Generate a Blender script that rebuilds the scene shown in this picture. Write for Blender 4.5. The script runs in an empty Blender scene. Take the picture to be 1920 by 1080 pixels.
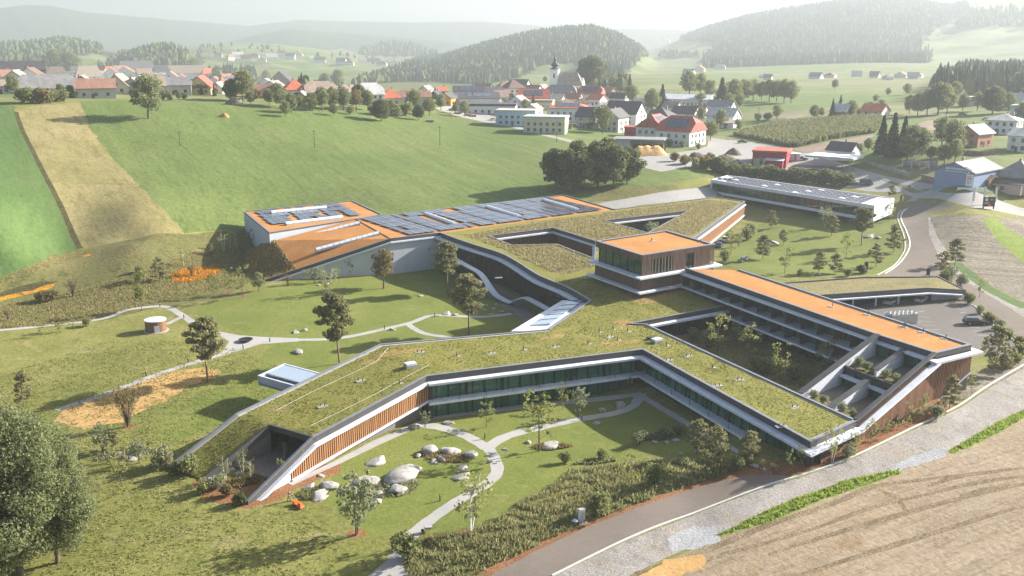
import bpy, math, random, time
import numpy as np
from mathutils import Vector, Matrix
from mathutils.geometry import delaunay_2d_cdt, tessellate_polygon
TSTART = time.time()
rng = np.random.default_rng(7)
random.seed(7)
sc = bpy.context.scene
COL = sc.collection
pi = math.pi

# ------------------------------------------------------------------ camera
CZ = 62.0
PITCH = math.atan(470 / 1800.0)
cam_d = bpy.data.cameras.new('camera')
cam = bpy.data.objects.new('camera', cam_d)
COL.objects.link(cam)
cam.location = (0, 0, CZ)
cam.rotation_euler = (pi / 2 - PITCH, 0, 0)
cam_d.sensor_width = 36.0
cam_d.lens = 36.0 * 1800 / 1920
cam_d.clip_start = 1.0
cam_d.clip_end = 30000
sc.camera = cam

# ------------------------------------------------------------------ light
SUN_AZ, SUN_EL = math.radians(66), math.radians(25)
world = bpy.data.worlds.new('World')
sc.world = world
world.use_nodes = True
wn = world.node_tree
bg = wn.nodes['Background']
sky = wn.nodes.new('ShaderNodeTexSky')
sky.sky_type = 'NISHITA'
sky.sun_disc = False
sky.sun_elevation = SUN_EL
sky.sun_rotation = SUN_AZ
sky.altitude = 600
sky.air_density = .8
sky.dust_density = 4.0
sky.ozone_density = 1.0
wn.links.new(sky.outputs[0], bg.inputs[0])
bg.inputs[1].default_value = 0.075
sd = bpy.data.lights.new('sun', 'SUN')
sd.energy = 5.0
sd.angle = math.radians(0.6)
sd.color = (1.0, 0.96, 0.91)
sun = bpy.data.objects.new('sun', sd)
COL.objects.link(sun)
dirv = Vector((math.cos(SUN_EL) * math.sin(SUN_AZ), math.cos(SUN_EL) * math.cos(SUN_AZ), math.sin(SUN_EL)))
sun.rotation_euler = dirv.to_track_quat('Z', 'Y').to_euler()
sc.view_settings.view_transform = 'Standard'
sc.view_settings.look = 'None'
sc.view_settings.exposure = 1.75
sc.view_settings.gamma = 1.0
sc.cycles.use_denoising = True
sc.cycles.max_bounces = 5
sc.cycles.diffuse_bounces = 2
sc.cycles.glossy_bounces = 2
sc.cycles.transmission_bounces = 3
sc.cycles.volume_bounces = 1
sc.cycles.transparent_max_bounces = 4

HAZE_DENSITY = 0.00024

# ------------------------------------------------------------------ survey helpers
CP, SP = math.cos(PITCH), math.sin(PITCH)
def ray(u, v):
    a = (u - 960) / 1800.0
    b = (540 - v) / 1800.0
    return (a, CP + b * SP, -SP + b * CP)
def atz(u, v, z):
    r = ray(u, v)
    t = (z - CZ) / r[2]
    return Vector((r[0] * t, r[1] * t, z))
def atd(u, v, d):
    r = ray(u, v)
    t = d / math.hypot(r[0], r[1])
    return Vector((r[0] * t, r[1] * t, CZ + r[2] * t))
def proj(p):
    z = p[2] - CZ
    d = p[1] * CP - z * SP
    up = p[1] * SP + z * CP
    return (960 + 1800 * p[0] / d, 540 - 1800 * up / d)

# ------------------------------------------------------------------ terrain heights
CTRL_Z = [  # survey points: picture column, row, height over the front courtyard
 (0,1075,-2),(300,1075,-1.5),(700,1075,-1),(200,950,-.6),(500,950,-.1),(350,900,0),(700,900,0),(900,830,0),(1000,770,0),(1190,745,.2),
 (1290,800,.9),(1400,848,3.1),(1470,875,4.0),(1100,900,.5),(1250,880,1.6),(1000,1010,.6),(1200,930,1.8),(1400,892,3.2),(1600,830,4.4),(1750,772,5.0),
 (1900,690,5.3),(1040,1075,.3),(1300,975,1.5),(1500,905,3.1),(1700,825,4.4),(1900,720,5.1),(1500,1075,1.0),(1900,1075,1.8),(1900,850,3.8),(1700,950,2.4),
 (0,900,-1.5),(0,700,-.4),(150,780,-.2),(400,750,0),(0,620,.3),(300,640,.2),(450,640,.1),(650,620,0),(800,600,0),(900,600,0),(1000,600,0),
 (900,580,0),(700,530,.1),(600,520,.5),(500,530,1.2),(300,520,1.2),(150,530,1),(0,540,1.2),(450,470,-.4),(462,464,-1.0),(400,492,.6),(380,500,.9),(500,480,.4),(250,470,2.4),(100,470,3),(0,515,2.2),
 (820,500,0),(900,520,0),(1640,420,5.2),(1450,500,4.5),(1560,500,4.6),(1385,495,4.3),(1700,480,5),(1780,420,5.6),(1900,400,7.2),(1850,480,5.6),(1900,560,5.5),
 (1700,590,5),(1850,600,5),(1100,640,1.2),(1250,640,2.6),(1350,620,3),(1500,700,3.2),(1250,700,2.2),(1050,450,2.5),(1200,430,3.4),
]
CTRL_D = [  # survey points: column, row, distance
 (0,440,282),(0,400,303),(0,330,350),(0,270,400),(0,222,435),(0,195,470),(250,440,284),(250,400,304),(250,330,350),(250,270,400),(280,222,432),(250,195,470),
 (450,400,300),(450,330,352),(450,270,405),(450,222,445),(450,195,485),(0,180,510),(0,165,600),(0,152,720),(300,182,500),(300,163,620),(550,185,515),(550,172,600),
 (900,215,560),(900,270,440),(900,330,362),(900,370,330),(700,205,520),(700,270,420),(700,330,355),(700,390,315),(1060,262,455),(1150,352,342),(1250,370,333),(1200,320,370),
 (1300,330,363),(1350,300,400),(700,185,570),(850,190,600),(850,172,700),(1000,200,600),(1060,182,760),(1000,230,520),(1200,210,640),(1200,250,520),
 (1250,275,440),(1350,220,600),(1400,240,550),(1300,165,900),(1300,135,1500),(1200,165,900),(1500,260,470),(1500,205,620),(1600,200,650),(1680,290,410),(1900,300,400),(1900,240,520),
 (1900,190,680),(1750,200,650),(1550,165,900),(1550,150,1150),(1700,122,1800),(1900,142,1300),(1800,335,350),(1800,372,322),(1000,157,1200),(900,172,880),(800,165,1000),
]
def _fixed():
    P = []
    for u, v, z in CTRL_Z:
        p = atz(u, v, z); P.append((p.x, p.y, z))
    for u, v, d in CTRL_D:
        p = atd(u, v, d); P.append((p.x, p.y, p.z))
    for a, d, z in [(-25,900,8),(-15,950,4),(-8,950,2),(-3,1050,3),(-25,1500,-6),(-15,1500,-8),(-5,1500,-8),(5,1600,-2),(15,1600,4),(25,1700,6),
                    (-20,3000,-10),(0,3000,-8),(20,3000,4),(-20,9000,10),(0,9000,10),(20,9000,10),
                    (-40,120,-1),(-40,240,1.5),(-40,350,14),(-40,520,28),(-40,1200,6),(-40,3000,4),(40,120,2.5),(40,250,6),(40,450,13),(40,800,18),(40,1400,10),(40,3000,5),
                    (0,60,-1),(-30,70,-2),(30,70,1),(0,25,-1)] + [(math.degrees(math.atan2(x_, y_)), math.hypot(x_, y_), z_) for x_, y_, z_ in ((92,318,5.4),(106,298,5.2),(78,338,5.8),(118,312,5.6),(96,345,6.8),(125,328,7.4),(88,362,8),(140,325,8.5),(112,345,8.5),(74,306,3.4),(66,286,2.4),(57,266,2.6),(84,300,4.6))]:
        t = math.radians(a)
        P.append((d * math.sin(t), d * math.cos(t), z))
    return np.array(P)
CTRL = _fixed()
def _lp(x, y):
    d = np.maximum(np.hypot(x, y), 10.0)
    t = np.abs(np.arctan2(x, y))
    t = np.where(t > 0.75, 0.75 + 0.15 * np.tanh((t - 0.75) / 0.15), t) * np.sign(x)
    return t * 1.6, np.log(d)
def _tps(r2):
    return np.where(r2 > 1e-12, 0.5 * r2 * np.log(np.maximum(r2, 1e-12)), 0.0)
_cx, _cy = _lp(CTRL[:, 0], CTRL[:, 1])
_n = len(_cx)
_K = _tps((_cx[:, None] - _cx) ** 2 + (_cy[:, None] - _cy) ** 2) + np.eye(_n) * 1.8e-3
_Pm = np.stack([np.ones(_n), _cx, _cy], 1)
_A = np.block([[_K, _Pm], [_Pm.T, np.zeros((3, 3))]])
_W = np.linalg.solve(_A, np.concatenate([CTRL[:, 2], np.zeros(3)]))
# ridges: crest line (column,row,tree allowance), distance, front and back widths, foot height
RIDGES = [
 (2600, [(640,190),(700,165),(760,140),(850,108),(930,84),(1000,68),(1060,60),(1110,58),(1160,72),(1200,96),(1240,128),(1290,165)], 1150, 900, -4),
 (4200, [(1150,160),(1200,108),(1260,80),(1330,54),(1400,34),(1480,20),(1560,8),(1640,2),(1720,4),(1780,14),(1830,2),(1900,-6),(2000,-10),(2200,-10),(2500,40)], 2100, 1500, 0),
 (1500, [(1700,225),(1730,200),(1780,172),(1850,155),(1920,142),(2050,130),(2300,160)], 450, 500, 6),
 (2800, [(-400,100),(-200,92),(0,92),(60,88),(125,82),(170,90),(220,100),(280,118),(330,150)], 800, 800, -8),
 (2300, [(200,140),(240,112),(290,97),(320,96),(350,106),(380,124),(410,150)], 500, 500, -8),
 (3600, [(250,130),(330,92),(420,80),(520,82),(600,92),(700,106),(760,118),(820,135),(900,150)], 1900, 900, -14),
 (4300, [(620,140),(665,100),(690,88),(730,82),(770,85),(810,100),(850,130)], 900, 900, -10),
 (5400, [(300,110),(380,92),(430,78),(480,64),(540,53),(600,58),(680,64),(780,72),(860,80),(950,100),(1050,110),(1250,105)], 1300, 1000, -10),
 (7200, [(-900,60),(-400,40),(0,14),(40,7),(100,9),(150,20),(280,32),(400,42),(470,48),(500,43),(560,36),(620,38),(780,41),(900,39),(1000,46),(1060,55),(1200,53),(1300,56),(1600,50),(2200,45),(2900,60)], 1700, 1500, -10),
]
def _ridge_table():
    out = []
    for D, pts, wf, wb, foot in RIDGES:
        th, cz = [], []
        for u, v in pts:
            p = atd(u, v, D)
            th.append(math.atan2(p.x, p.y)); cz.append(p.z)
        out.append((D, np.array(th), np.array(cz), wf, wb, foot))
    return out
RT = _ridge_table()
def _undul(x, y):
    return 1.2 * np.sin(x * .021 + 1.3) * np.sin(y * .017 + .4) + .7 * np.sin(x * .045 + y * .031) + .5 * np.sin(x * .07 - y * .055 + 2)
def height(x, y):
    x = np.atleast_1d(np.asarray(x, float)); y = np.atleast_1d(np.asarray(y, float))
    out = np.empty_like(x)
    for i in range(0, len(x), 20000):
        xs, ys = x[i:i+20000], y[i:i+20000]
        a, b = _lp(xs, ys)
        g = _tps((a[:, None] - _cx) ** 2 + (b[:, None] - _cy) ** 2) @ _W[:_n] + _W[_n] + _W[_n+1] * a + _W[_n+2] * b
        d = np.hypot(xs, ys); th = np.arctan2(xs, ys)
        g = np.where(d > 2200, np.minimum(g, 12.0), g)
        for D, tt, cz, wf, wb, foot in RT:
            crest = np.interp(th, tt, cz, left=-50, right=-50)
            s = np.where(d < D, (D - d) / wf, (d - D) / wb)
            s = np.clip(s, 0, 1)
            k = (1 - s * s * (3 - 2 * s))
            k = 0.6 * k + 0.4 * (1 - s)
            hz = foot - 6 + (crest - foot + 6) * k + np.where(d > 700, 1, 0) * _undul(xs, ys) * 1.5 * np.clip(D / 1200, .6, 5) * k * (1 - k) * 4
            hz = np.where(s >= 1, -100, hz)
            g = np.maximum(g, hz)
        out[i:i+20000] = g
    return out
def hz1(x, y):
    return float(height(x, y)[0])
_DS = np.concatenate([np.arange(70, 700, 1.5), np.geomspace(700, 11000, 600)])
def G(u, v):
    """ground point seen at picture column u, row v"""
    r = ray(u, v)
    h = math.hypot(r[0], r[1])
    t = _DS / h
    zz = CZ + r[2] * t
    g = height(r[0] * t, r[1] * t)
    below = np.nonzero(zz < g)[0]
    if len(below) == 0:
        k = len(t) - 1
        return Vector((r[0] * t[k], r[1] * t[k], g[k]))
    k = below[0]
    if k == 0:
        tt = t[0]
    else:
        a0, a1 = zz[k-1] - g[k-1], g[k] - zz[k]
        tt = t[k-1] + (t[k] - t[k-1]) * a0 / (a0 + a1)
    x, y = r[0] * tt, r[1] * tt
    return Vector((x, y, hz1(x, y)))

# ------------------------------------------------------------------ object helpers
def new_obj(name, data=None, parent=None, loc=(0, 0, 0), rz=0.0, scale=None, label=None, cat=None, group=None, kind=None):
    o = bpy.data.objects.new(name, data)
    COL.objects.link(o)
    o.location = loc
    if rz: o.rotation_euler = (0, 0, rz)
    if scale is not None: o.scale = scale if hasattr(scale, '__len__') else (scale,) * 3
    if parent is not None: o.parent = parent
    if label: o['label'] = label
    if cat: o['category'] = cat
    if group: o['group'] = group
    if kind: o['kind'] = kind
    return o
def np_mesh(name, V, Fq, mats, midx=None, smooth=False):
    """mesh from numpy arrays; Fq is (n,3) or (n,4)"""
    V = np.asarray(V, np.float32); Fq = np.asarray(Fq, np.int32)
    m = bpy.data.meshes.new(name)
    n, k = Fq.shape
    m.vertices.add(len(V)); m.vertices.foreach_set('co', V.ravel())
    m.loops.add(n * k); m.loops.foreach_set('vertex_index', Fq.ravel())
    m.polygons.add(n)
    m.polygons.foreach_set('loop_start', np.arange(0, n * k, k, dtype=np.int32))
    m.polygons.foreach_set('loop_total', np.full(n, k, np.int32))
    if midx is not None: m.polygons.foreach_set('material_index', np.asarray(midx, np.int32))
    m.polygons.foreach_set('use_smooth', np.full(n, smooth, bool))
    for mm in (mats if isinstance(mats, (list, tuple)) else [mats]): m.materials.append(mm)
    m.update(calc_edges=True)
    return m
class MB:
    """collects simple shapes and links them as one mesh object"""
    def __init__(s, origin=(0, 0, 0)):
        s.v = []; s.f = []; s.o = Vector(origin)
    def add(s, vs, fs):
        b = len(s.v)
        s.v += [tuple(Vector(p) - s.o) for p in vs]
        s.f += [tuple(i + b for i in f) for f in fs]
        return s
    def hexa(s, bot, top):
        n = len(bot)
        fs = [tuple(range(n - 1, -1, -1)), tuple(range(n, 2 * n))]
        for i in range(n):
            j = (i + 1) % n
            fs.append((i, j, n + j, n + i))
        return s.add(list(bot) + list(top), fs)
    def box(s, c, size, rz=0.0):
        cx, cy, cz = c; a, b, h = size[0] / 2, size[1] / 2, size[2] / 2
        ca, sa = math.cos(rz), math.sin(rz)
        pts = [(cx + x * ca - y * sa, cy + x * sa + y * ca) for x, y in ((-a, -b), (a, -b), (a, b), (-a, b))]
        return s.hexa([(x, y, cz - h) for x, y in pts], [(x, y, cz + h) for x, y in pts])
    def prism(s, poly, z0, z1):
        """closed prism over a plan polygon (any winding, may be concave)"""
        a = sum(poly[i][0] * poly[(i+1) % len(poly)][1] - poly[(i+1) % len(poly)][0] * poly[i][1] for i in range(len(poly)))
        if a < 0: poly = poly[::-1]
        return s.hexa([(p[0], p[1], z0) for p in poly], [(p[0], p[1], z1) for p in poly])
    def tube(s, p0, p1, r0, r1, n=8, caps=True):
        p0, p1 = Vector(p0), Vector(p1)
        d = (p1 - p0).normalized()
        a = d.orthogonal().normalized(); b = d.cross(a)
        A = [p0 + (a * math.cos(2*pi*i/n) + b * math.sin(2*pi*i/n)) * r0 for i in range(n)]
        B = [p1 + (a * math.cos(2*pi*i/n) + b * math.sin(2*pi*i/n)) * r1 for i in range(n)]
        fs = [(i, (i+1) % n, n + (i+1) % n, n + i) for i in range(n)]
        if caps: fs += [tuple(range(n - 1, -1, -1)), tuple(range(n, 2*n))]
        return s.add(A + B, fs)
    def strip(s, p0, p1, o0, o1, zb, zt, n=None):
        """bar along p0-p1 (plan), from outward offset o0 to o1; zb/zt are (z at p0, z at p1); n = outward normal"""
        p0, p1 = Vector((p0[0], p0[1])), Vector((p1[0], p1[1]))
        d = (p1 - p0).normalized()
        n = Vector((d.y, -d.x)) if n is None else n
        a0, a1 = p0 + n * o0, p1 + n * o0
        b0, b1 = p0 + n * o1, p1 + n * o1
        zb = zb if hasattr(zb, '__len__') else (zb, zb); zt = zt if hasattr(zt, '__len__') else (zt, zt)
        return s.hexa([(b0.x, b0.y, zb[0]), (b1.x, b1.y, zb[1]), (a1.x, a1.y, zb[1]), (a0.x, a0.y, zb[0])],
                      [(b0.x, b0.y, zt[0]), (b1.x, b1.y, zt[1]), (a1.x, a1.y, zt[1]), (a0.x, a0.y, zt[0])])
    def mesh(s, name, mat, smooth=False):
        m = bpy.data.meshes.new(name)
        m.from_pydata(s.v, [], s.f)
        m.materials.append(mat)
        if smooth: m.polygons.foreach_set('use_smooth', np.full(len(m.polygons), True))
        m.update()
        return m
    def build(s, name, mat, parent=None, smooth=False, **k):
        loc = k.pop('loc', None)
        if loc is None: loc = s.o if parent is None else (0, 0, 0)
        return new_obj(name, s.mesh(name, mat, smooth), parent, loc=loc, **k)

# ------------------------------------------------------------------ materials
MATS = {}
def _nt(name):
    m = bpy.data.materials.new(name); m.use_nodes = True
    nt = m.node_tree
    return m, nt, nt.nodes['Principled BSDF']
def _noise(nt, vec, scale, detail=4, rough=.55, dist=0.0):
    n = nt.nodes.new('ShaderNodeTexNoise')
    n.inputs['Scale'].default_value = scale; n.inputs['Detail'].default_value = detail
    n.inputs['Roughness'].default_value = rough; n.inputs['Distortion'].default_value = dist
    nt.links.new(vec, n.inputs['Vector'])
    return n.outputs['Fac']
def _coords(nt, which='Object', rot=0.0, sc3=(1, 1, 1)):
    if which == 'World':
        t = nt.nodes.new('ShaderNodeNewGeometry').outputs['Position']
    else:
        t = nt.nodes.new('ShaderNodeTexCoord').outputs[which]
    if rot or sc3 != (1, 1, 1):
        mp = nt.nodes.new('ShaderNodeMapping')
        mp.inputs['Rotation'].default_value = (0, 0, rot)
        nt.links.new(t, mp.inputs['Vector']); t = mp.outputs[0]
        if sc3 != (1, 1, 1):
            m2 = nt.nodes.new('ShaderNodeMapping'); m2.inputs['Scale'].default_value = sc3
            nt.links.new(t, m2.inputs['Vector']); t = m2.outputs[0]
    return t
def _ramp(nt, fac, stops):
    r = nt.nodes.new('ShaderNodeValToRGB')
    e = r.color_ramp.elements
    while len(e) < len(stops): e.new(.5)
    for el, (p, c) in zip(e, stops): el.position = p; el.color = (*c, 1)
    nt.links.new(fac, r.inputs[0])
    return r.outputs[0]
def _mix(nt, fac, a, b, mode='MIX'):
    m = nt.nodes.new('ShaderNodeMix'); m.data_type = 'RGBA'; m.blend_type = mode
    for i, val in ((6, a), (7, b)):
        if isinstance(val, tuple): m.inputs[i].default_value = (*val, 1)
        else: nt.links.new(val, m.inputs[i])
    if isinstance(fac, float): m.inputs[0].default_value = fac
    else: nt.links.new(fac, m.inputs[0])
    return m.outputs[2]
def _bump(nt, bs, fac, strength, dist):
    b = nt.nodes.new('ShaderNodeBump'); b.inputs['Strength'].default_value = strength; b.inputs['Distance'].default_value = dist
    nt.links.new(fac, b.inputs['Height']); nt.links.new(b.outputs[0], bs.inputs['Normal'])
def mat(name, col, rough=.8, var=.15, scale=.6, bump=0.0, metal=0.0, spec=.3, emit=None):
    """plain painted / mineral surface with soft mottling"""
    if name in MATS: return MATS[name]
    m, nt, bs = _nt(name)
    c = _coords(nt, 'Object')
    f = _noise(nt, c, scale, 5)
    lo = tuple(x * (1 - var) for x in col); hi = tuple(min(1, x * (1 + var)) for x in col)
    nt.links.new(_ramp(nt, f, [(.3, lo), (.7, hi)]), bs.inputs['Base Color'])
    bs.inputs['Roughness'].default_value = rough; bs.inputs['Metallic'].default_value = metal
    bs.inputs['Specular IOR Level'].default_value = spec
    if bump: _bump(nt, bs, _noise(nt, c, scale * 8, 4), .6, bump)
    MATS[name] = m
    return m
def ground_mat(name, cols, big=.02, fine=1.2, patch=None, patch_at=(.55, .7), stripes=None, bump=.12, rough=.95, patch_scale=.05, fine_amt=.5):
    """grass or soil: broad tone changes, fine tufts, bare or tall patches with their own shapes, working lines"""
    m, nt, bs = _nt(name)
    c = _coords(nt, 'World')
    n1 = _noise(nt, c, big, 5, .6, .4)
    base = _ramp(nt, n1, [(.25, cols[0]), (.5, cols[1]), (.75, cols[2])])
    n2 = _noise(nt, c, fine, 6, .7)
    d2 = _ramp(nt, n2, [(.3, (1 - fine_amt,) * 3), (.7, (1 + .35 * fine_amt,) * 3)])
    out = _mix(nt, 1.0, base, d2, 'MULTIPLY')
    if patch:
        for k, pc in enumerate(patch):
            n3 = _noise(nt, _coords(nt, 'World', .3 + k, (1, 1.7, 1)), patch_scale * (1 + .7 * k), 6, .65, .5)
            pf = _ramp(nt, n3, [(patch_at[0], (0, 0, 0)), (patch_at[1], (1, 1, 1))])
            out = _mix(nt, pf, out, _mix(nt, 1.0, pc, d2, 'MULTIPLY'))
    hgt = n2
    if stripes:
        (p0_, p1_), wid, amt = stripes
        d_ = G(*p1_) - G(*p0_); rot = pi/2 - math.atan2(d_.y, d_.x)
        cc = _coords(nt, 'World', rot, (1, .02, 1))
        s1 = _noise(nt, cc, wid, 5, .7); s2 = _noise(nt, cc, wid * 5, 3, .6)
        sm = nt.nodes.new('ShaderNodeMath'); sm.operation = 'MULTIPLY_ADD'; sm.inputs[1].default_value = .5
        hf = nt.nodes.new('ShaderNodeMath'); hf.operation = 'MULTIPLY'; hf.inputs[1].default_value = .5
        nt.links.new(s2, hf.inputs[0]); nt.links.new(s1, sm.inputs[0]); nt.links.new(hf.outputs[0], sm.inputs[2])
        out = _mix(nt, 1.0, out, _ramp(nt, sm.outputs[0], [(.36, (1 - 1.6 * amt,) * 3), (.5, (1.0,) * 3), (.64, (1 + amt,) * 3)]), 'MULTIPLY')
    nt.links.new(out, bs.inputs['Base Color'])
    bs.inputs['Roughness'].default_value = rough
    bs.inputs['Specular IOR Level'].default_value = .1
    _bump(nt, bs, hgt, 1.0, bump)
    MATS[name] = m
    return m
def leaf_mat(name, c0, c1, trans=.35):
    m, nt, bs = _nt(name)
    geo = nt.nodes.new('ShaderNodeNewGeometry')
    oi = nt.nodes.new('ShaderNodeObjectInfo')
    ad = nt.nodes.new('ShaderNodeMath'); ad.operation = 'MULTIPLY_ADD'; ad.inputs[1].default_value = .7
    sm = nt.nodes.new('ShaderNodeMath'); sm.operation = 'MULTIPLY'; sm.inputs[1].default_value = .3
    nt.links.new(oi.outputs['Random'], sm.inputs[0])
    nt.links.new(geo.outputs['Random Per Island'], ad.inputs[0]); nt.links.new(sm.outputs[0], ad.inputs[2])
    col = _ramp(nt, ad.outputs[0], [(0, c0), (1, c1)])
    nt.links.new(col, bs.inputs['Base Color'])
    bs.inputs['Roughness'].default_value = .7; bs.inputs['Specular IOR Level'].default_value = .15
    tr = nt.nodes.new('ShaderNodeBsdfTranslucent'); nt.links.new(col, tr.inputs[0])
    mx = nt.nodes.new('ShaderNodeMixShader'); mx.inputs[0].default_value = trans
    nt.links.new(bs.outputs[0], mx.inputs[1]); nt.links.new(tr.outputs[0], mx.inputs[2])
    nt.links.new(mx.outputs[0], nt.nodes['Material Output'].inputs[0])
    MATS[name] = m
    return m
# ------------------------------------------------------------------ ground: one survey sheet cut into its surfaces
M_lawn = ground_mat('lawn', [(.15,.16,.040),(.205,.20,.055),(.255,.235,.078)], .06, 1.6, [(.31,.265,.125),(.13,.155,.032)], (.54,.74), None, .10, patch_scale=.09)
M_lush = ground_mat('court_lawn', [(.12,.15,.03),(.155,.178,.039),(.19,.20,.053)], .09, 2.2, [(.23,.21,.075),(.105,.14,.023)], (.56,.76), None, .05, patch_scale=.2, fine_amt=.35)
M_rough = ground_mat('rough_meadow', [(.12,.12,.038),(.16,.15,.05),(.20,.175,.07)], .05, 1.1, [(.20,.16,.075),(.075,.09,.025)], (.56,.70), None, .3, patch_scale=.09)
M_heath = ground_mat('heath', [(.15,.13,.045),(.21,.175,.065),(.27,.22,.09)], .12, 1.4, [(.13,.125,.035)], (.5,.65), None, .5, patch_scale=.2, fine_amt=.7)
M_mead = ground_mat('meadow', [(.10,.145,.036),(.125,.165,.044),(.155,.18,.06)], .012, .7, [(.16,.175,.06)], (.55,.85), (((400,200),(560,330)), .25, .16), .10, patch_scale=.02, fine_amt=.35)
M_field = ground_mat('green_field', [(.075,.13,.036),(.092,.145,.042),(.11,.155,.05)], .02, .8, None, (.5,.7), (((40,300),(100,430)), .3, .14), .1, fine_amt=.25)
M_stub = ground_mat('stubble', [(.20,.175,.065),(.26,.22,.09),(.31,.255,.12)], .03, .9, [(.16,.16,.05)], (.52,.75), (((60,230),(200,420)), .35, .2), .08, patch_scale=.05, fine_amt=.3)
M_valley = ground_mat('valley_grass', [(.10,.15,.04),(.13,.17,.05),(.17,.19,.07)], .004, .08, [(.19,.19,.085)], (.5,.56), None, .2, patch_scale=.0045, fine_amt=.25)
M_soil = ground_mat('tilled_soil', [(.25,.19,.12),(.305,.235,.152),(.35,.28,.19)], .06, 1.3, [(.235,.16,.085),(.30,.25,.175)], (.54,.68), (((1400,1010),(1900,830)), .8, .17), .15, patch_scale=.07, fine_amt=.35)
M_dirt = ground_mat('bare_earth', [(.19,.16,.115),(.235,.20,.145),(.285,.25,.19)], .08, 1.0, [(.15,.15,.065)], (.58,.72), (((1760,430),(1900,440)), .3, .25), .3, patch_scale=.1, fine_amt=.5)
M_gravel = ground_mat('gravel', [(.29,.265,.235),(.35,.32,.285),(.42,.385,.345)], .15, 4, [(.34,.29,.22),(.24,.22,.195)], (.5,.7), None, .10, patch_scale=.16, fine_amt=.55)
M_stone = ground_mat('crushed_stone', [(.29,.29,.29),(.35,.35,.345),(.41,.41,.40)], .2, 3, None, (.5,.7), None, .15, fine_amt=.35)
M_path = ground_mat('gravel_path', [(.31,.295,.27),(.35,.335,.31),(.39,.37,.345)], .2, 4, [(.34,.29,.22)], (.62,.78), None, .03, patch_scale=.2, fine_amt=.15)
M_road = ground_mat('asphalt', [(.165,.134,.108),(.19,.156,.126),(.215,.178,.146)], .06, 3, [(.235,.198,.165),(.165,.138,.115)], (.55,.8), None, .02, patch_scale=.08, fine_amt=.15)
M_lot = ground_mat('parking_asphalt', [(.135,.122,.107),(.155,.14,.122),(.175,.158,.14)], .06, 3, [(.18,.165,.147)], (.55,.8), None, .02, patch_scale=.08, fine_amt=.15)
M_pale = ground_mat('village_paving', [(.28,.265,.245),(.32,.305,.28),(.36,.34,.315)], .05, 1, None, (.5,.7), None, .03, fine_amt=.15)
M_mulch = ground_mat('bark_mulch', [(.20,.095,.04),(.27,.13,.06),(.33,.175,.09)], .3, 3, [(.18,.15,.08)], (.56,.7), None, .15, patch_scale=.35, fine_amt=.5)
M_sand = ground_mat('orange_sand', [(.40,.24,.09),(.46,.28,.11),(.52,.33,.14)], .15, 2, [(.30,.25,.10)], (.56,.75), None, .08, patch_scale=.2, fine_amt=.35)
M_bloom = ground_mat('orange_flowers', [(.42,.18,.012),(.52,.24,.02),(.58,.29,.035)], .3, 1.6, [(.15,.10,.03)], (.56,.66), None, .4, patch_scale=.3, fine_amt=.6)
M_ditch = ground_mat('ditch_grass', [(.06,.055,.025),(.09,.08,.03),(.12,.10,.045)], .15, 1.2, None, (.5,.7), None, .5, fine_amt=.6)
M_verge = ground_mat('bright_grass', [(.16,.22,.03),(.20,.26,.045),(.24,.29,.07)], .3, 2, [(.22,.2,.09)], (.6,.75), None, .15, patch_scale=.5, fine_amt=.5)
M_corn = ground_mat('maize', [(.11,.125,.04),(.14,.15,.05),(.17,.17,.065)], .05, .8, None, (.5,.7), (((1400,250),(1640,225)), .2, .12), .8, fine_amt=.5)
M_till2 = ground_mat('ploughed_strip', [(.24,.18,.13),(.28,.21,.155),(.32,.25,.19)], .05, .8, None, (.5,.7), (((1500,285),(1630,258)), .25, .12), .2, fine_amt=.3)
M_wtrack = ground_mat('meadow_track', [(.085,.12,.03),(.10,.135,.036),(.12,.15,.045)], .05, .9, None, (.5,.7), None, .1, fine_amt=.4)
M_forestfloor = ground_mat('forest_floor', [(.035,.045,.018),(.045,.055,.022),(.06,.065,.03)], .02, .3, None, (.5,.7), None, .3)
M_deck = ground_mat('timber_deck', [(.16,.13,.105),(.20,.17,.14),(.235,.20,.17)], .3, 3, None, (.5,.7), (((880,510),(1010,600)), 1.2, .12), .02, fine_amt=.2)
M_furrow = ground_mat('track_marks', [(.19,.14,.08),(.245,.185,.11),(.30,.235,.15)], .3, 3.0, None, (.5,.7), (((1400,1000),(1420,980)), 1.1, .2), .25, fine_amt=.5)

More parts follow.
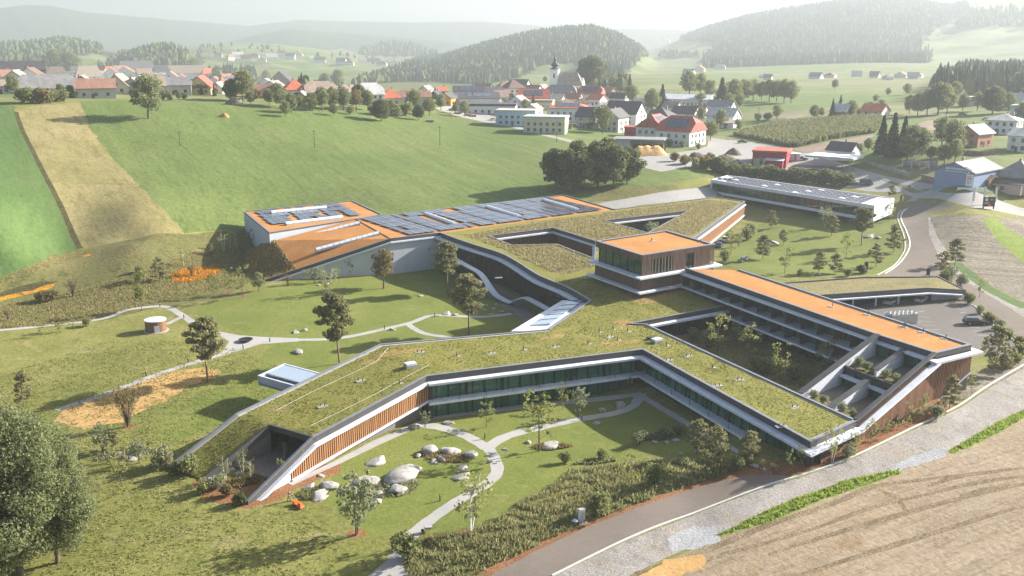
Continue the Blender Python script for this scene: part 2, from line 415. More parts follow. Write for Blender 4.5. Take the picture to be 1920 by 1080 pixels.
def pip(px, py, poly):
    poly = np.array(poly, float); inside = np.zeros(len(px), bool); j = len(poly) - 1
    for i in range(len(poly)):
        c = ((poly[i,1] > py) != (poly[j,1] > py)) & (px < (poly[j,0]-poly[i,0]) * (py-poly[i,1]) / (poly[j,1]-poly[i,1] + 1e-9) + poly[i,0])
        inside ^= c; j = i
    return inside
def proj_np(x, y, z):
    zz = z - CZ; d = y * CP - zz * SP; up = y * SP + zz * CP
    return 960 + 1800 * x / d, 540 - 1800 * up / d
FORESTS = [
 ([(690,158),(780,118),(850,85),(930,58),(1000,42),(1060,34),(1110,32),(1165,46),(1210,74),(1212,100),(1190,122),(1160,150),(1130,158),(1100,150),(1085,122),(1050,118),(1010,126),(965,150),(900,160),(800,152)], 1450, 3200, 11.5, 19, .75, 'dark forested hill behind the church', 1),
 ([(1255,74),(1330,44),(1400,22),(1480,5),(1560,-15),(1720,-15),(1810,0),(1818,22),(1745,66),(1725,85),(1748,105),(1738,125),(1690,136),(1600,134),(1500,142),(1400,150),(1335,142),(1312,116),(1342,96),(1330,80)], 2000, 4900, 17, 20, .8, 'broad hazy wooded hill at upper right', 2),
 ([(1722,178),(1800,142),(1860,130),(1990,112),(1990,182),(1850,188),(1760,188),(1718,205)], 700, 1800, 10, 18, .8, 'hazy forest strip above the houses at far right', 3),
 ([(-80,90),(0,82),(60,76),(125,70),(170,78),(228,92),(215,106),(170,100),(120,106),(60,122),(-80,130)], 1900, 3300, 15, 22, .5, 'wooded ridge beyond the left hilltop village', 4),
 ([(185,135),(240,102),(290,85),(320,84),(352,95),(384,113),(378,130),(300,128),(250,134)], 1700, 2800, 13, 22, .45, 'rounded wooded knoll behind the left village roofs', 5),
 ([(384,146),(400,136),(430,128),(470,128),(500,142),(490,154),(400,156)], 900, 1900, 10, 22, .95, 'small bluish conifer copse in the valley', 6),
 ([(655,168),(690,150),(740,132),(800,120),(870,120),(870,138),(800,146),(740,148),(700,160)], 900, 1900, 13, 17, .15, 'broadleaf belt at the foot of the forested hill', 7),
 ([(540,168),(600,158),(655,160),(650,172),(560,178)], 700, 1500, 11, 14, .4, 'tree belt in the valley behind the orange roofs', 8),
 ([(660,112),(690,92),(730,84),(770,87),(812,102),(840,118),(760,112)], 3600, 4900, 22, 26, .6, 'faint wooded hump in the distant valley', 9),
 ([(1185,98),(1240,100),(1310,103),(1308,108),(1230,108),(1188,106)], 1300, 2900, 13, 16, .2, 'hedge line crossing the pale hillside meadow', 10),
 ([(1750,70),(1815,24),(1900,20),(1985,40),(1985,60),(1900,50),(1830,52)], 3000, 5000, 24, 24, .5, 'woods along the upper right hill crest', 11),
 ([(340,95),(420,85),(520,88),(560,98),(470,100),(400,108),(345,112)], 2200, 4300, 60, 16, .1, 'scattered hedgerow trees on the far farmland', 12),
 ([(560,108),(640,104),(720,114),(760,122),(660,122)], 2200, 4300, 62, 16, .1, 'thin tree lines around the distant village', 13),
 ([(1100,150),(1130,158),(1160,152),(1185,160),(1180,172),(1110,172)], 780, 1500, 15, 13, .2, 'bushy slope between church and hillside', 14),
]
def gpoly(px): return [G(u, v).xy for u, v in px]
def smooth_line(pts, n=6):
    out = []
    P = [pts[0]] + list(pts) + [pts[-1]]
    for i in range(1, len(P) - 2):
        p0, p1, p2, p3 = P[i-1], P[i], P[i+1], P[i+2]
        for k in range(n):
            t = k / n
            out.append(.5 * ((2 * p1) + (p2 - p0) * t + (2*p0 - 5*p1 + 4*p2 - p3) * t*t + (3*p1 - p0 - 3*p2 + p3) * t**3))
    out.append(pts[-1])
    return out
def ribbon(line, w):
    """plan polygon of a band of width w (number or per-point list) along a smooth line"""
    L = smooth_line([Vector(p) for p in line])
    ws = w if hasattr(w, '__len__') else None
    A, B = [], []
    for i, p in enumerate(L):
        d = (L[min(i+1, len(L)-1)] - L[max(i-1, 0)]).normalized()
        n = Vector((-d.y, d.x))
        ww = (np.interp(i / (len(L)-1), np.linspace(0, 1, len(ws)), ws) if ws else w) / 2
        ww *= 1 + .06 * math.sin(i * 1.7) 
        A.append(p + n * ww); B.append(p - n * ww)
    return A + B[::-1]
def gline(px): return [G(u, v).xy for u, v in px]
def blob(c, rx, ry, rot=0.0, n=18, wob=.18, seed=0):
    r = random.Random(seed)
    ph = [r.uniform(0, 6.28) for _ in range(3)]
    out = []
    for i in range(n):
        t = 2 * pi * i / n
        k = 1 + wob * (.5*math.sin(2*t+ph[0]) + .4*math.sin(3*t+ph[1]) + .3*math.sin(5*t+ph[2]))
        x, y = rx * k * math.cos(t), ry * k * math.sin(t)
        out.append(Vector((c[0] + x*math.cos(rot) - y*math.sin(rot), c[1] + x*math.sin(rot) + y*math.cos(rot))))
    return out
def rugged(poly, amp, seg):
    """edge of a grown patch: subdivide and jitter"""
    out = []
    n = len(poly)
    for i in range(n):
        a, b = Vector(poly[i]), Vector(poly[(i+1) % n])
        k = max(1, int((b - a).length / seg))
        for j in range(k):
            p = a.lerp(b, j / k)
            out.append(p + Vector((random.uniform(-amp, amp), random.uniform(-amp, amp))))
    return out

SURF = []   # (name, material, plan polygon) ; later entries lie inside / on top of earlier ones
def surf(name, m, poly):
    poly = [Vector((p[0], p[1])) for p in poly]
    if sum(a.x * b.y - b.x * a.y for a, b in zip(poly, poly[1:] + poly[:1])) < 0: poly.reverse()
    SURF.append((name, m, poly))

surf('valley', M_valley, [(-6000,470),(-6000,10900),(6000,10900),(6000,400),(600,380),(330,385)] + gpoly([(1900,370),(1800,352),(1650,345),(1420,335),(1320,322),(1180,282),(1060,258),(940,232),(880,214),(760,205),(620,208),(500,196),(380,190),(260,190),(140,190),(0,190)]) + [(-600,420)])
surf('meadow', M_mead, gpoly([(150,190),(260,188),(380,188),(500,196),(620,206),(760,206),(880,216),(940,234),(1060,262),(1160,290),(1240,305),(1330,330),(1210,356),(1140,372),(1105,372),(900,400),(720,412),(640,420),(460,428),(345,437),(280,370),(215,300),(165,235)]))
surf('field', M_field, rugged(gpoly([(-500,205),(0,192),(28,200),(40,235),(85,330),(148,468),(60,500),(0,522),(-500,580)]), .6, 4))
surf('stubble_field', M_stub, rugged(gpoly([(28,206),(60,200),(150,192),(166,235),(215,300),(280,370),(345,436),(250,452),(160,464),(120,395),(85,330),(52,260)]), .7, 3))
surf('rough_meadow', M_rough, gpoly([(-500,600),(0,522),(60,500),(150,470),(345,440),(470,428),(520,470),(480,520),(420,560),(300,575),(200,600),(90,612),(0,622),(-500,680)]))
surf('heath', M_heath, rugged(gpoly([(-100,575),(60,560),(140,545),(230,520),(300,500),(360,470),(440,462),(520,470),(530,500),(470,520),(400,545),(320,562),(250,578),(180,600),(100,612),(-100,622)]), .8, 2))
surf('flower_bed', M_bloom, rugged(gpoly([(457,478),(480,470),(510,472),(530,482),(548,496),(520,508),(495,515),(470,505)]), .6, 1.5))
surf('flower_bed', M_bloom, rugged(gpoly([(320,515),(345,505),(400,500),(420,508),(400,522),(350,532),(322,530)]), .7, 1.5))
surf('ditch', M_ditch, rugged(gpoly([(-60,555),(0,548),(40,536),(80,528),(112,527),(90,540),(40,553),(0,562),(-60,570)]), .4, 2))
surf('flower_bed', M_bloom, rugged(gpoly([(-60,566),(0,557),(30,549),(60,545),(85,535),(112,528),(92,541),(40,555),(0,564),(-60,575)]), .3, 1.5))
surf('field_margin', M_ditch, ribbon(gline([(30,210),(40,240),(60,280),(86,332),(120,400),(150,466)]), 1.6))
surf('field_margin', M_heath, rugged(gpoly([(0,522),(60,498),(105,478),(150,466),(178,474),(140,486),(90,502),(40,520),(0,536),(-60,550),(-60,535)]), .6, 2))
surf('flower_bed', M_bloom, gpoly([(155,479),(168,475),(170,479),(158,482)]))
for ln in ([(622,206),(700,238),(790,285),(830,310)],[(470,196),(560,240),(650,292),(700,330)],[(285,226),(330,262),(380,310)],[(900,240),(980,275),(1060,310)],[(360,190),(430,240),(520,310),(580,370)]): surf('wheel_track', M_wtrack, ribbon(gline(ln), [.9,.5,.9,.4]))
# home lawn round the house
surf('lawn', M_lush, rugged(gpoly([(345,580),(430,560),(500,540),(560,527),(640,512),(700,508),(760,500),(820,496),(990,590),(1020,612),(820,645),(715,655),(650,690),(560,760),(440,790),(320,830),(270,815),(320,770),(470,690),(510,650),(430,620)]), .5, 2))
surf('sand_patch', M_sand, rugged(gpoly([(105,790),(120,768),(200,735),(270,712),(330,696),(380,690),(415,694),(405,710),(360,722),(320,745),(230,790),(160,805)]), .5, 1.5))
surf('courtyard_lawn', M_lush, gpoly([(800,790),(950,775),(1080,758),(1190,742),(1240,775),(1330,830),(1400,850),(1330,870),(1250,850),(1180,862),(1060,900),(960,960),(900,1000),(820,1010),(760,1000),(700,1010),(640,960),(600,930),(640,870),(700,830),(760,810)]))
surf('planting_bed', M_rough, rugged(gpoly([(760,1030),(790,1005),(850,995),(900,985),(950,960),(980,935),(1040,905),(1060,880),(1150,870),(1250,862),(1340,862),(1400,862),(1425,872),(1380,884),(1290,915),(1180,955),(1090,985),(1000,1030),(900,1075),(880,1200),(700,1200),(740,1080)]), .5, 1.5))
surf('bark_bed', M_mulch, rugged(gpoly([(880,1085),(960,1040),(1060,995),(1180,950),(1290,910),(1380,884),(1425,870),(1500,862),(1600,810),(1700,768),(1765,742),(1800,745),(1792,763),(1700,806),(1600,853),(1500,889),(1460,898),(1400,897),(1300,916),(1200,952),(1100,990),(1010,1035),(930,1090)]), .3, 1.2))
surf('bark_bed', M_mulch, rugged(gpoly([(358,905),(400,895),(440,900),(500,880),(540,895),(600,870),(640,868),(640,885),(560,915),(520,940),(460,955),(420,945),(380,935)]), .3, 1))
surf('earth_bank', M_dirt, rugged(gpoly([(1765,742),(1790,715),(1830,700),(1860,690),(1925,668),(1925,690),(1880,712),(1800,752),(1780,762)]), .3, 1.5))
# access road, gravel strip, works field on the right
surf('field', M_soil, gpoly([(1180,1085),(1340,1010),(1420,985),(1560,930),(1660,890),(1760,850),(1925,770),(2300,640),(2600,800),(2400,1300),(1700,1500),(1100,1400)]))
surf('gravel_strip', M_gravel, gpoly([(1035,1082),(1180,1012),(1300,966),(1420,920),(1500,896),(1600,860),(1700,812),(1800,765),(1860,725),(1925,688),(2300,560),(2300,640),(1925,772),(1850,810),(1760,852),(1660,890),(1560,930),(1430,980),(1340,1005),(1250,1045),(1160,1090),(1000,1400),(700,1400)]))
surf('crushed_stone', M_stone, rugged(gpoly([(1250,1010),(1300,985),(1345,990),(1350,1015),(1300,1030),(1260,1035)]), .2, .8))
surf('crushed_stone', M_stone, rugged(gpoly([(1670,878),(1700,860),(1760,838),(1780,842),(1772,856),(1720,872),(1680,885)]), .2, .8))
surf('verge', M_verge, rugged(gpoly([(1340,1003),(1400,975),(1500,930),(1600,895),(1685,880),(1690,888),(1620,912),(1540,938),(1440,982),(1350,1005)]), .2, .8))
surf('verge', M_verge, rugged(gpoly([(1775,846),(1820,820),(1880,785),(1925,765),(1925,780),(1880,808),(1820,838),(1785,852)]), .2, .8))
surf('wheel_track', M_furrow, ribbon(gline([(1190,1078),(1300,1040),(1440,985),(1560,945),(1640,912),(1730,900),(1800,890)]), [.9,1.1,.8,1.0,.7,.4]))
surf('wheel_track', M_furrow, ribbon(gline([(1220,1090),(1340,1045),(1500,1000),(1640,950),(1760,922)]), [.6,.9,.5,.8,.3]))
for ln in ([(1740,912),(1800,893),(1930,876)],[(1760,922),(1830,905),(1930,892)],[(1800,930),(1860,915),(1930,908)],[(1640,915),(1680,935),(1700,960)],[(1440,1040),(1600,990),(1760,945),(1930,905)],[(1500,1078),(1700,1015),(1930,945)]): surf('wheel_track', M_furrow, ribbon(gline(ln), [.5,1.0,.6]))
surf('sand_patch', M_sand, rugged(gpoly([(1190,1085),(1260,1045),(1320,1040),(1330,1052),(1290,1075),(1260,1090)]), .4, 1))
surf('road', M_road, gpoly([(900,1090),(1000,1035),(1100,988),(1200,950),(1300,916),(1390,892),(1440,890),(1490,895),(1470,903),(1420,917),(1300,963),(1180,1009),(1035,1080),(880,1300),(500,1300)]))
# back lawn, roads, car park
surf('entrance_lawn', M_lush, gpoly([(1345,490),(1375,460),(1420,425),(1450,405),(1520,400),(1600,412),(1655,413),(1683,420),(1695,445),(1697,470),(1680,495),(1650,512),(1600,518),(1400,518)]))
surf('road', M_road, gpoly([(1683,395),(1700,385),(1730,378),(1780,385),(1820,392),(1925,400),(2200,430),(2200,415),(1925,385),(1830,388),(1770,392),(1742,398),(1738,412),(1745,440),(1756,470),(1772,500),(1800,520),(1840,545),(1925,600),(2000,650),(2000,690),(1925,640),(1850,590),(1790,580),(1800,548),(1755,530),(1650,522),(1672,505),(1695,480),(1706,460),(1700,430),(1690,412)]))
surf('parking_lot', M_lot, gpoly([(1440,600),(1480,575),(1530,552),(1640,520),(1760,528),(1800,548),(1785,575),(1815,568),(1850,592),(1925,650),(1880,668),(1845,665),(1790,650),(1700,620),(1560,640)]))
surf('track', M_gravel, gpoly([(1740,408),(1752,404),(1756,430),(1775,470),(1800,500),(1850,535),(1930,580),(1930,600),(1850,552),(1790,515),(1760,480),(1742,440)]))
surf('works_field', M_dirt, gpoly([(1744,405),(1800,405),(1870,407),(1930,410),(2300,440),(2300,700),(1930,575),(1850,530),(1800,495),(1770,462),(1752,430)]))
surf('verge', M_verge, gpoly([(1840,408),(1870,408),(1890,430),(1930,452),(1930,500),(1900,478),(1868,450)]))
surf('verge', M_field, ribbon(gline([(1790,492),(1820,515),(1860,545),(1925,578)]), 3))
surf('forecourt', M_pale, gpoly([(1080,392),(1140,378),(1200,368),(1290,354),(1340,350),(1345,372),(1330,376),(1200,384),(1150,396)]))
surf('street', M_pale, gpoly([(1330,300),(1420,288),(1520,286),(1560,300),(1640,325),(1700,345),(1780,362),(1930,392),(1930,408),(1830,390),(1760,372),(1690,362),(1620,358),(1590,352),(1500,340),(1470,325),(1420,310),(1360,312)]))
surf('street', M_pale, gpoly([(1370,262),(1450,272),(1500,287),(1440,300),(1380,300),(1300,312),(1240,322),(1180,308),(1200,295),(1300,282)]))
surf('street', M_pale, gpoly([(1560,300),(1610,318),(1660,330),(1700,338),(1750,345),(1760,352),(1700,352),(1640,332),(1580,318)]))
surf('verge', M_valley, gpoly([(1640,332),(1700,348),(1735,360),(1710,362),(1690,352)]))
surf('path', M_path, ribbon(gline([(1708,378),(1722,368),(1740,360),(1765,356)]), 3))
surf('street', M_pale, ribbon(gline([(850,215),(930,230),(985,244),(1060,262),(1110,277),(1200,305)]), 4.5))
surf('street', M_pale, gpoly([(815,203),(850,196),(900,210),(935,222),(980,240),(930,234),(880,222)]))
surf('street', M_pale, gpoly([(1325,280),(1330,258),(1360,262),(1390,272),(1375,290),(1340,300)]))
surf('maize_field', M_corn, gpoly([(1375,254),(1440,236),(1560,224),(1645,220),(1660,225),(1640,250),(1560,262),(1500,276),(1480,277),(1440,268)]))
surf('ploughed_field', M_till2, gpoly([(1485,279),(1560,265),(1640,252),(1620,275),(1560,288),(1520,290)]))
surf('ploughed_field', M_till2, gpoly([(1700,240),(1740,226),(1800,222),(1790,235),(1720,252)]))
surf('ploughed_field', M_till2, gpoly([(1430,220),(1470,214),(1520,215),(1490,222)]))
surf('maize_field', M_corn, gpoly([(690,158),(740,146),(790,148),(810,158),(780,168),(720,165)]))
surf('street', M_pale, ribbon(gline([(640,166),(672,160),(690,168),(730,172),(800,182)]), 6))
surf('embankment', M_rough, gpoly([(1120,362),(1160,352),(1260,346),(1275,352),(1230,362),(1150,376),(1100,380)]))
# garden paths
surf('path', M_path, ribbon(gline([(-60,622),(0,619),(100,609),(190,598),(230,583),(265,577),(310,575),(340,590),(370,610),(400,622),(440,630)]), 1.7))
surf('path', M_path, gpoly([(400,622),(440,628),(500,632),(560,634),(560,640),(490,645),(430,660),(415,662),(430,640)]))
surf('path', M_path, ribbon(gline([(540,637),(610,636),(660,630),(715,618),(770,605),(800,594),(830,591),(900,594),(960,588)]), 1.6))
surf('path', M_path, ribbon(gline([(764,607),(780,618),(800,626),(845,633)]), 1.5))
surf('path', M_path, ribbon(gline([(470,648),(430,660),(370,678),(300,700),(200,738),(106,769)]), 1.6))
surf('path', M_path, ribbon(gline([(312,608),(335,597),(348,592)]), 1.4))
surf('path', M_path, ribbon(gline([(680,1100),(745,1048),(770,1005),(820,965),(860,938),(905,912),(932,885),(925,855),(912,836)]), [2.1,2.0,1.9,1.9,1.9,1.8]))
surf('path', M_path, ribbon(gline([(742,1040),(740,1062),(752,1082),(770,1110)]), 1.9))
surf('path', M_path, ribbon(gline([(914,840),(880,820),(850,808),(820,800),(790,796)]), [2.2,2.0,2.6]))
surf('path', M_path, ribbon(gline([(915,838),(950,818),(1010,802),(1080,787),(1150,775),(1185,762),(1197,748),(1200,738)]), [2.2,2.0,1.8,1.8,2.4]))
surf('gravel_strip', M_path, gpoly([(798,776),(950,762),(1080,748),(1190,737),(1200,735),(1210,742),(1196,742),(1080,756),(950,770),(820,785),(790,790)]))
surf('gravel_strip', M_path, gpoly([(1200,735),(1300,795),(1390,846),(1382,850),(1295,803),(1206,750)]))
surf('gravel_strip', M_path, gpoly([(790,788),(700,826),(620,868),(540,905),(548,910),(640,868),(720,830),(800,794)]))
surf('terrace', M_deck, gpoly([(865,500),(900,515),(950,545),(1000,585),(1020,605),(985,603),(955,585),(925,560),(895,540),(870,520)]))
for k, (u, v, rx, ry) in enumerate([(668,1000,1.3,1.0),(882,998,1.5,1.1),(240,800,1.3,1.0),(390,713,1.2,.8),(719,538,1.1,.8),(614,552,1,.8),(455,556,1,.8),(427,545,1,.7),(1257,612,1,.8)]):
    p = G(u, v); surf('bark_bed', M_mulch, blob(p, rx, ry, 0, 14, .1, k))
BEDS = [((735,915),4.6,2.6,.5),((840,858),4.0,1.9,-.2),((590,925),2.6,1.7,.4),((235,850),4.2,2.3,.2),((1035,838),3.0,1.3,.1),((1120,865),3.4,1.1,.2),((1230,820),3.2,1.5,.1),((455,905),2.3,1.6,.3)]
for k, (c, rx, ry, rt) in enumerate(BEDS):
    p = G(*c); surf('planting_bed', M_heath if k != 7 else M_mulch, rugged(blob(p, rx, ry, rt, 20, .2, k), .12, .6))

def build_ground():
    pts = []
    # polar survey grid, dense in front, coarse behind
    fr = np.radians(np.concatenate([np.arange(-34, 34.01, .55)]))
    far_a = np.radians(np.concatenate([np.arange(-60, -34, 2.0), np.arange(35, 61, 2.0), np.arange(70, 291, 10.0)]))
    rings = [18, 35, 55, 70, 82]
    r = 92.0
    while r < 11100:
        rings.append(r)
        r *= 1.011 if r < 600 else (1.018 if r < 2000 else 1.035)
    for i, r in enumerate(rings):
        for a in fr: pts.append((r * math.sin(a + (i % 2) * .0048), r * math.cos(a + (i % 2) * .0048)))
        if i % 4 == 0 and r < 5000:
            for a in far_a: pts.append((r * math.sin(a), r * math.cos(a)))
    P = [Vector(p) for p in pts]
    faces = []
    for _, _, poly in SURF:
        faces.append(list(range(len(P), len(P) + len(poly))))
        P += poly
    vo, eo, fo, ov, oe, of = delaunay_2d_cdt(P, [], faces, 0, 1e-3, True)
    V = np.array([(v.x, v.y) for v in vo])
    Z = height(V[:, 0], V[:, 1])
    V3 = np.column_stack([V, Z])
    Fa = np.array(fo, np.int32)
    ee = np.clip(np.hypot(V[:, 0], V[:, 1]) * .008, .6, 40)
    gx = (height(V[:, 0] + ee, V[:, 1]) - height(V[:, 0] - ee, V[:, 1])) / (2 * ee); gy = (height(V[:, 0], V[:, 1] + ee) - height(V[:, 0], V[:, 1] - ee)) / (2 * ee)
    NRM = np.column_stack([-gx, -gy, np.ones(len(gx))]); NRM /= np.linalg.norm(NRM, axis=1)[:, None]
    own = np.array([max(o) if len(o) else -1 for o in of])
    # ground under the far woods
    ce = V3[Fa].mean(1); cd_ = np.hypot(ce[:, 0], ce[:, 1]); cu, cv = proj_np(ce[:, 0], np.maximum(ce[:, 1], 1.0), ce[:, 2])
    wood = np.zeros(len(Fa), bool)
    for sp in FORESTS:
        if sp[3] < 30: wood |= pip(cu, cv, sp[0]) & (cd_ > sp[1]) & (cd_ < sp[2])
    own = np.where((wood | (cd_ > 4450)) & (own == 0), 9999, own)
    def make(name, m, sel):
        f = Fa[sel]
        used = np.unique(f)
        mp = np.full(len(V3), -1, np.int32); mp[used] = np.arange(len(used))
        me = np_mesh(name, V3[used], mp[f], m, smooth=True)
        me.normals_split_custom_set_from_vertices(NRM[used])
        o = new_obj(name, me, kind='structure')
        return o
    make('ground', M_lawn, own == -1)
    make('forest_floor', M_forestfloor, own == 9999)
    for i, (name, m, _) in enumerate(SURF):
        s = own == i
        if s.any(): make(name, m, s)
    return V3, Fa
build_ground()
print('ground', round(time.time() - TSTART, 1))
# ------------------------------------------------------------------ hotel
M_green = ground_mat('green_roof_sedum', [(.17,.165,.038),(.215,.205,.05),(.25,.23,.065)], .14, 2.6, [(.29,.21,.085),(.12,.13,.026)], (.58,.76), None, .10, patch_scale=.11, fine_amt=.5)
M_straw = ground_mat('dry_roof_grass', [(.20,.175,.075),(.245,.21,.095),(.285,.24,.115)], .10, 2.0, [(.16,.15,.05)], (.56,.7), None, .25, patch_scale=.12, fine_amt=.5)
M_orange = ground_mat('brick_chip_roof', [(.36,.165,.05),(.45,.205,.065),(.52,.255,.09)], .16, 3, [(.30,.215,.08),(.50,.27,.11)], (.62,.78), None, .05, patch_scale=.3, fine_amt=.32)
M_chip = ground_mat('sparse_brick_chip', [(.27,.20,.075),(.33,.215,.08),(.38,.235,.09)], .4, 3, [(.20,.19,.05)], (.5,.68), None, .05, patch_scale=.6, fine_amt=.4)
M_dark = mat('anthracite_metal', (.060,.056,.054), .5, .12, .8, spec=.4)
M_cop = mat('grey_coping', (.17,.175,.19), .45, .1, .8, spec=.5)
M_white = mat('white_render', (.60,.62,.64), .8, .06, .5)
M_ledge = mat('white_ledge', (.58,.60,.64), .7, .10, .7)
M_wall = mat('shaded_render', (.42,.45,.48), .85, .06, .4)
M_core = mat('dark_cladding', (.045,.042,.04), .7, .15, 1.0)
M_frame = mat('black_frame', (.018,.017,.016), .5, .2, 1)
M_conc = mat('concrete', (.33,.32,.31), .85, .12, .6)
M_steel = mat('brushed_steel', (.45,.46,.47), .35, .1, 2, metal=.7)
def wood_mat(name, c0, c1):
    m, nt, bs = _nt(name)
    oi = nt.nodes.new('ShaderNodeObjectInfo')
    n = _noise(nt, _coords(nt, 'World', 0, (3, 3, .4)), 1.5, 4)
    ad = nt.nodes.new('ShaderNodeMath'); ad.operation = 'MULTIPLY_ADD'; ad.inputs[1].default_value = .5
    hf = nt.nodes.new('ShaderNodeMath'); hf.operation = 'MULTIPLY'; hf.inputs[1].default_value = .5
    nt.links.new(n, hf.inputs[0]); nt.links.new(oi.outputs['Random'], ad.inputs[0]); nt.links.new(hf.outputs[0], ad.inputs[2])
    nt.links.new(_ramp(nt, ad.outputs[0], [(.15, c0), (.85, c1)]), bs.inputs['Base Color'])
    bs.inputs['Roughness'].default_value = .75; bs.inputs['Specular IOR Level'].default_value = .2
    MATS[name] = m
    return m
M_slat = wood_mat('larch_slat', (.27,.135,.06), (.42,.225,.105))
M_slat2 = wood_mat('weathered_slat', (.13,.082,.058), (.215,.145,.11))
M_slat3 = wood_mat('brown_slat', (.20,.105,.06), (.31,.175,.105))
def glass_mat(name, col, alpha, rough=.04):
    m, nt, bs = _nt(name)
    bs.inputs['Base Color'].default_value = (*col, 1); bs.inputs['Roughness'].default_value = rough
    bs.inputs['Specular IOR Level'].default_value = .9; bs.inputs['Alpha'].default_value = alpha
    MATS[name] = m
    return m
M_glass = glass_mat('green_glass', (.015,.15,.085), .38)
M_glassp = glass_mat('pavilion_glass', (.012,.075,.048), .72)
M_glassd = glass_mat('dark_glass', (.012,.018,.017), .8)
M_glassr = glass_mat('mirror_glass', (.30,.36,.40), 1.0, .02)
M_sky = mat('skylight_dome', (.62,.66,.70), .15, .06, 1.5, spec=.8)
def curtain_mat():
    m, nt, bs = _nt('curtain')
    w = nt.nodes.new('ShaderNodeTexWave'); w.inputs['Scale'].default_value = 1.6; w.inputs['Distortion'].default_value = 1.2
    nt.links.new(_coords(nt, 'Object', .6), w.inputs['Vector'])
    nt.links.new(_ramp(nt, w.outputs[1], [(0, (.14,.36,.26)), (1, (.34,.62,.50))]), bs.inputs['Base Color'])
    bs.inputs['Roughness'].default_value = .9
    return m
M_curt = curtain_mat()
def pv_mat():
    m, nt, bs = _nt('solar_cells')
    br = nt.nodes.new('ShaderNodeTexBrick'); br.offset = 0
    br.inputs['Scale'].default_value = 1.0; br.inputs['Brick Width'].default_value = 1.0; br.inputs['Row Height'].default_value = .5
    br.inputs['Mortar Size'].default_value = .03
    br.inputs['Color1'].default_value = (.055,.065,.095,1); br.inputs['Color2'].default_value = (.075,.085,.115,1); br.inputs['Mortar'].default_value = (.20,.21,.23,1)
    nt.links.new(_coords(nt, 'Object'), br.inputs['Vector'])
    nt.links.new(br.outputs[0], bs.inputs['Base Color'])
    bs.inputs['Roughness'].default_value = .18; bs.inputs['Specular IOR Level'].default_value = .7
    return m
M_pv = pv_mat()
M_pvf = mat('panel_frame', (.42,.43,.45), .4, .05, 1, metal=.5)

HB = Vector((10, 190, 0))
hotel = new_obj('hotel', None, loc=HB, label='sprawling low hotel with branching grass roofs and timber slat walls', cat='hotel')
def part(name, mb, m, parent=None, **k):
    return mb.build(name, m, parent or hotel, **k)
def HM(): return MB(HB)

def mitre(pts, closed=False):
    n = len(pts); out = []
    for i in range(n):
        a = pts[(i-1) % n] if (closed or i > 0) else None
        b = pts[(i+1) % n] if (closed or i < n-1) else None
        p = pts[i]
        ns = []
        for q0, q1 in ((a, p), (p, b)):
            if q0 is None or q1 is None: continue
            d = Vector((q1[0]-q0[0], q1[1]-q0[1])); d.normalize()
            ns.append(Vector((d.y, -d.x)))
        m = sum(ns, Vector((0, 0))) / len(ns)
        L2 = max(m.length_squared, .12)
        out.append(m / L2)
    return out
def band(mb, pts, o0, o1, zb, zt, closed=False, zlo=None):
    """continuous mitred strip along 3-D points; heights zb/zt are relative to each point; outside is to the right"""
    M = mitre(pts, closed)
    vs = []
    for p, m in zip(pts, M):
        for o, dz in ((o0, zb), (o0, zt), (o1, zt), (o1, zb)):
            z = p[2] + dz
            if zlo is not None and dz == zb: z = zlo if not hasattr(zlo, '__call__') else zlo(p)
            vs.append((p[0] + m.x * o, p[1] + m.y * o, z))
    n = len(pts); fs = []
    for i in range(n if closed else n - 1):
        a, b = 4 * i, 4 * ((i + 1) % n)
        for k in range(4):
            l = (k + 1) % 4
            fs.append((a + k, b + k, b + l, a + l))
    if not closed:
        fs.append((0, 1, 2, 3)); fs.append((4*n-1, 4*n-2, 4*n-3, 4*n-4))
    mb.add(vs, fs)
    return mb
def sheet(name, outline, holes, m, parent=None, dz=0.0, thick=None):
    """roof or floor surface over 3-D outline points with holes"""
    P = [Vector((p[0], p[1])) for p in outline]; Z = [p[2] for p in outline]
    def ccw(idx):
        a = sum(P[idx[i]].x * P[idx[(i+1) % len(idx)]].y - P[idx[(i+1) % len(idx)]].x * P[idx[i]].y for i in range(len(idx)))
        return idx if a > 0 else idx[::-1]
    fc = [ccw(list(range(len(P))))]
    for h in holes:
        b = len(P); P += [Vector((p[0], p[1])) for p in h]; Z += [p[2] for p in h]
        fc.append(ccw(list(range(b, len(P)))))
    vo, eo, fo, ov, oe, of = delaunay_2d_cdt(P, [], fc, 0, 1e-5, True)
    zz = []
    for v, o in zip(vo, ov):
        zz.append(Z[o[0]] if len(o) else np.mean(Z))
    fs = [tuple(f) for f, o in zip(fo, of) if 0 in o and len(o) == 1]
    mb = MB(HB); mb.add([(v.x, v.y, z + dz) for v, z in zip(vo, zz)], fs)
    return mb.build(name, m, parent or hotel), [(Vector((vo[a].x, vo[a].y, zz[a]+dz)), Vector((vo[b].x, vo[b].y, zz[b]+dz)), Vector((vo[c].x, vo[c].y, zz[c]+dz))) for a, b, c in fs]

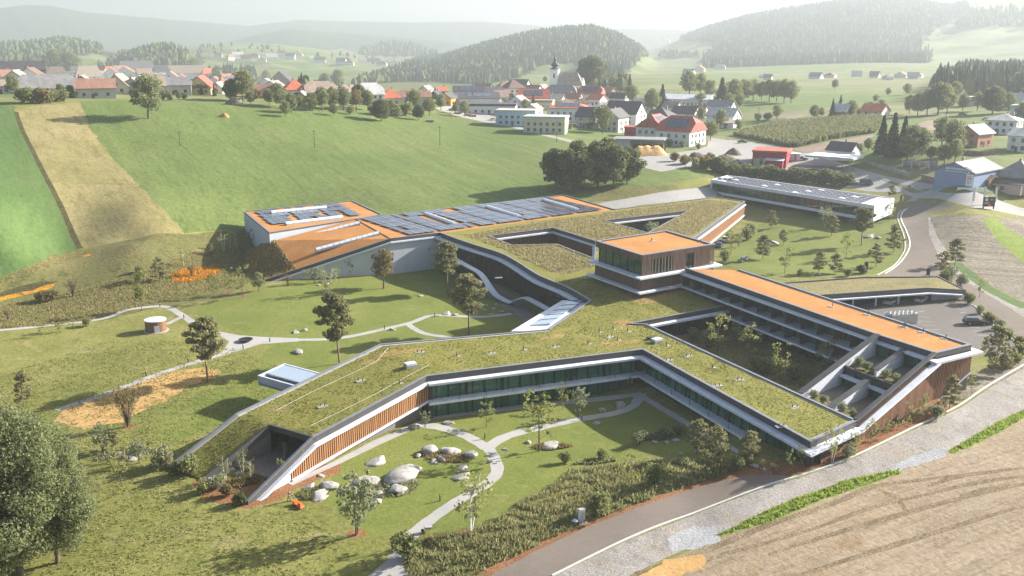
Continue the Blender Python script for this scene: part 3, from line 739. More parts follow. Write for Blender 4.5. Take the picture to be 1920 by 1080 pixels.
UNIT = {}
def unit_box(m):
    if m.name not in UNIT:
        mb = MB(); mb.box((0, 0, .5), (1, 1, 1)); UNIT[m.name] = mb.mesh('unit_' + m.name, m)
    return UNIT[m.name]
def ubox(name, m, parent, c, size, rz, origin=None):
    """a shared unit box scaled to size; c = centre of its base in world coordinates"""
    o = new_obj(name, unit_box(m), parent, loc=Vector(c) - (HB if origin is None else Vector(origin)), rz=rz, scale=size)
    return o
def slat_run(parent, p0, p1, zb, zt, step, w, dep, m, off=0.0, joined=None, skip=None):
    p0, p1 = Vector((p0[0], p0[1])), Vector((p1[0], p1[1]))
    d = p1 - p0; L = d.length; d.normalize(); n = Vector((d.y, -d.x)); rz = math.atan2(d.y, d.x)
    k = int(L / step)
    for i in range(k):
        t = (i + .5) / k
        z0 = zb[0] + (zb[1]-zb[0]) * t; z1 = zt[0] + (zt[1]-zt[0]) * t
        if z1 - z0 < .15 or (skip and skip(t)): continue
        q = p0 + d * (L * t) + n * off
        if joined is not None: joined.box((q.x, q.y, (z0+z1)/2), (w, dep, z1-z0), rz)
        else: ubox('slat', m, parent, (q.x, q.y, z0), (w, dep, z1-z0), rz)
def glazing(parent, p0, p1, z0, z1, off, pattern, glass, curt=.7, frame_w=.12, hmin=.4, zfun=None):
    """panes, frames and curtains along p0-p1; pattern = list of (kind, width) repeated"""
    p0, p1 = Vector((p0[0], p0[1])), Vector((p1[0], p1[1]))
    d = p1 - p0; L = d.length; d.normalize(); n = Vector((d.y, -d.x)); rz = math.atan2(d.y, d.x)
    tot = sum(w for _, w in pattern); reps = max(1, round(L / tot)); k = L / (tot * reps)
    s = 0.0
    for r in range(reps):
        for kind, w in pattern:
            w *= k
            q = p0 + d * (s + w/2) + n * off
            zb = z0
            if zfun is not None: zb = max(z0, zfun(q))
            s += w
            if z1 - zb < hmin: continue
            if kind == 'm':
                ubox('mullion', M_frame, parent, (q.x, q.y, zb), (w, .22, z1-zb), rz)
            else:
                ubox('window_pane', glass, parent, (q.x, q.y, zb + .05), (w - .02, .03, z1 - zb - .1), rz)
                if curt and random.random() < curt:
                    qq = q - n * .35
                    ubox('curtain', M_curt, parent, (qq.x, qq.y, zb + .08), (w - .05, .06, z1 - zb - .2), rz)

ZF = 7.6
def A(u, v, z): return atz(u, v, z)
ZR = 5.0   # height where the end ramps begin
Pl = [A(313,875,.5), A(441,776,ZR), A(712,645,ZF), A(1027,617,ZF), A(1106,563,ZF)]
curve_px = [(1106,563,ZF),(1060,537,7.8),(1010,516,8.1),(970,491,8.4),(940,475,8.8),(900,462,9.2),(860,449,9.6),(825,436,10.0)]
Cv = smooth_line([A(*c) for c in curve_px], 4)
B1, B2, B3, B4 = A(1152,392,10), A(1340,369,9.6), A(1397,377,9.4), A(1300,447,9.2)
LA, LB, LE = A(1284,502,13), A(1645,627,13), A(1755,662,13)      # rear wing, courtyard side
RB, RA = A(1822,646,13), A(1387,505,13)                          # rear wing, car-park side
ldir = (LE - LA).xy.normalized(); lnrm = Vector((ldir.y, -ldir.x))
Q8 = Vector((*(LA.xy + ldir * 15.0), 8.2))
Q7, Q6, Q5, Q4, Q3, Q2, Q1 = A(1185,606,ZF), A(1212,607,ZF), A(1607,788,ZF), A(1520,828,ZF), A(1205,655,ZF), A(800,705,ZF), A(587,820,ZR)
Q0 = A(465,940,.4)
R1, R3 = A(506,797,ZR), A(382,896,.4)
T0, T1, T2, T3 = A(1117,452,17), A(1250,432,17), A(1340,458,17), A(1204,479,17)
court2 = [A(919,442,9.4), A(1037,427,9.6), A(1117,452,9.3), A(1114,484,9.0), A(1044,457,9.2), A(959,459,9.2)]
tri = [A(1135,413,9.7), A(1290,395,9.6), A(1214,436,9.4)]
pavR = Vector((T2.x, T2.y, 9.0)); 
outline = Pl[:4] + Cv + [B1, B2, B3, B4, pavR, Vector((LA.x, LA.y, 8.6)), Q8, Q7, Q6, Q5, Q4, Q3, Q2, Q1, R1, R3]
green_o, GREEN_TRI = sheet('grass_roof', outline, [court2, tri], M_green, dz=-.22)
from mathutils.geometry import intersect_ray_tri
def on_roof(u, v):
    r = Vector(ray(u, v)); o = Vector((0, 0, CZ))
    for a, b, c in GREEN_TRI:
        h = intersect_ray_tri(a, b, c, r, o, True)
        if h: return h
    return atz(u, v, ZF - .2)
def roof_z(x, y):
    for a, b, c in GREEN_TRI:
        h = intersect_ray_tri(a, b, c, Vector((0, 0, -1)), Vector((x, y, 60)), True)
        if h: return h.z
    return None
def jag(poly, amp, seg):
    return rugged([p.xy for p in poly], amp, seg)
REG = [('dry_roof_grass', M_straw, jag([on_roof(*q) for q in [(872,441),(1000,419),(1135,400),(1325,375),(1385,380),(1304,438),(1240,452),(1118,458),(1112,500),(1060,515),(1025,507),(985,487),(945,467),(905,453)]], .5, 1.5)),
       ('brick_chip_patch', M_chip, jag([on_roof(*q) for q in [(1122,527),(1150,546),(1165,557),(1202,571),(1255,563),(1272,549),(1300,552),(1290,540),(1200,540),(1118,512)]], .25, 1.0)),
       ('brick_chip_patch', M_chip, jag([on_roof(*q) for q in [(672,686),(705,669),(735,656),(795,652),(790,659),(745,665),(700,681)]], .25, .8)),
       ('brick_chip_patch', M_chip, jag([on_roof(*q) for q in [(1005,633),(1040,626),(1062,628),(1050,634),(1015,637)]], .25, .8)),
       ('brick_chip_patch', M_chip, jag([on_roof(*q) for q in [(1148,604),(1175,598),(1192,604),(1185,614),(1160,612)]], .25, .8)),
       ('brick_chip_patch', M_chip, jag([on_roof(*q) for q in [(1110,645),(1150,640),(1200,636),(1195,642),(1150,648)]], .25, .8))]
def resurface():
    global green_o
    P = [Vector((p[0], p[1])) for p in outline]; fc = []
    def ccw(idx):
        a = sum(P[idx[i]].x * P[idx[(i+1) % len(idx)]].y - P[idx[(i+1) % len(idx)]].x * P[idx[i]].y for i in range(len(idx)))
        return idx if a > 0 else idx[::-1]
    fc.append(ccw(list(range(len(P)))))
    for poly in [court2, tri] + [r[2] for r in REG]:
        b = len(P); P += [Vector((p[0], p[1])) for p in poly]; fc.append(ccw(list(range(b, len(P)))))
    gx = np.arange(-60, 90, 2.0); gy = np.arange(115, 335, 2.0)
    nb = len(P)
    for x in gx:
        for y in gy:
            z = roof_z(x, y)
            if z is not None: P.append(Vector((x + random.uniform(-.3, .3), y + random.uniform(-.3, .3))))
    vo, eo, fo, ov, oe, of = delaunay_2d_cdt(P, [], fc, 0, 1e-4, True)
    zs = []
    zo = {i: p[2] - .22 for i, p in enumerate(list(outline) + list(court2) + list(tri))}
    for v, o in zip(vo, ov):
        k = [i for i in o if i in zo]
        z = zo[k[0]] if k else roof_z(v.x, v.y)
        if z is None: z = roof_z(v.x * .999 + 10 * .001, v.y * .999 + 190 * .001)
        if z is None: z = ZF - .22
        if not k: z += random.uniform(-.05, .07)
        zs.append(z)
    sets = {}
    for f, o in zip(fo, of):
        if 0 not in o or 1 in o or 2 in o: continue
        sets.setdefault(max(o), []).append(tuple(f))
    bpy.data.objects.remove(green_o)
    V = np.array([(v.x, v.y, z) for v, z in zip(vo, zs)]) - np.array(HB)
    for k, fs in sets.items():
        F = np.array(fs); used = np.unique(F); mp = np.full(len(V), -1); mp[used] = np.arange(len(used))
        nm, mm = ('grass_roof', M_green) if k == 0 else REG[k - 3][:2]
        o = new_obj(nm, np_mesh(nm, V[used], mp[F], mm, smooth=True), hotel)
        if k == 0: green_o = o
resurface()

par = HM(); cop = HM(); eav = HM()
def edge(pts, eave=1.5, par_h=1.0, closed=False, par_only=False, ez=.38):
    """roof edge: dark parapet, thin grey coping and a projecting white eave below it"""
    band(par, pts, -.40, 0, -par_h, -.05, closed)
    band(cop, pts, -.44, .05, -.05, .03, closed)
    if not par_only: band(eav, pts, -1.0, eave, -par_h - ez, -par_h - .003, closed)
front_line = [Q0, Q1, Q2, Q3, Q4, Q5]           # outside on the right-hand side
band(par, front_line, -.40, 0, -1.0, -.05); band(cop, front_line, -.44, .05, -.05, .03)
band(eav, [Q0, Q1, Q2], -1.0, .7, -1.39, -1.01); band(eav, [Q2, Q3, Q4, Q5], -1.0, 1.4, -1.38, -1.003)
edge([Pl[3], Pl[2], Pl[1], Pl[0]], eave=.35, par_h=.7)
edge(Cv[::-1], eave=1.6, par_h=1.25)
edge([Q5, Q6, Q7, Q8], eave=1.1)
edge([B4, B3], eave=.4)
edge([B3, B2, B1], par_only=True)
band(par, [Pl[4], Pl[3]], -.40, 0, -1.0, -.05); band(cop, [Pl[4], Pl[3]], -.44, .05, -.05, .03)
edge(court2, eave=.8, closed=True)
edge([tri[0], tri[1], tri[2]], eave=.7, closed=True)

# recess in the grass ramp: inner wall, back soffit and deck
rec = HM()
band(rec, [R3, R1], -.35, .02, -1.2, .06)
band(rec, [R1, Q1], -.35, .02, -.9, .04)
part('recess_edge', rec, M_dark)
rw = HM()
g0 = .1
rw.hexa([(R3.x, R3.y, g0), (R1.x, R1.y, g0), (R1.x-.3, R1.y+.1, g0), (R3.x-.3, R3.y+.1, g0)], [(R3.x, R3.y, R3.z-.3), (R1.x, R1.y, R1.z-.9), (R1.x-.3, R1.y+.1, R1.z-.9), (R3.x-.3, R3.y+.1, R3.z-.3)])
part('recess_wall', rw, mat('taupe_board', (.15,.125,.115), .8, .15, 1))
bk = HM(); mid1 = R1.lerp(Pl[2], .16); mid2 = Q1.lerp(Q2, .16)
bk.hexa([(mid1.x, mid1.y, 0), (mid2.x, mid2.y, 0), (mid2.x, mid2.y+.3, 0), (mid1.x, mid1.y+.3, 0)], [(mid1.x, mid1.y, mid1.z-.6), (mid2.x, mid2.y, mid2.z-.6), (mid2.x, mid2.y+.3, mid2.z-.6), (mid1.x, mid1.y+.3, mid1.z-.6)])
part('recess_back_wall', bk, M_core)
dk = HM(); 
dkp = [R3.lerp(R1, .45), mid1, mid2, Q0.lerp(Q1, .5)]
dk.prism([(p.x, p.y) for p in dkp], 0.0, .45)
part('recess_deck', dk, M_deck)

# hidden outer walls under the roof
wal = HM()
def gz(p): return min(hz1(p[0], p[1]), p[2]) - 1.5
band(wal, [Pl[3], Pl[2], Pl[1], Pl[0]], -1.0, -.6, 0, -1.1, zlo=gz)
band(wal, [Pl[4], Pl[3]], -1.6, -1.2, 0, -1.1, zlo=gz)
band(wal, [Q5, Q6, Q7, Q8], -1.6, -1.3, 0, -1.2, zlo=gz)
band(wal, [B3, B2, B1], -.8, -.4, 0, -1.0, zlo=gz)
part('rear_wall', wal, M_core)['kind'] = 'stuff'

# -- timber-clad ramp wall on the left of the front courtyard
inn = HM()
fz = lambda t: None
def on(a, b, t): return a.lerp(b, t)
n1 = (Q2 - Q1).xy.normalized(); nn = Vector((n1.y, -n1.x))
slw = new_obj('timber_wall', None, hotel)
M_backing = mat('slat_backing', (.05,.032,.022), .9, .15, 1)
K0 = on(Q0, Q1, .62)                        # lower end of the timber
for a, b, zb in ((K0, Q1, (.35, .6)), (Q1, Q2, (.6, 3.4))):
    pa, pb = a.xy + nn * .1, b.xy + nn * .1
    zt = (a.z - 1.4, b.z - 1.4)
    inn.strip(pa, pb, -.35, -.05, zb, zt)
    slat_run(slw, pa, pb, zb, zt, .42, .22, .16, M_slat, off=.06)
part('backing', inn, M_backing, slw)
lg = HM()
band(lg, [Vector((K0.x, K0.y, .35)), Vector((Q1.x, Q1.y, .6)), Vector((Q2.x, Q2.y, 3.4))], -.6, .5, -.32, -.02)
part('ledge', lg, M_ledge, slw)
ww = HM(); ww.strip(Q0.xy, K0.xy, -.3, .1, (-.4, -.4), (Q0.z - .9, K0.z - 1.35)); part('white_wall_end', ww, M_white, slw)
gw = HM(); gw.strip(Q1.xy, Q2.xy, -1.6, -1.3, (-.5, -.5), (.5, 3.1)); part('ground_floor_wall', gw, mat('grey_boarding', (.17,.16,.155), .8, .12, 2), slw)

# -- glazed courtyard fronts of the front wing
PAT = [('m', .45), ('p', .85), ('m', .12), ('p', 1.95), ('m', .25), ('p', 1.95), ('m', .12), ('p', .85)]
ff = new_obj('courtyard_front', None, hotel)
slab = HM()
s2 = Vector((Q2.x, Q2.y, 3.3)); s3 = Vector((Q3.x, Q3.y, 3.3)); s4 = Vector((Q4.x, Q4.y, 3.3))
band(slab, [s2, s3, s4.lerp(s3, .12)], -2.0, 1.45, -.42, 0)
part('balcony', slab, M_ledge, ff)
for a, b, gl in ((Q2, Q3, 0), (Q3, Q4, 1)):
    d = (b - a).xy.normalized(); i0, i1 = (.3, 1.2) if gl == 0 else (1.2, .6)
    pa, pb = a.xy + d * i0, b.xy - d * i1
    glazing(ff, pa, pb, 3.32, 6.25, -.25, PAT, M_glass, .85)
    glazing(ff, pa, pb, .05, 2.9, -.45, PAT, M_glass, .85, zfun=(lambda q: hz1(q.x, q.y)) if gl else None)
    rail = HM()
    for i in range(1, 8):
        q = pa.lerp(pb, i / 8) + Vector((d.y, -d.x)) * 1.38
        ubox('post', M_frame, ff, (q.x, q.y, 2.4), (.07, .07, 1.9), 0)
ic = HM()
band(ic, [Q2, Q3, Q4], -2.2, -2.0, 0, -1.2, zlo=lambda p: -.3)
part('inner_wall', ic, M_core, ff)
en = HM(); band(en, [Q4, Q5], -.6, -.2, -6, -1.3); part('end_wall', en, M_core, ff)
for z0_, z1_ in ((3.32, 6.25), (.05, 2.9)):
    ubox('corner_column', M_core, ff, (Q3.x - .5, Q3.y + .8, z0_), (1.0, 1.0, z1_ - z0_), .3)
    ubox('corner_column', M_core, ff, (Q2.x + .35, Q2.y + .6, z0_), (.9, .9, z1_ - z0_), .3)

# -- curved wing towards the garden
cw = new_obj('curved_wing_front', None, hotel)
cvr = Cv[::-1]
for i in range(len(cvr) - 1):
    a, b = cvr[i], cvr[i+1]
    zt = min(a.z, b.z) - 1.65
    glazing(cw, a.xy, b.xy, .15, zt, -.5, [('m', .14), ('p', 2.4)], M_glassd, 0)
iw = HM(); band(iw, cvr, -3.4, -3.1, 0, -1.3, zlo=lambda p: -.5); part('inner_wall', iw, M_core, cw)
rib = HM()
rpx = [(825,468,5.6),(850,483,5.5),(880,500,5.2),(899,511,4.6),(911,526,3.4),(922,543,2.0),(934,555,1.1),(957,566,.6),(967,561,1.6),(982,557,2.6),(993,560,3.0),(1028,579,2.9)]
band(rib, smooth_line([A(*c) for c in rpx], 3), -.8, .75, -.3, 0)
part('ribbon_canopy', rib, M_ledge, cw)
# glass roofed link
lk = HM()
i0, i1, o0, o1 = A(958,621,6.35), A(1054,563,6.35), A(1027,618,6.35), A(1104,563,6.35)
lk.prism([(p.x, p.y) for p in (i0, o0, o1, i1)], 5.9, 6.35)
linko = part('glazed_link', lk, M_ledge)
for k in range(5):
    t0, t1 = .14 + k * .165, .14 + (k + 1) * .165 - .012
    ia0, ia1, oa0, oa1 = i0.lerp(i1, t0).lerp(o0.lerp(o1, t0), .3), i0.lerp(i1, t1).lerp(o0.lerp(o1, t1), .3), i0.lerp(i1, t0).lerp(o0.lerp(o1, t0), .88), i0.lerp(i1, t1).lerp(o0.lerp(o1, t1), .88)
    q = HM(); q.hexa([(*p.xy, 6.352) for p in (ia0, oa0, oa1, ia1)], [(*ia0.xy, 6.5), (*oa0.xy, 6.75), (*oa1.xy, 6.75), (*ia1.xy, 6.5)])
    part('roof_pane', q, M_glassr, linko)
    fr = HM(); fr.hexa([(*p.xy, 6.36) for p in (ia1, oa1, oa1 + (oa1-oa0)*.07, ia1 + (ia1-ia0)*.07)], [(*ia1.xy, 6.56), (*oa1.xy, 6.8), (*(oa1 + (oa1-oa0)*.07).xy, 6.8), (*(ia1 + (ia1-ia0)*.07).xy, 6.56)])
    part('roof_bar', fr, M_frame, linko)

# -- sunken courts in the roof
for nm, hole, zfl in (('sunken_court', court2, 3.0), ('sunken_court', tri, 3.0)):
    ct = new_obj(nm, None, hotel)
    fl = HM(); fl.prism([(p.x, p.y) for p in hole], zfl - .3, zfl); part('court_floor', fl, M_heath, ct)
    wl = HM(); band(wl, hole, -1.4, -1.1, 0, -1.3, closed=True, zlo=lambda p: zfl - .2); part('court_wall', wl, M_backing, ct)
    js = HM()
    for i in range(len(hole)):
        a, b = hole[i], hole[(i+1) % len(hole)]
        dd = (b - a).xy.normalized(); nm2 = Vector((dd.y, -dd.x))
        slat_run(ct, a.xy + dd * 1.0, b.xy - dd * 1.0, (zfl, zfl), (a.z - 1.4, b.z - 1.4), .45, .2, .12, M_slat3, off=-1.0, joined=js)
    o = part('slats', js, M_slat3, ct); o['kind'] = 'stuff'

# -- timber wall towards the entrance lawn
bw = new_obj('timber_wall', None, hotel)
dd = (B3 - B4).xy.normalized(); n2 = Vector((dd.y, -dd.x))
x_ = HM(); x_.strip(B4.xy, B3.xy, -.5, -.1, (4.1, 5.0), (B4.z - 1.4, B3.z - 1.4)); part('backing', x_, mat('timber_backing', (.22,.115,.065), .9, .15, 1), bw)
js = HM(); slat_run(bw, B4.xy, B3.xy, (4.1, 5.0), (B4.z - 1.4, B3.z - 1.4), .5, .22, .12, M_slat, off=-.02, joined=js)
o = part('slats', js, M_slat, bw); o['kind'] = 'stuff'
x_ = HM(); band(x_, [Vector((B4.x, B4.y, 4.1)), Vector((B3.x, B3.y, 5.0))], -.7, .5, -.3, 0); part('ledge', x_, M_ledge, bw)

# -- hall with solar roof
ZH = 10.0
H1, H2 = A(825,436,ZH), A(732,447,ZH)
H3, H4, H5 = A(666,410,ZH), A(1057,365,ZH), B1
H0 = A(495,525,1.3)
hall = new_obj('hall', None, hotel)
sheet('solar_roof', [H2, H1, H5, H4, H3], [], M_orange, hall, -.25)
Hm = A(557,497,0)   # lower end of the gravel ramp
tt = ((Hm.xy - H2.xy).length) / ((H0.xy - H2.xy).length)
# height of the ramp edge where the picture shows its lower end
best = min(((abs(proj(H2.lerp(H0, t))[0] - 557), t) for t in np.linspace(0, 1, 400)))[1]
R_lo = H2.lerp(H0, best)
backdir = (H3.xy - H2.xy)
R_lo_b = A(515,450,7.5)
sheet('gravel_ramp', [H2, H3, R_lo_b, R_lo], [], M_orange, hall, -.12)
edge([H0, H2, H1], eave=.5, par_h=.9)
bkp = [R_lo_b, R_lo, H0 + Vector((.6, .4, -.2)), G(470, 512), G(452, 492), G(462, 470), R_lo_b.lerp(G(470, 462), .55)]
bko, BANK_TRI = sheet('planted_bank', [Vector((p.x, p.y, p.z + (-.15 if k < 3 else -.3))) for k, p in enumerate(bkp)], [], M_heath, hall)
edge([H5, H4, H3], par_only=True, par_h=.8)
hw = HM()
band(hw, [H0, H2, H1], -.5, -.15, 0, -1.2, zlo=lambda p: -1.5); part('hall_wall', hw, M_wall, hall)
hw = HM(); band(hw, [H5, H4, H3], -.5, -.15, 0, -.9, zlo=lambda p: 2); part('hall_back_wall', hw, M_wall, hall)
bar = HM(); band(bar, [H2, H3], -.1, .1, -.2, .02); part('roof_joint', bar, M_dark, hall)
# upper block
ZB = 9.6
X1, X2, X3 = A(457,396,ZB), A(661,376,ZB), A(718,402,ZB)
X4 = A(505,436,ZB)
X5 = X4.lerp(X3, 1.0)
blk = new_obj('hall_block', None, hotel)
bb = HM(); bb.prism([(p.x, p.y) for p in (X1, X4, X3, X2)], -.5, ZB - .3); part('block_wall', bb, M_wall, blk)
sheet('block_roof', [X1, X4, X3, X2], [], M_orange, blk, -.22)
edge([X1, X4, X3, X2], par_only=True, closed=True, par_h=.5)

for nm_, mb_, mm_ in (('parapet', par, M_dark), ('coping', cop, M_cop), ('eave', eav, M_ledge)): part(nm_, mb_, mm_)['kind'] = 'stuff'
gs = HM(); band(gs, [Pl[3], Pl[2], Pl[1], Pl[0]], -1.0, -.42, -.2, -.12); part('gravel_margin', gs, M_path)
gs = HM(); band(gs, [Q1, Q2, Q3, Q4, Q5, Q6], -.78, -.42, -.26, -.15); part('gravel_margin', gs, M_path)
gs = HM(); band(gs, [LA, LB, LE, RB, RA], -.85, -.5, -.25, -.14); part('gravel_margin', gs, M_path)

# solar panels, set in ridged pairs
def panel_mesh(L, W):
    mb = MB(); mb.box((0, 0, .03), (W, L, .06)); return mb.mesh('solar_panel', M_pv)
PM = panel_mesh(5.55, 1.64)
def tilt_panel(parent, x, y, z, rz, tilt, mesh=None):
    o = new_obj('solar_panel', mesh or PM, parent, loc=Vector((x, y, z)) - HB)
    o.rotation_euler = (0, tilt, rz)
    return o
e1 = (H4 - H3).xy.normalized(); e2 = Vector((e1.y, -e1.x))
rz1 = math.atan2(e1.y, e1.x)
random.seed(5)
sky_lines = [((799,402),(855,422)), ((914,389),(974,407)), ((1020,376),(1082,394))]
sky_mid = [(A(*a, ZH).xy + A(*b, ZH).xy) / 2 for a, b in sky_lines]
Wd = (H5 - H4).xy.dot(e2)
Ld = (H4 - H3).length
gi = 0
s = 1.6
while s < Ld - 10:
    for row in range(5):
        o_ = 3.6 + row * 6.0
        for j in range(5):
            q = H3.xy + e1 * (s + j * 1.8 + .8) + e2 * o_
            # stay inside the roof outline and off the skylights
            if o_ > Wd - 2.5: continue
            dfront = (q - H2.xy).dot(e2)
            lim = 0
            f0, f1 = H2.xy, H5.xy
            # front border of the solar field runs from H2 over H1 to H5
            side = (H1.xy - H2.xy).cross(q - H2.xy); side2 = (H5.xy - H1.xy).cross(q - H1.xy); side3 = (H3.xy - H2.xy).cross(q - H2.xy)
            if side < 30 or side2 < 150 or side3 > -20: continue
            if any(abs((q - m).dot(e1)) < 2.3 and abs((q - m).dot(e2)) < 8.5 for m in sky_mid): continue
            if random.random() < .02: continue
            tilt_panel(hall, q.x, q.y, ZH + .12, rz1, .06 if j % 2 else -.06)
    s += 5 * 1.8 + .9
eb1 = (X2 - X1).xy.normalized(); eb2 = (X4 - X1).xy.normalized(); rzb = math.atan2(eb1.y, eb1.x)
for row, o_ in enumerate((5.6, 12.2, 18.2, 23.6)):
    for grp in range(3):
        for j in range(5):
            s_ = 4.0 + grp * 9.6 + j * 1.75
            if s_ > (X2 - X1).length - 3.5: continue
            q = X1.xy + eb1 * s_ + eb2 * o_
            if (X3.xy - X4.xy).cross(q - X4.xy) < 70 or random.random() < .06: continue
            if row in (0, 2) and grp < 2 and j > 3: continue
            tilt_panel(blk, q.x, q.y, ZB + .1, rzb, .06 if j % 2 else -.06)
def skylight(parent, p0, p1, w, nseg=10, h=.55):
    p0, p1 = Vector(p0), Vector(p1)
    d = (p1 - p0).xy.normalized(); n = Vector((d.y, -d.x)); z = p0.z
    mb = HM()
    def pt(t, o, dz):
        q = p0.lerp(p1, t); return (q.x + n.x * o, q.y + n.y * o, q.z + dz)
    mb.hexa([pt(0, -w/2-.12, -.3), pt(0, w/2+.12, -.3), pt(1, w/2+.12, -.3), pt(1, -w/2-.12, -.3)][::-1], [pt(0, -w/2-.12, .25), pt(0, w/2+.12, .25), pt(1, w/2+.12, .25), pt(1, -w/2-.12, .25)][::-1])
    sk = part('skylight', mb, M_conc, hotel)
    for k in range(nseg):
        t0, t1 = (k + .04) / nseg, (k + .96) / nseg
        q = HM()
        prof = [(-w/2, .252), (-w/2, .38), (-w*.25, .25 + h*.8), (0, .25 + h), (w*.25, .25 + h*.8), (w/2, .38), (w/2, .252)]
        q.hexa([pt(t0, o, dz) for o, dz in prof], [pt(t1, o, dz) for o, dz in prof])
        part('skylight_pane', q, M_sky, sk)
def rp(u, v): # on the ramp plane
    a, b, c = H2, H3, R_lo.lerp(R_lo_b, .5)
    nrm = (b - a).cross(c - a); r = Vector(ray(u, v)); o = Vector((0, 0, CZ))
    t = nrm.dot(a - o) / nrm.dot(r); return o + r * t + Vector((0, 0, .25))
skylight(hall, rp(562,450), rp(674,421), 1.5, 11); skylight(hall, rp(592,472), rp(710,440), 1.5, 11)
for a, b in sky_lines: skylight(hall, A(*a, ZH - .2), A(*b, ZH - .2), 1.9, 10)
skylight(blk, A(508,400,ZB), A(612,390,ZB), 1.5, 9); skylight(blk, A(535,421,ZB), A(642,408,ZB), 1.5, 9)

# -- roof pavilion
pv = new_obj('roof_pavilion', None, hotel)
ring = [T0, T3, T2, T1]
def lvl(z): return [Vector((p.x, p.y, z)) for p in ring]
x_ = HM(); band(x_, lvl(17), -.45, -.06, -1.0, -.02, closed=True); part('parapet', x_, M_backing, pv)
x_ = HM(); band(x_, lvl(17), -.7, .06, -.02, .08, closed=True); part('coping', x_, M_cop, pv)
sheet('gravel_roof', lvl(17), [], M_orange, pv, -.2)
x_ = HM(); x_.prism([(p.x, p.y) for p in lvl(0)], 9.0, 12.2); part('lower_body', x_, M_backing, pv)
x_ = HM(); M4 = mitre(lvl(0), True); x_.prism([(p.x - m.x * .6, p.y - m.y * .6) for p, m in zip(ring, M4)], 12.4, 16.6); part('upper_body', x_, M_frame, pv)
x_ = HM(); x_.prism([(p.x + m.x * 1.5, p.y + m.y * 1.5) for p, m in zip(ring, M4)], 12.05, 12.42); part('slab', x_, M_ledge, pv)
x_ = HM(); x_.prism([(p.x + m.x * 1.5, p.y + m.y * 1.5) for p, m in zip(ring, M4)], 8.85, 9.2); part('slab', x_, M_ledge, pv)
x_ = HM(); x_.prism([(p.x - m.x * 1.2, p.y - m.y * 1.2) for p, m in zip(ring, M4)], 6.0, 8.85); part('plinth', x_, M_core, pv)
slat_run(pv, T0.xy, T3.xy, (15.7, 15.7), (17, 17), .34, .17, .14, M_slat2, off=.02)
slat_run(pv, T3.xy, T2.xy, (12.42, 12.42), (17, 17), .36, .17, .14, M_slat2, off=.02, skip=lambda t: .12 < t < .42 or .60 < t < .70)
slat_run(pv, T3.xy, T2.xy, (15.9, 15.9), (17, 17), .36, .17, .14, M_slat2, off=.02, skip=lambda t: not (.12 < t < .42 or .60 < t < .70))
js = HM()
slat_run(pv, T0.xy, T3.xy, (9.2, 9.2), (12.05, 12.05), .42, .2, .14, M_slat3, off=.04, joined=js)
slat_run(pv, T3.xy, T2.xy, (9.2, 9.2), (12.05, 12.05), .42, .2, .14, M_slat3, off=.04, joined=js)
slat_run(pv, T3.xy.lerp(T2.xy, .12), T3.xy.lerp(T2.xy, .42), (12.42, 12.42), (15.9, 15.9), .8, .2, .14, M_slat2, off=.02, joined=js)
o = part('slats', js, M_slat2, pv); o['kind'] = 'stuff'
glazing(pv, T0.xy.lerp(T3.xy, .06), T3.xy.lerp(T0.xy, .02), 12.45, 15.7, -.3, [('m', .3), ('p', 2.2), ('m', .12), ('p', 2.2)], M_glassp, .3)
glazing(pv, T3.xy.lerp(T2.xy, .12), T3.xy.lerp(T2.xy, .42), 12.45, 15.9, -.25, [('m', .2), ('p', 1.6)], M_glass, 1)
glazing(pv, T3.xy.lerp(T2.xy, .60), T3.xy.lerp(T2.xy, .70), 12.45, 15.9, -.25, [('m', .15), ('p', .9)], M_glassd, 0)
for u, v in ((1222,452),(1313,454)):
    q = A(u, v, 16.8); ubox('roof_vent', M_dark, pv, (q.x, q.y, 16.8), (.2, .2, .7), 0); ubox('vent_pad', M_conc, pv, (q.x + .3, q.y, 16.79), (1.6, .7, .08), .5)
st = HM(); q0, q1 = T3.lerp(T2, .62), None
sa = T3.xy.lerp(T2.xy, .60) + Vector((.6, -.8)) * 2.6
st.hexa([(sa.x, sa.y, 7.6), (sa.x + 1.2, sa.y + .8, 7.6), (sa.x + 3.6, sa.y + 3.0, 8.7), (sa.x + 2.4, sa.y + 3.6, 8.7)], [(sa.x, sa.y, 7.75), (sa.x + 1.2, sa.y + .8, 7.75), (sa.x + 3.6, sa.y + 3.0, 8.9), (sa.x + 2.4, sa.y + 3.6, 8.9)])
part('stair', st, M_core, pv)

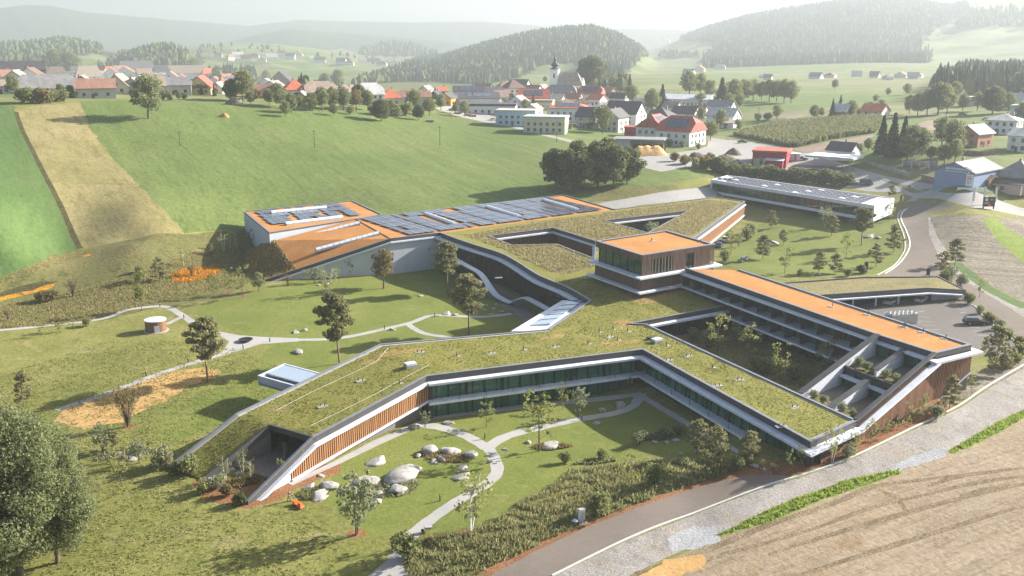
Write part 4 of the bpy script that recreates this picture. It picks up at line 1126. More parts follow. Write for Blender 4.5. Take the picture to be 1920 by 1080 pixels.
# -- rear wing
rwg = new_obj('rear_wing', None, hotel)
sheet('gravel_roof', [LA, LB, LE, RB, RA], [], M_orange, rwg, -.22)
x_ = HM(); band(x_, [LA, LB, LE, RB, RA], -.45, 0, -1.0, -.04); part('parapet', x_, M_dark, rwg)
x_ = HM(); band(x_, [LA, LB, LE, RB, RA], -.5, .05, -.04, .04); part('coping', x_, M_cop, rwg)
x_ = HM(); band(x_, [Vector((*(LA.xy - ldir*1.0), 13)), LE, RB, RA], -1.2, 1.4, -1.36, -1.0); part('eave', x_, M_ledge, rwg)
x_ = HM(); x_.prism([(p.x, p.y) for p in (LA.xy - lnrm*2.0, LE.xy - lnrm*2.0, RB.xy - ldir*.5, RA.xy)], 3.0, 11.6); part('wing_core', x_, M_core, rwg)
Lr = (LB - LA).length
for zf in (9.3, 6.4):
    x_ = HM(); x_.strip(LA.xy + ldir*.2, LB.xy - ldir*.2, -1.9, 1.4, zf - .42, zf - .02); part('balcony', x_, M_ledge, rwg)
    n_ = 13
    for i in range(n_ + 1):
        q = LA.xy + ldir * (1.0 + (Lr - 2) * i / n_) + lnrm * .15
        ubox('divider', M_core, rwg, (q.x, q.y, zf), (.18, 2.2, 2.25 if i % 2 else 2.4), math.atan2(lnrm.y, lnrm.x) + pi/2)
    glazing(rwg, LA.xy, LB.xy, zf, zf + 2.45, -1.4, [('p', 1.5), ('m', .12), ('p', .8), ('m', .25), ('p', 1.3), ('m', .2)], M_glass, 1.0)
    rl = HM(); rl.strip(LA.xy + ldir*.3, LB.xy - ldir*.3, 1.28, 1.33, zf, zf + .95); part('railing', rl, glass_mat('railing_mesh%d' % int(zf), (.02,.02,.02), .16, .4), rwg)
glazing(rwg, LA.xy, LB.xy, 3.55, 5.95, -1.3, [('p', 1.5), ('m', .3), ('p', 1.6), ('m', .15)], M_glassd, .8)
# inner court behind the front wing
cf = HM(); cfo = [Q7, Q8, LB, LE, Q5, Q6]
cf.prism([(p.x, p.y) for p in cfo], 3.0, 3.5); part('inner_court_ground', cf, M_heath, rwg)
glazing(rwg, Q7.xy, Q8.xy, 3.55, 6.2, -.4, [('m', .15), ('p', 2.2)], M_glassd, 0)
# stepped terraces at the end of the rear wing
W1 = A(1500,737,ZF)
Bq = {'A0': Vector((LB.x, LB.y)), 'A1': Vector((LE.x, LE.y)), 'B0': W1.xy, 'B1': Q5.xy}
def tb(a, b): return Bq['A0'].lerp(Bq['A1'], a).lerp(Bq['B0'].lerp(Bq['B1'], a), b)
ter = new_obj('terraces', None, hotel)
def slope_wall(a, b0, b1, z0, z1, zb, th=.4, cap=True):
    p, q = tb(a, b0), tb(a, b1)
    w = HM(); w.strip(p, q, -th/2, th/2, (zb, zb) if not hasattr(zb, '__len__') else zb, (z0, z1)); part('side_wall', w, M_white, ter)
    if cap:
        c_ = HM(); c_.strip(p, q, -th/2 - .35, th/2 + .3, (z0 + .003, z1 + .003), (z0 + .12, z1 + .12)); part('wall_coping', c_, M_dark, ter)
zA, zB_ = 13.0, ZF
slope_wall(0.0, 0.0, 1.0, zA, zB_, (3.3, 3.3), .5)
slope_wall(.5, .02, .40, 12.0, 10.4, 9.3); slope_wall(.5, .50, .98, 9.2, 7.3, 6.4)
for zf, b0, b1, top in ((9.3, .0, .46, 12), (6.4, .46, 1.0, 9)):
    f_ = HM(); ps = [tb(.01, b0), tb(.99, b0), tb(.99, b1), tb(.01, b1)]
    f_.prism([(p.x, p.y) for p in ps], zf - .5, zf); part('terrace_deck', f_, M_deck, ter)
    e_ = HM(); p, q = tb(.01, b1), tb(.99, b1)
    if b1 < .9:
        e_.strip(p, q, -.5, 0, zf - .9, zf + .35); part('terrace_parapet', e_, M_dark, ter)
        w_ = HM(); w_.strip(p, q, -.3, 1.2, zf - 1.25, zf - .903); part('terrace_eave', w_, M_ledge, ter)
    for a0 in (.03, .53):
        bd = HM(); ps = [tb(a0 + .02, b1 - .17), tb(a0 + .42, b1 - .17), tb(a0 + .42, b1 - .05), tb(a0 + .02, b1 - .05)]
        bd.prism([(p.x, p.y) for p in ps], zf, zf + .18); part('planter', bd, M_heath, ter)
        g0, g1 = tb(a0, b0 + .01), tb(a0 + .44, b0 + .01)
        glazing(ter, g0, g1, zf, top - .3, 0, [('m', .2), ('p', 1.7), ('m', .12), ('p', 1.7)], M_glass, .8)
bwk = HM(); p, q = tb(.01, .455), tb(.99, .455); bwk.strip(p, q, -.6, -.35, 6.4, 8.9); part('back_wall', bwk, M_core, ter)
# end wall with slats
ew = new_obj('timber_wall', None, hotel)
E0, E1, E2 = Q5, LE, RB
nE = (E2 - E0).xy.normalized(); nE = Vector((nE.y, -nE.x))
for a, b, zb, zt in ((E0, E1, (3.6, 4.2), (ZF - .9, 12.0)), (E1, E2, (4.2, 8.6), (12.0, 12.0))):
    x_ = HM(); x_.strip(a.xy, b.xy, -.3, .2, zb, zt); part('backing', x_, M_backing, ew)
    slat_run(ew, a.xy, b.xy, zb, zt, .36, .19, .14, M_slat3, off=.28)
x_ = HM(); band(x_, [Vector((E0.x, E0.y, ZF)), Vector((E1.x, E1.y, 13)), ], -.6, .05, -.35, .10); part('sloped_coping', x_, M_dark, ew)
x_ = HM(); band(x_, [Vector((E0.x, E0.y, ZF)), Vector((E1.x, E1.y, 13)), ], .05, 1.3, -1.36, -1.0); part('sloped_eave', x_, M_ledge, ew)
x_ = HM(); band(x_, [Vector((E1.x, E1.y, 4.2)), Vector((E2.x, E2.y, 8.6))], -.2, .6, -.25, .02); part('ledge', x_, M_ledge, ew)
x_ = HM(); x_.prism([(p.x, p.y) for p in (E1.xy, E2.xy, E2.xy - ldir*(-.1) + (RA.xy-RB.xy).normalized()*6, E1.xy - ldir*6)], 3.0, 8.4); part('undercroft', x_, M_core, ew)

# -- cantilevered pool box on the garden side
pb = new_obj('pool_box', None, hotel)
ZP = 5.2
c0, c1, c2 = A(483,704,ZP), A(533,681,ZP), A(620,704,ZP)
c3 = c0 + (c2 - c1)
x_ = HM(); M4 = [(p.x, p.y) for p in (c0, c3, c2, c1)]
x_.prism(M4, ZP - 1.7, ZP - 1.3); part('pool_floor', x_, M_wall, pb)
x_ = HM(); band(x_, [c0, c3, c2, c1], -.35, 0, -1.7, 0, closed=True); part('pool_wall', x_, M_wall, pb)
M5 = [c0.lerp(c1, .25), c3.lerp(c2, .25), c3.lerp(c2, .97), c0.lerp(c1, .97)]
x_ = HM(); x_.prism([(p.x, p.y) for p in [m.lerp(M5[2], .03) for m in M5]], ZP - .35, ZP - .08)
m_w, nt_, bs_ = _nt('pool_water'); bs_.inputs['Base Color'].default_value = (.55,.62,.66,1); bs_.inputs['Roughness'].default_value = .02; bs_.inputs['Specular IOR Level'].default_value = 1.0; bs_.inputs['Metallic'].default_value = .6
part('water', x_, m_w, pb)
for k in range(2):
    q = c0.lerp(c3, .45 + .3 * k); ubox('prop', M_steel, pb, (q.x + .6, q.y + 1.5, -.2), (.18, .18, ZP - 1.5), 0)

# -- small roof fittings
rf = new_obj('roof_fittings', None, hotel)
for u, v, big in [(676,714,1),(605,762,1),(787,661,1),(921,663,1),(1143,632,1),(1041,651,1),(1291,668,1),(1387,713,1),(1490,764,1),(753,719,0),(860,668,0),(985,656,0),(1106,645,0),(1127,623,0),(1153,618,0),(1161,638,0),(1180,622,0),(1253,648,0),(1340,690,0),(1345,724,1),(1253,676,1),(1465,800,1),(935,521,1),(1096,521,1),(1152,430,0),(1000,417,0)]:
    q = on_roof(u, v)
    a_ = .5 + random.uniform(-.3, .3)
    if big: ubox('vent_pad', M_conc, rf, (q.x, q.y, q.z - .02), (1.7, .8, .1), a_)
    else: ubox('vent_pad', M_conc, rf, (q.x, q.y, q.z - .02), (.6, .6, .08), a_)
    for k in range(2 if big else 1):
        t_ = HM(); t_.tube((q.x - .35 + .7*k, q.y, q.z), (q.x - .35 + .7*k, q.y, q.z + (.75 if not big else .5)), .09, .09, 8); part('vent_pipe', t_, M_dark, rf)
for u, v in ((770,688),(1232,642)):
    q = on_roof(u, v); ubox('roof_hatch', M_conc, rf, (q.x, q.y, q.z), (2.0, 1.5, .5), .5); ubox('hatch_glass', M_sky, rf, (q.x, q.y, q.z + .503), (1.8, 1.3, .28), .5)
q = on_roof(1220,636); ubox('roof_hatch', M_dark, rf, (q.x, q.y, q.z), (1.2, .9, .5), .5)
for pp in ([(517,772),(582,738),(630,716),(705,680),(728,654)], [(583,800),(700,743),(762,708),(805,686)]):
    cb = HM()
    L3 = [on_roof(u, v) + Vector((0, 0, .18)) for u, v in pp]
    for a, b in zip(L3, L3[1:]): cb.tube(a, b, .018, .018, 5)
    part('safety_cable', cb, mat('pale_cable', (.7,.7,.68), .5, .05, 1), rf)
rr = new_obj('roof_fittings', None, rwg) if False else rf
def on_rear(u, v): return A(u, v, 12.8)
for u, v in [(1558,575),(1625,590),(1692,612),(1695,613),(1728,623),(1770,635),(1560,578),(1570,580)][0:6]:
    q = on_rear(u, v); ubox('vent_pad', M_conc, rf, (q.x, q.y, 12.785), (1.2, .6, .08), -.9)
    t_ = HM(); t_.tube((q.x + .3, q.y, 12.8), (q.x + .3, q.y, 13.6), .08, .08, 8); part('vent_pipe', t_, M_dark, rf)
print('hotel', round(time.time() - TSTART, 1))
# ------------------------------------------------------------------ plants
M_bark = mat('bark', (.11,.085,.065), .9, .3, 3, bump=.02)
M_pbark = mat('pine_bark', (.20,.125,.085), .9, .3, 3, bump=.02)
M_birch = mat('birch_bark', (.55,.53,.49), .8, .25, 3)
L_broad = leaf_mat('broad_leaves', (.10,.125,.04), (.33,.335,.135), .5)
L_light = leaf_mat('light_leaves', (.15,.17,.04), (.34,.34,.12), .5)
L_dark = leaf_mat('dark_leaves', (.065,.085,.03), (.22,.235,.095), .5)
L_pine = leaf_mat('pine_needles', (.13,.135,.055), (.34,.31,.15), .45)
L_spruce = leaf_mat('spruce_needles', (.04,.06,.03), (.10,.12,.06), .25)
L_autumn = leaf_mat('autumn_leaves', (.15,.12,.045), (.31,.24,.10), .45)
L_silver = leaf_mat('silver_leaves', (.15,.17,.085), (.32,.34,.19), .45)
L_willow = leaf_mat('willow_leaves', (.11,.135,.05), (.33,.345,.165), .5)
def leaves(pos, nrm, size, r, aspect=1.5, jitter=.9):
    """one quad leaf spray per position, roughly facing nrm"""
    n = len(pos)
    d = nrm + r.normal(0, jitter, (n, 3)); d /= np.linalg.norm(d, axis=1)[:, None] + 1e-9
    t = r.normal(0, 1, (n, 3)); a = np.cross(d, t); a /= np.linalg.norm(a, axis=1)[:, None] + 1e-9
    b = np.cross(d, a)
    s = size * r.uniform(.6, 1.3, (n, 1))
    a = a * s * aspect * .5; b = b * s * .5
    bend = d * s * .25
    V = np.stack([pos - a, pos - b * 1.1 + bend, pos + a, pos + b * .9 + bend], 1).reshape(-1, 3)
    F = np.arange(4 * n).reshape(-1, 4)
    return V, F
def blob_leaves(blobs, dens, size, r, inner=.25):
    P, N = [], []
    for (cx, cy, cz, rx, ry, rz) in blobs:
        n = max(8, int(dens * (rx*ry + rx*rz + ry*rz)))
        v = r.normal(0, 1, (n, 3)); v /= np.linalg.norm(v, axis=1)[:, None]
        k = np.where(r.random(n) < inner, r.uniform(.3, .9, n), r.uniform(.85, 1.08, n))[:, None]
        P.append(np.array([cx, cy, cz]) + v * np.array([rx, ry, rz]) * k); N.append(v + np.array([0, 0, .25]))
    return leaves(np.concatenate(P), np.concatenate(N), size, r)
def limb_mesh(name, segs, m, n=6):
    mb = MB()
    for p0, p1, r0, r1 in segs: mb.tube(p0, p1, r0, r1, n, caps=False)
    return mb.mesh(name, m, True)
class Kind: pass
KINDS = {}
def kind(name, variants, bark, leaf):
    K = Kind(); K.v = []
    for segs, (V, F), h in variants:
        K.v.append((limb_mesh('trunk', segs, bark), np_mesh('crown', V, F, leaf), h))
    KINDS[name] = K
def v_broad(seed, h=12., w=.42, trunk=.22, nb=16, dens=26, size=.55, oval=1.0, bs=(.085, .15)):
    r = np.random.default_rng(seed); segs = []; blobs = []
    base = h * trunk; cr = h * w
    segs.append(((0, 0, -.4), (r.normal(0, .1), r.normal(0, .1), base), h*.026, h*.020))
    segs.append(((0, 0, base), (r.normal(0, .2), r.normal(0, .2), h*.75), h*.020, h*.006))
    for i in range(nb):
        a = i * 2.4 + r.uniform(-.4, .4); t = (i + .5) / nb
        zc = base + (h - base) * (.12 + .76 * t)
        rad = cr * math.sin(pi * (.18 + .72 * t)) ** .8 * r.uniform(.35, .85) * oval
        s = h * r.uniform(*bs)
        c = (rad * math.cos(a), rad * math.sin(a), zc)
        blobs.append((*c, s * 1.15, s * 1.15, s * .85))
        segs.append(((0, 0, base + (zc - base) * .45), c, h*.008, h*.003))
    blobs.append((0, 0, h * .9, h*.1, h*.1, h*.1)); blobs.append((0, 0, h * .55, cr*.5, cr*.5, h*.2))
    return segs, blob_leaves(blobs, dens, size, r), h
def v_pine(seed, h=12., bare=.4, spread=.22, dens=34, size=.42):
    r = np.random.default_rng(seed); segs = []; blobs = []
    lean = r.normal(0, .02, 2) * h
    top = (lean[0], lean[1], h * .98)
    segs.append(((0, 0, -.4), top, h*.017, h*.004))
    n = int(20 + 8 * r.random())
    for i in range(n):
        t = bare + (1 - bare) * ((i + .3) / n)
        a = i * 2.4 + r.uniform(-.7, .7)
        k = math.sin(pi * min(1, (1.02 - t) / (1 - bare) * .62 + .08)) 
        L = h * spread * k * r.uniform(.55, 1.25)
        z0 = h * t; c = (lean[0]*t + L * math.cos(a), lean[1]*t + L * math.sin(a), z0 + L * .12)
        segs.append(((lean[0]*t, lean[1]*t, z0 - .1*L), c, h*.005, h*.002))
        s = h * r.uniform(.05, .085)
        blobs.append((*c, s * 1.35, s * 1.35, s * .6))
        blobs.append((c[0]*.5 + lean[0]*t*.5, c[1]*.5 + lean[1]*t*.5, c[2] - .2*s, s, s, s * .5))
    blobs.append((top[0], top[1], h * .97, h*.05, h*.05, h*.05))
    return segs, blob_leaves(blobs, dens, size, r, .35), h
def v_spruce(seed, h=14., w=.2, size=.6, n=1500):
    r = np.random.default_rng(seed)
    t = r.random(n) ** .75; lay = np.floor((1 - t) * 13) / 13 + r.uniform(0, .06, n)
    z = h * (.06 + .93 * (1 - t)); a = r.uniform(0, 2*pi, n)
    wob = 1 + .22 * np.sin(a * 3 + t * 17) + .14 * np.sin(a * 5 - t * 31)
    R = h * w * t * wob * r.uniform(.55, 1.05, n)
    z = z - R * .35 + h * .012 * np.sin((1 - t) * 13 * 2 * pi)
    P = np.column_stack([R * np.cos(a), R * np.sin(a), z]); N = np.column_stack([np.cos(a), np.sin(a), np.full(n, .6)])
    return [((0, 0, -.4), (0, 0, h * .97), h*.016, h*.003)], leaves(P, N, size, r, 1.7, .5), h
def v_sapling(seed, h=6., stems=1, dens=20, size=.3, w=.26, sparse=1.0):
    r = np.random.default_rng(seed); segs = []; blobs = []
    for s_ in range(stems):
        dx, dy = (r.normal(0, .12 * h, 2) if stems > 1 else r.normal(0, .02 * h, 2))
        segs.append(((dx*.1, dy*.1, -.3), (dx, dy, h * .95), h*.013, h*.004))
        for i in range(int(14 / stems * sparse) + 4):
            t = r.uniform(.25, 1.0); a = r.uniform(0, 2*pi)
            L = h * w * math.sin(pi * min(1, .2 + .75 * (1.05 - t))) * r.uniform(.3, 1.1)
            c = (dx*t + L*math.cos(a), dy*t + L*math.sin(a), h*t + .3*L)
            segs.append(((dx*t, dy*t, h*t - .3*L), c, h*.004, h*.0015))
            s = h * r.uniform(.05, .1); blobs.append((*c, s, s, s * .9))
    return segs, blob_leaves(blobs, dens, size, r, .5), h
def v_shrub(seed, h=2., dens=60, size=.22):
    r = np.random.default_rng(seed); blobs = []; segs = []
    for i in range(9):
        a = r.uniform(0, 2*pi); q = r.uniform(0, .42) * h
        s = h * r.uniform(.2, .34); c = (q*math.cos(a), q*math.sin(a), h * r.uniform(.3, .72))
        blobs.append((*c, s, s, s)); segs.append(((0, 0, -.1), c, .03*h, .01*h))
    return segs, blob_leaves(blobs, dens, size, r, .3), h
def v_twig(seed, h=4.):
    r = np.random.default_rng(seed); segs = []; P = []
    for i in range(46):
        a = r.uniform(0, 2*pi); sp = r.uniform(.1, .5) * h
        m1 = (sp*.35*math.cos(a), sp*.35*math.sin(a), h*.45); e = (sp*math.cos(a), sp*math.sin(a), h*r.uniform(.75, 1))
        segs += [((0, 0, -.1), m1, .005*h, .004*h), (m1, e, .004*h, .0015*h)]
        for k in range(9):
            t = r.uniform(.2, 1); P.append([m1[j]*(1-t) + e[j]*t + r.normal(0, .12) for j in range(3)])
    return segs, leaves(np.array(P), r.normal(0, 1, (len(P), 3)), .16, r), h
kind('broad', [v_broad(i, 12, .38, .16, 26, 16, .5, 1.0, (.065, .125)) for i in (1, 2, 3)], M_bark, L_broad)
kind('broad_light', [v_broad(i, 12, .36, .16, 26, 15, .5, 1.0, (.06, .12)) for i in (4, 5)], M_bark, L_willow)
kind('dark_broad', [v_broad(i, 12, .42, .1, 24, 22, .55) for i in (6, 7)], M_bark, L_dark)
kind('autumn', [v_broad(8, 8, .32, .25, 14, 30, .36)], M_bark, L_autumn)
kind('pine', [v_pine(i) for i in (11, 12, 13, 14)], M_pbark, L_pine)
kind('young_pine', [v_pine(i, 6, .16, .27, 60, .30) for i in (15, 16, 17)], M_pbark, L_pine)
kind('spruce', [v_spruce(i) for i in (21, 22, 23)], M_bark, L_spruce)
kind('sapling', [v_sapling(i) for i in (31, 32, 33)], M_bark, L_light)
kind('silver', [v_sapling(i, 5, 4, 34, .26, .3, 2.4) for i in (34, 35)], M_bark, L_silver)
kind('birch', [v_sapling(i, 7, 3, 16, .28, .24, 1.6) for i in (36, 37)], M_birch, L_light)
kind('larch', [v_sapling(38, 8, 1, 30, .3, .24, 2.2)], M_bark, L_light)
kind('shrub', [v_shrub(i) for i in (41, 42, 43)], M_bark, L_broad)
kind('dark_shrub', [v_shrub(i, 3, 40, .36) for i in (44, 45)], M_bark, L_dark)
kind('pale_shrub', [v_shrub(i) for i in (46, 47)], M_bark, L_silver)
kind('dry_shrub', [v_shrub(i, 3, 34, .4) for i in (48, 49)], M_bark, L_autumn)
kind('twiggy', [v_twig(i) for i in (51, 52)], M_bark, L_autumn)
kind('great', [v_broad(i, 22, .40, .06, 170, 62, .24, 1.1, (.045, .085)) for i in (61, 62)], M_bark, L_willow)
print('kinds', round(time.time() - TSTART, 1))
TREE_WORDS = {'broad': ('broadleaf_tree', 'leafy green broadleaf tree', 'tree'), 'broad_light': ('broadleaf_tree', 'pale green broadleaf tree', 'tree'), 'dark_broad': ('broadleaf_tree', 'dense dark green tree', 'tree'),
 'autumn': ('broadleaf_tree', 'brown-tinged young broadleaf tree', 'tree'), 'pine': ('pine_tree', 'tall pine with bare lower trunk', 'pine'), 'young_pine': ('pine_tree', 'young bushy pine', 'pine'),
 'spruce': ('spruce_tree', 'dark pointed spruce', 'spruce'), 'sapling': ('young_tree', 'slender light-leaved young tree', 'young tree'), 'silver': ('young_tree', 'silvery multi-stemmed tree', 'young tree'),
 'birch': ('birch_tree', 'thin white-stemmed birch', 'birch'), 'larch': ('larch_tree', 'pale yellow-green larch', 'larch'), 'shrub': ('shrub', 'low green shrub', 'shrub'), 'dark_shrub': ('shrub', 'dense dark shrub', 'shrub'),
 'pale_shrub': ('shrub', 'small silvery shrub', 'shrub'), 'dry_shrub': ('shrub', 'brownish scrubby bush', 'shrub'), 'twiggy': ('shrub', 'upright twiggy half-bare shrub', 'shrub'), 'great': ('broadleaf_tree', 'very large full-crowned tree', 'tree')}
TREE_N = 0
def tree(u, v, hpx, k, place, group=None, at=None, fat=1.0):
    global TREE_N
    p = G(u, v) if at is None else at
    K = KINDS[k]; TREE_N += 1
    tm, cm, h0 = K.v[TREE_N % len(K.v)]
    slant = (Vector((0, 0, CZ)) - p).length
    dep = math.atan2(CZ - p.z, p.xy.length)
    H = hpx * slant / 1800.0 / max(.75, math.cos(dep))
    s = H / h0
    nm, desc, cat = TREE_WORDS[k]
    root = new_obj(nm, None, loc=p, rz=(TREE_N * 2.4) % 6.28, scale=(s * fat, s * fat, s), label=desc + ' ' + place, cat=cat, group=group)
    new_obj('trunk' if nm != 'shrub' else 'stems', tm, root); new_obj('crown' if nm != 'shrub' else 'foliage', cm, root)
    return root
def trees(place, group, lst):
    for t in lst: tree(t[0], t[1], t[2], t[3], place, group, fat=t[4] if len(t) > 4 else 1.0)
trees('beside the garden path', 'garden trees', [(390,717,112,'pine'),(637,682,125,'pine',.85),(266,583,66,'larch',.8)])
trees('in front of the curved glass wing', 'garden trees', [(839,548,92,'pine',.95),(879,627,108,'pine')])
trees('by the pale hall wall', 'garden trees', [(719,541,72,'autumn'),(613,553,50,'birch'),(655,518,32,'sapling'),(760,500,42,'sapling'),(800,502,46,'broad_light',.8),(590,532,28,'silver'),(677,505,22,'pale_shrub'),(630,528,26,'birch'),(575,530,24,'sapling'),(540,535,20,'twiggy')])
trees('on the heath left of the hall', 'heath trees', [(300,528,42,'young_pine'),(345,500,32,'birch',.7),(419,472,32,'birch',.7),(432,467,30,'birch',.6),(442,466,32,'birch',.6),(401,553,38,'sapling'),(430,550,42,'sapling'),(455,557,54,'sapling'),(485,545,34,'broad_light'),(500,470,34,'young_pine'),(470,462,28,'sapling'),(262,512,14,'shrub'),(360,520,26,'twiggy'),(395,480,22,'young_pine')])
trees('on the rough meadow at far left', 'heath trees', [(80,566,20,'dry_shrub'),(98,564,18,'dry_shrub'),(137,556,34,'twiggy'),(139,620,36,'sapling'),(112,624,24,'sapling'),(77,632,24,'sapling'),(15,600,22,'twiggy'),(162,612,16,'shrub')])
trees('beside the sandy patch', 'garden trees', [(240,800,76,'twiggy')])
trees('around the round bed left of the ramp', 'garden trees', [(194,850,46,'silver'),(214,842,36,'young_pine'),(228,908,62,'sapling'),(262,868,36,'silver'),(300,875,34,'pale_shrub'),(312,880,30,'twiggy'),(330,890,24,'shrub'),(360,890,34,'shrub'),(280,850,40,'sapling')])
trees('at the left edge of the picture', None, [(45,762,58,'young_pine',.8)])
tree(40,1080,262,'great','at bottom left, nearest the camera', None, fat=1.0); tree(-75,1070,280,'great','at bottom left, nearest the camera', None); tree(108,1055,205,'great','at bottom left, nearest the camera', None, fat=.75)
trees('in the grass ramp recess', 'recess birches', [(423,903,42,'birch',.7),(457,892,44,'birch',.7),(470,900,36,'birch',.7),(533,862,30,'birch',.8),(528,905,42,'sapling',.7),(565,888,40,'sapling',.7),(620,862,34,'sapling',.7),(640,852,32,'sapling',.7),(380,925,24,'shrub'),(405,915,24,'pale_shrub'),(452,945,22,'dark_shrub'),(425,930,20,'dry_shrub')])
trees('in the front garden', 'front garden trees', [(668,1002,92,'silver'),(882,998,98,'birch',1.0),(1011,846,98,'sapling',1.2),(912,801,48,'sapling',1.1),(1055,768,44,'sapling'),(1085,782,52,'silver',.8),(797,801,26,'silver'),(770,1048,46,'shrub'),(1180,742,34,'sapling',.6)])
trees('by the glazed right arm', 'front garden trees', [(1306,850,58,'young_pine'),(1338,882,74,'young_pine'),(1407,868,54,'young_pine'),(1200,833,24,'pale_shrub'),(1240,820,20,'pale_shrub'),(1272,816,22,'pale_shrub'),(1180,925,64,'sapling',.8),(1115,965,40,'shrub'),(1380,882,26,'shrub'),(1060,868,20,'shrub'),(1125,862,18,'shrub'),(1230,905,34,'shrub')])
trees('in the bark bed by the gravel', 'bark bed plants', [(1560,868,66,'birch',.7),(1480,890,40,'sapling',.7),(1500,882,40,'sapling',.7),(1522,875,40,'twiggy',.7),(1600,850,40,'sapling',.8),(1632,834,42,'sapling',.8),(1660,822,32,'sapling',.7),(1702,800,40,'sapling',.7),(1728,790,44,'sapling',.7),(1780,768,56,'young_pine',.8),(1588,856,22,'pale_shrub'),(1450,892,24,'twiggy',.7),(1428,884,22,'twiggy',.7),(1755,784,22,'pale_shrub'),(1820,745,34,'sapling',.8),(1805,725,34,'birch',.7)])
trees('by the car park corner', 'car park plants', [(1865,702,78,'young_pine',.9),(1900,685,22,'shrub'),(1885,690,24,'dry_shrub'),(1912,668,22,'shrub'),(1852,602,16,'shrub'),(1872,618,18,'pale_shrub'),(1892,636,18,'shrub'),(1838,588,15,'shrub'),(1910,650,18,'dry_shrub'),(1862,606,14,'dry_shrub')])
trees('on the entrance lawn', 'entrance lawn trees', [(1430,485,42,'young_pine'),(1471,512,46,'sapling'),(1535,511,36,'young_pine'),(1567,512,34,'young_pine'),(1559,442,36,'young_pine'),(1615,460,66,'pine'),(1586,486,44,'sapling'),(1642,501,40,'young_pine'),(1676,472,44,'young_pine'),(1667,415,30,'sapling'),(1469,458,26,'young_pine'),(1447,427,30,'young_pine'),(1370,478,42,'sapling'),(1546,425,36,'birch'),(1400,450,24,'shrub'),(1385,462,22,'silver'),(1360,490,22,'shrub'),(1410,440,20,'shrub'),(1500,517,12,'shrub'),(1590,518,14,'shrub'),(1615,512,16,'dark_shrub')])
trees('beside the curving drive', 'drive trees', [(1790,497,44,'young_pine'),(1766,516,40,'young_pine'),(1836,558,34,'sapling'),(1672,369,20,'young_pine'),(1785,528,26,'silver'),(1800,535,20,'pale_shrub'),(1772,530,24,'shrub'),(1815,570,20,'shrub')])
for u, v, h, k in [(1345,664,72,'sapling'),(1405,678,62,'sapling'),(1462,718,66,'sapling'),(1548,706,64,'sapling'),(1330,650,30,'shrub'),(1440,700,30,'shrub'),(1300,640,24,'shrub'),(1380,650,40,'sapling'),(1490,712,30,'shrub'),(1420,695,26,'shrub')]:
    tree(u, v, h, k, 'in the sunken inner courtyard', 'courtyard plants', at=A(u, v, 3.5))
for u, v in ((1216,428),(1235,424),(1222,436)): tree(u, v, 30, 'pale_shrub', 'in the triangular roof court', 'courtyard plants', at=A(u, v + 12, 3.0) + Vector((0, 3, 0)))
for k, (a, b) in enumerate([(.12,.34),(.3,.36),(.62,.36),(.82,.37),(.1,.88),(.28,.9),(.6,.88),(.8,.9)]):
    q = tb(a, b); tree(0, 0, 15, 'pale_shrub', 'in a terrace planter', 'terrace planting', at=Vector((q.x, q.y, 9.48 if b < .5 else 6.58)))
trees('in the dark clump beside the meadow', 'meadow clump', [(1042,352,72,'dark_broad'),(1068,357,76,'dark_broad'),(1095,356,74,'broad'),(1120,350,82,'dark_broad'),(1150,354,80,'dark_broad'),(1176,346,70,'dark_broad'),(1085,345,80,'dark_broad'),(1135,344,84,'dark_broad'),(1062,362,36,'broad_light')])
trees('standing alone on the meadow below the village', None, [(279,222,76,'broad_light',1.15)])
trees('along the left village edge', 'village edge planting', [(25,176,30,'broad'),(60,172,20,'broad'),(115,184,24,'broad_light'),(133,182,20,'shrub'),(45,192,26,'shrub'),(62,194,24,'shrub'),(78,194,26,'dry_shrub'),(95,193,22,'shrub'),(120,190,20,'shrub'),(105,190,20,'shrub'),(336,188,16,'broad'),(305,187,16,'shrub'),(318,188,14,'shrub'),(345,186,12,'shrub'),(139,184,12,'dark_shrub')])
trees('behind the left village barns', 'village trees', [(108,150,52,'broad'),(135,150,48,'broad'),(70,148,34,'broad'),(268,142,30,'broad'),(365,145,34,'broad'),(430,152,20,'broad_light'),(500,158,25,'broad_light')])
trees('in the gardens below the village', 'village garden trees', [(456,190,56,'broad',1.1),(434,189,38,'dark_broad'),(470,197,26,'broad_light'),(402,180,22,'spruce'),(378,178,20,'spruce'),(519,184,28,'broad'),(505,198,30,'broad_light'),(526,202,42,'broad_light'),(536,219,28,'broad'),(547,212,36,'broad'),(560,198,16,'shrub'),(583,208,34,'broad'),(604,208,44,'broad',.9),(623,206,42,'broad',.9),(645,208,44,'broad_light',.9),(668,208,38,'autumn'),(690,207,38,'broad'),(626,217,22,'broad'),(673,196,36,'dark_broad'),(715,227,40,'dark_broad',1.2),(735,218,32,'broad'),(760,217,26,'shrub'),(747,219,22,'shrub'),(776,208,40,'broad'),(785,225,28,'dark_broad'),(805,217,34,'broad'),(827,206,30,'broad_light'),(846,223,14,'sapling'),(610,170,32,'broad'),(634,167,36,'broad'),(700,216,18,'shrub'),(655,214,16,'shrub'),(590,200,20,'shrub'),(480,185,18,'dry_shrub')])
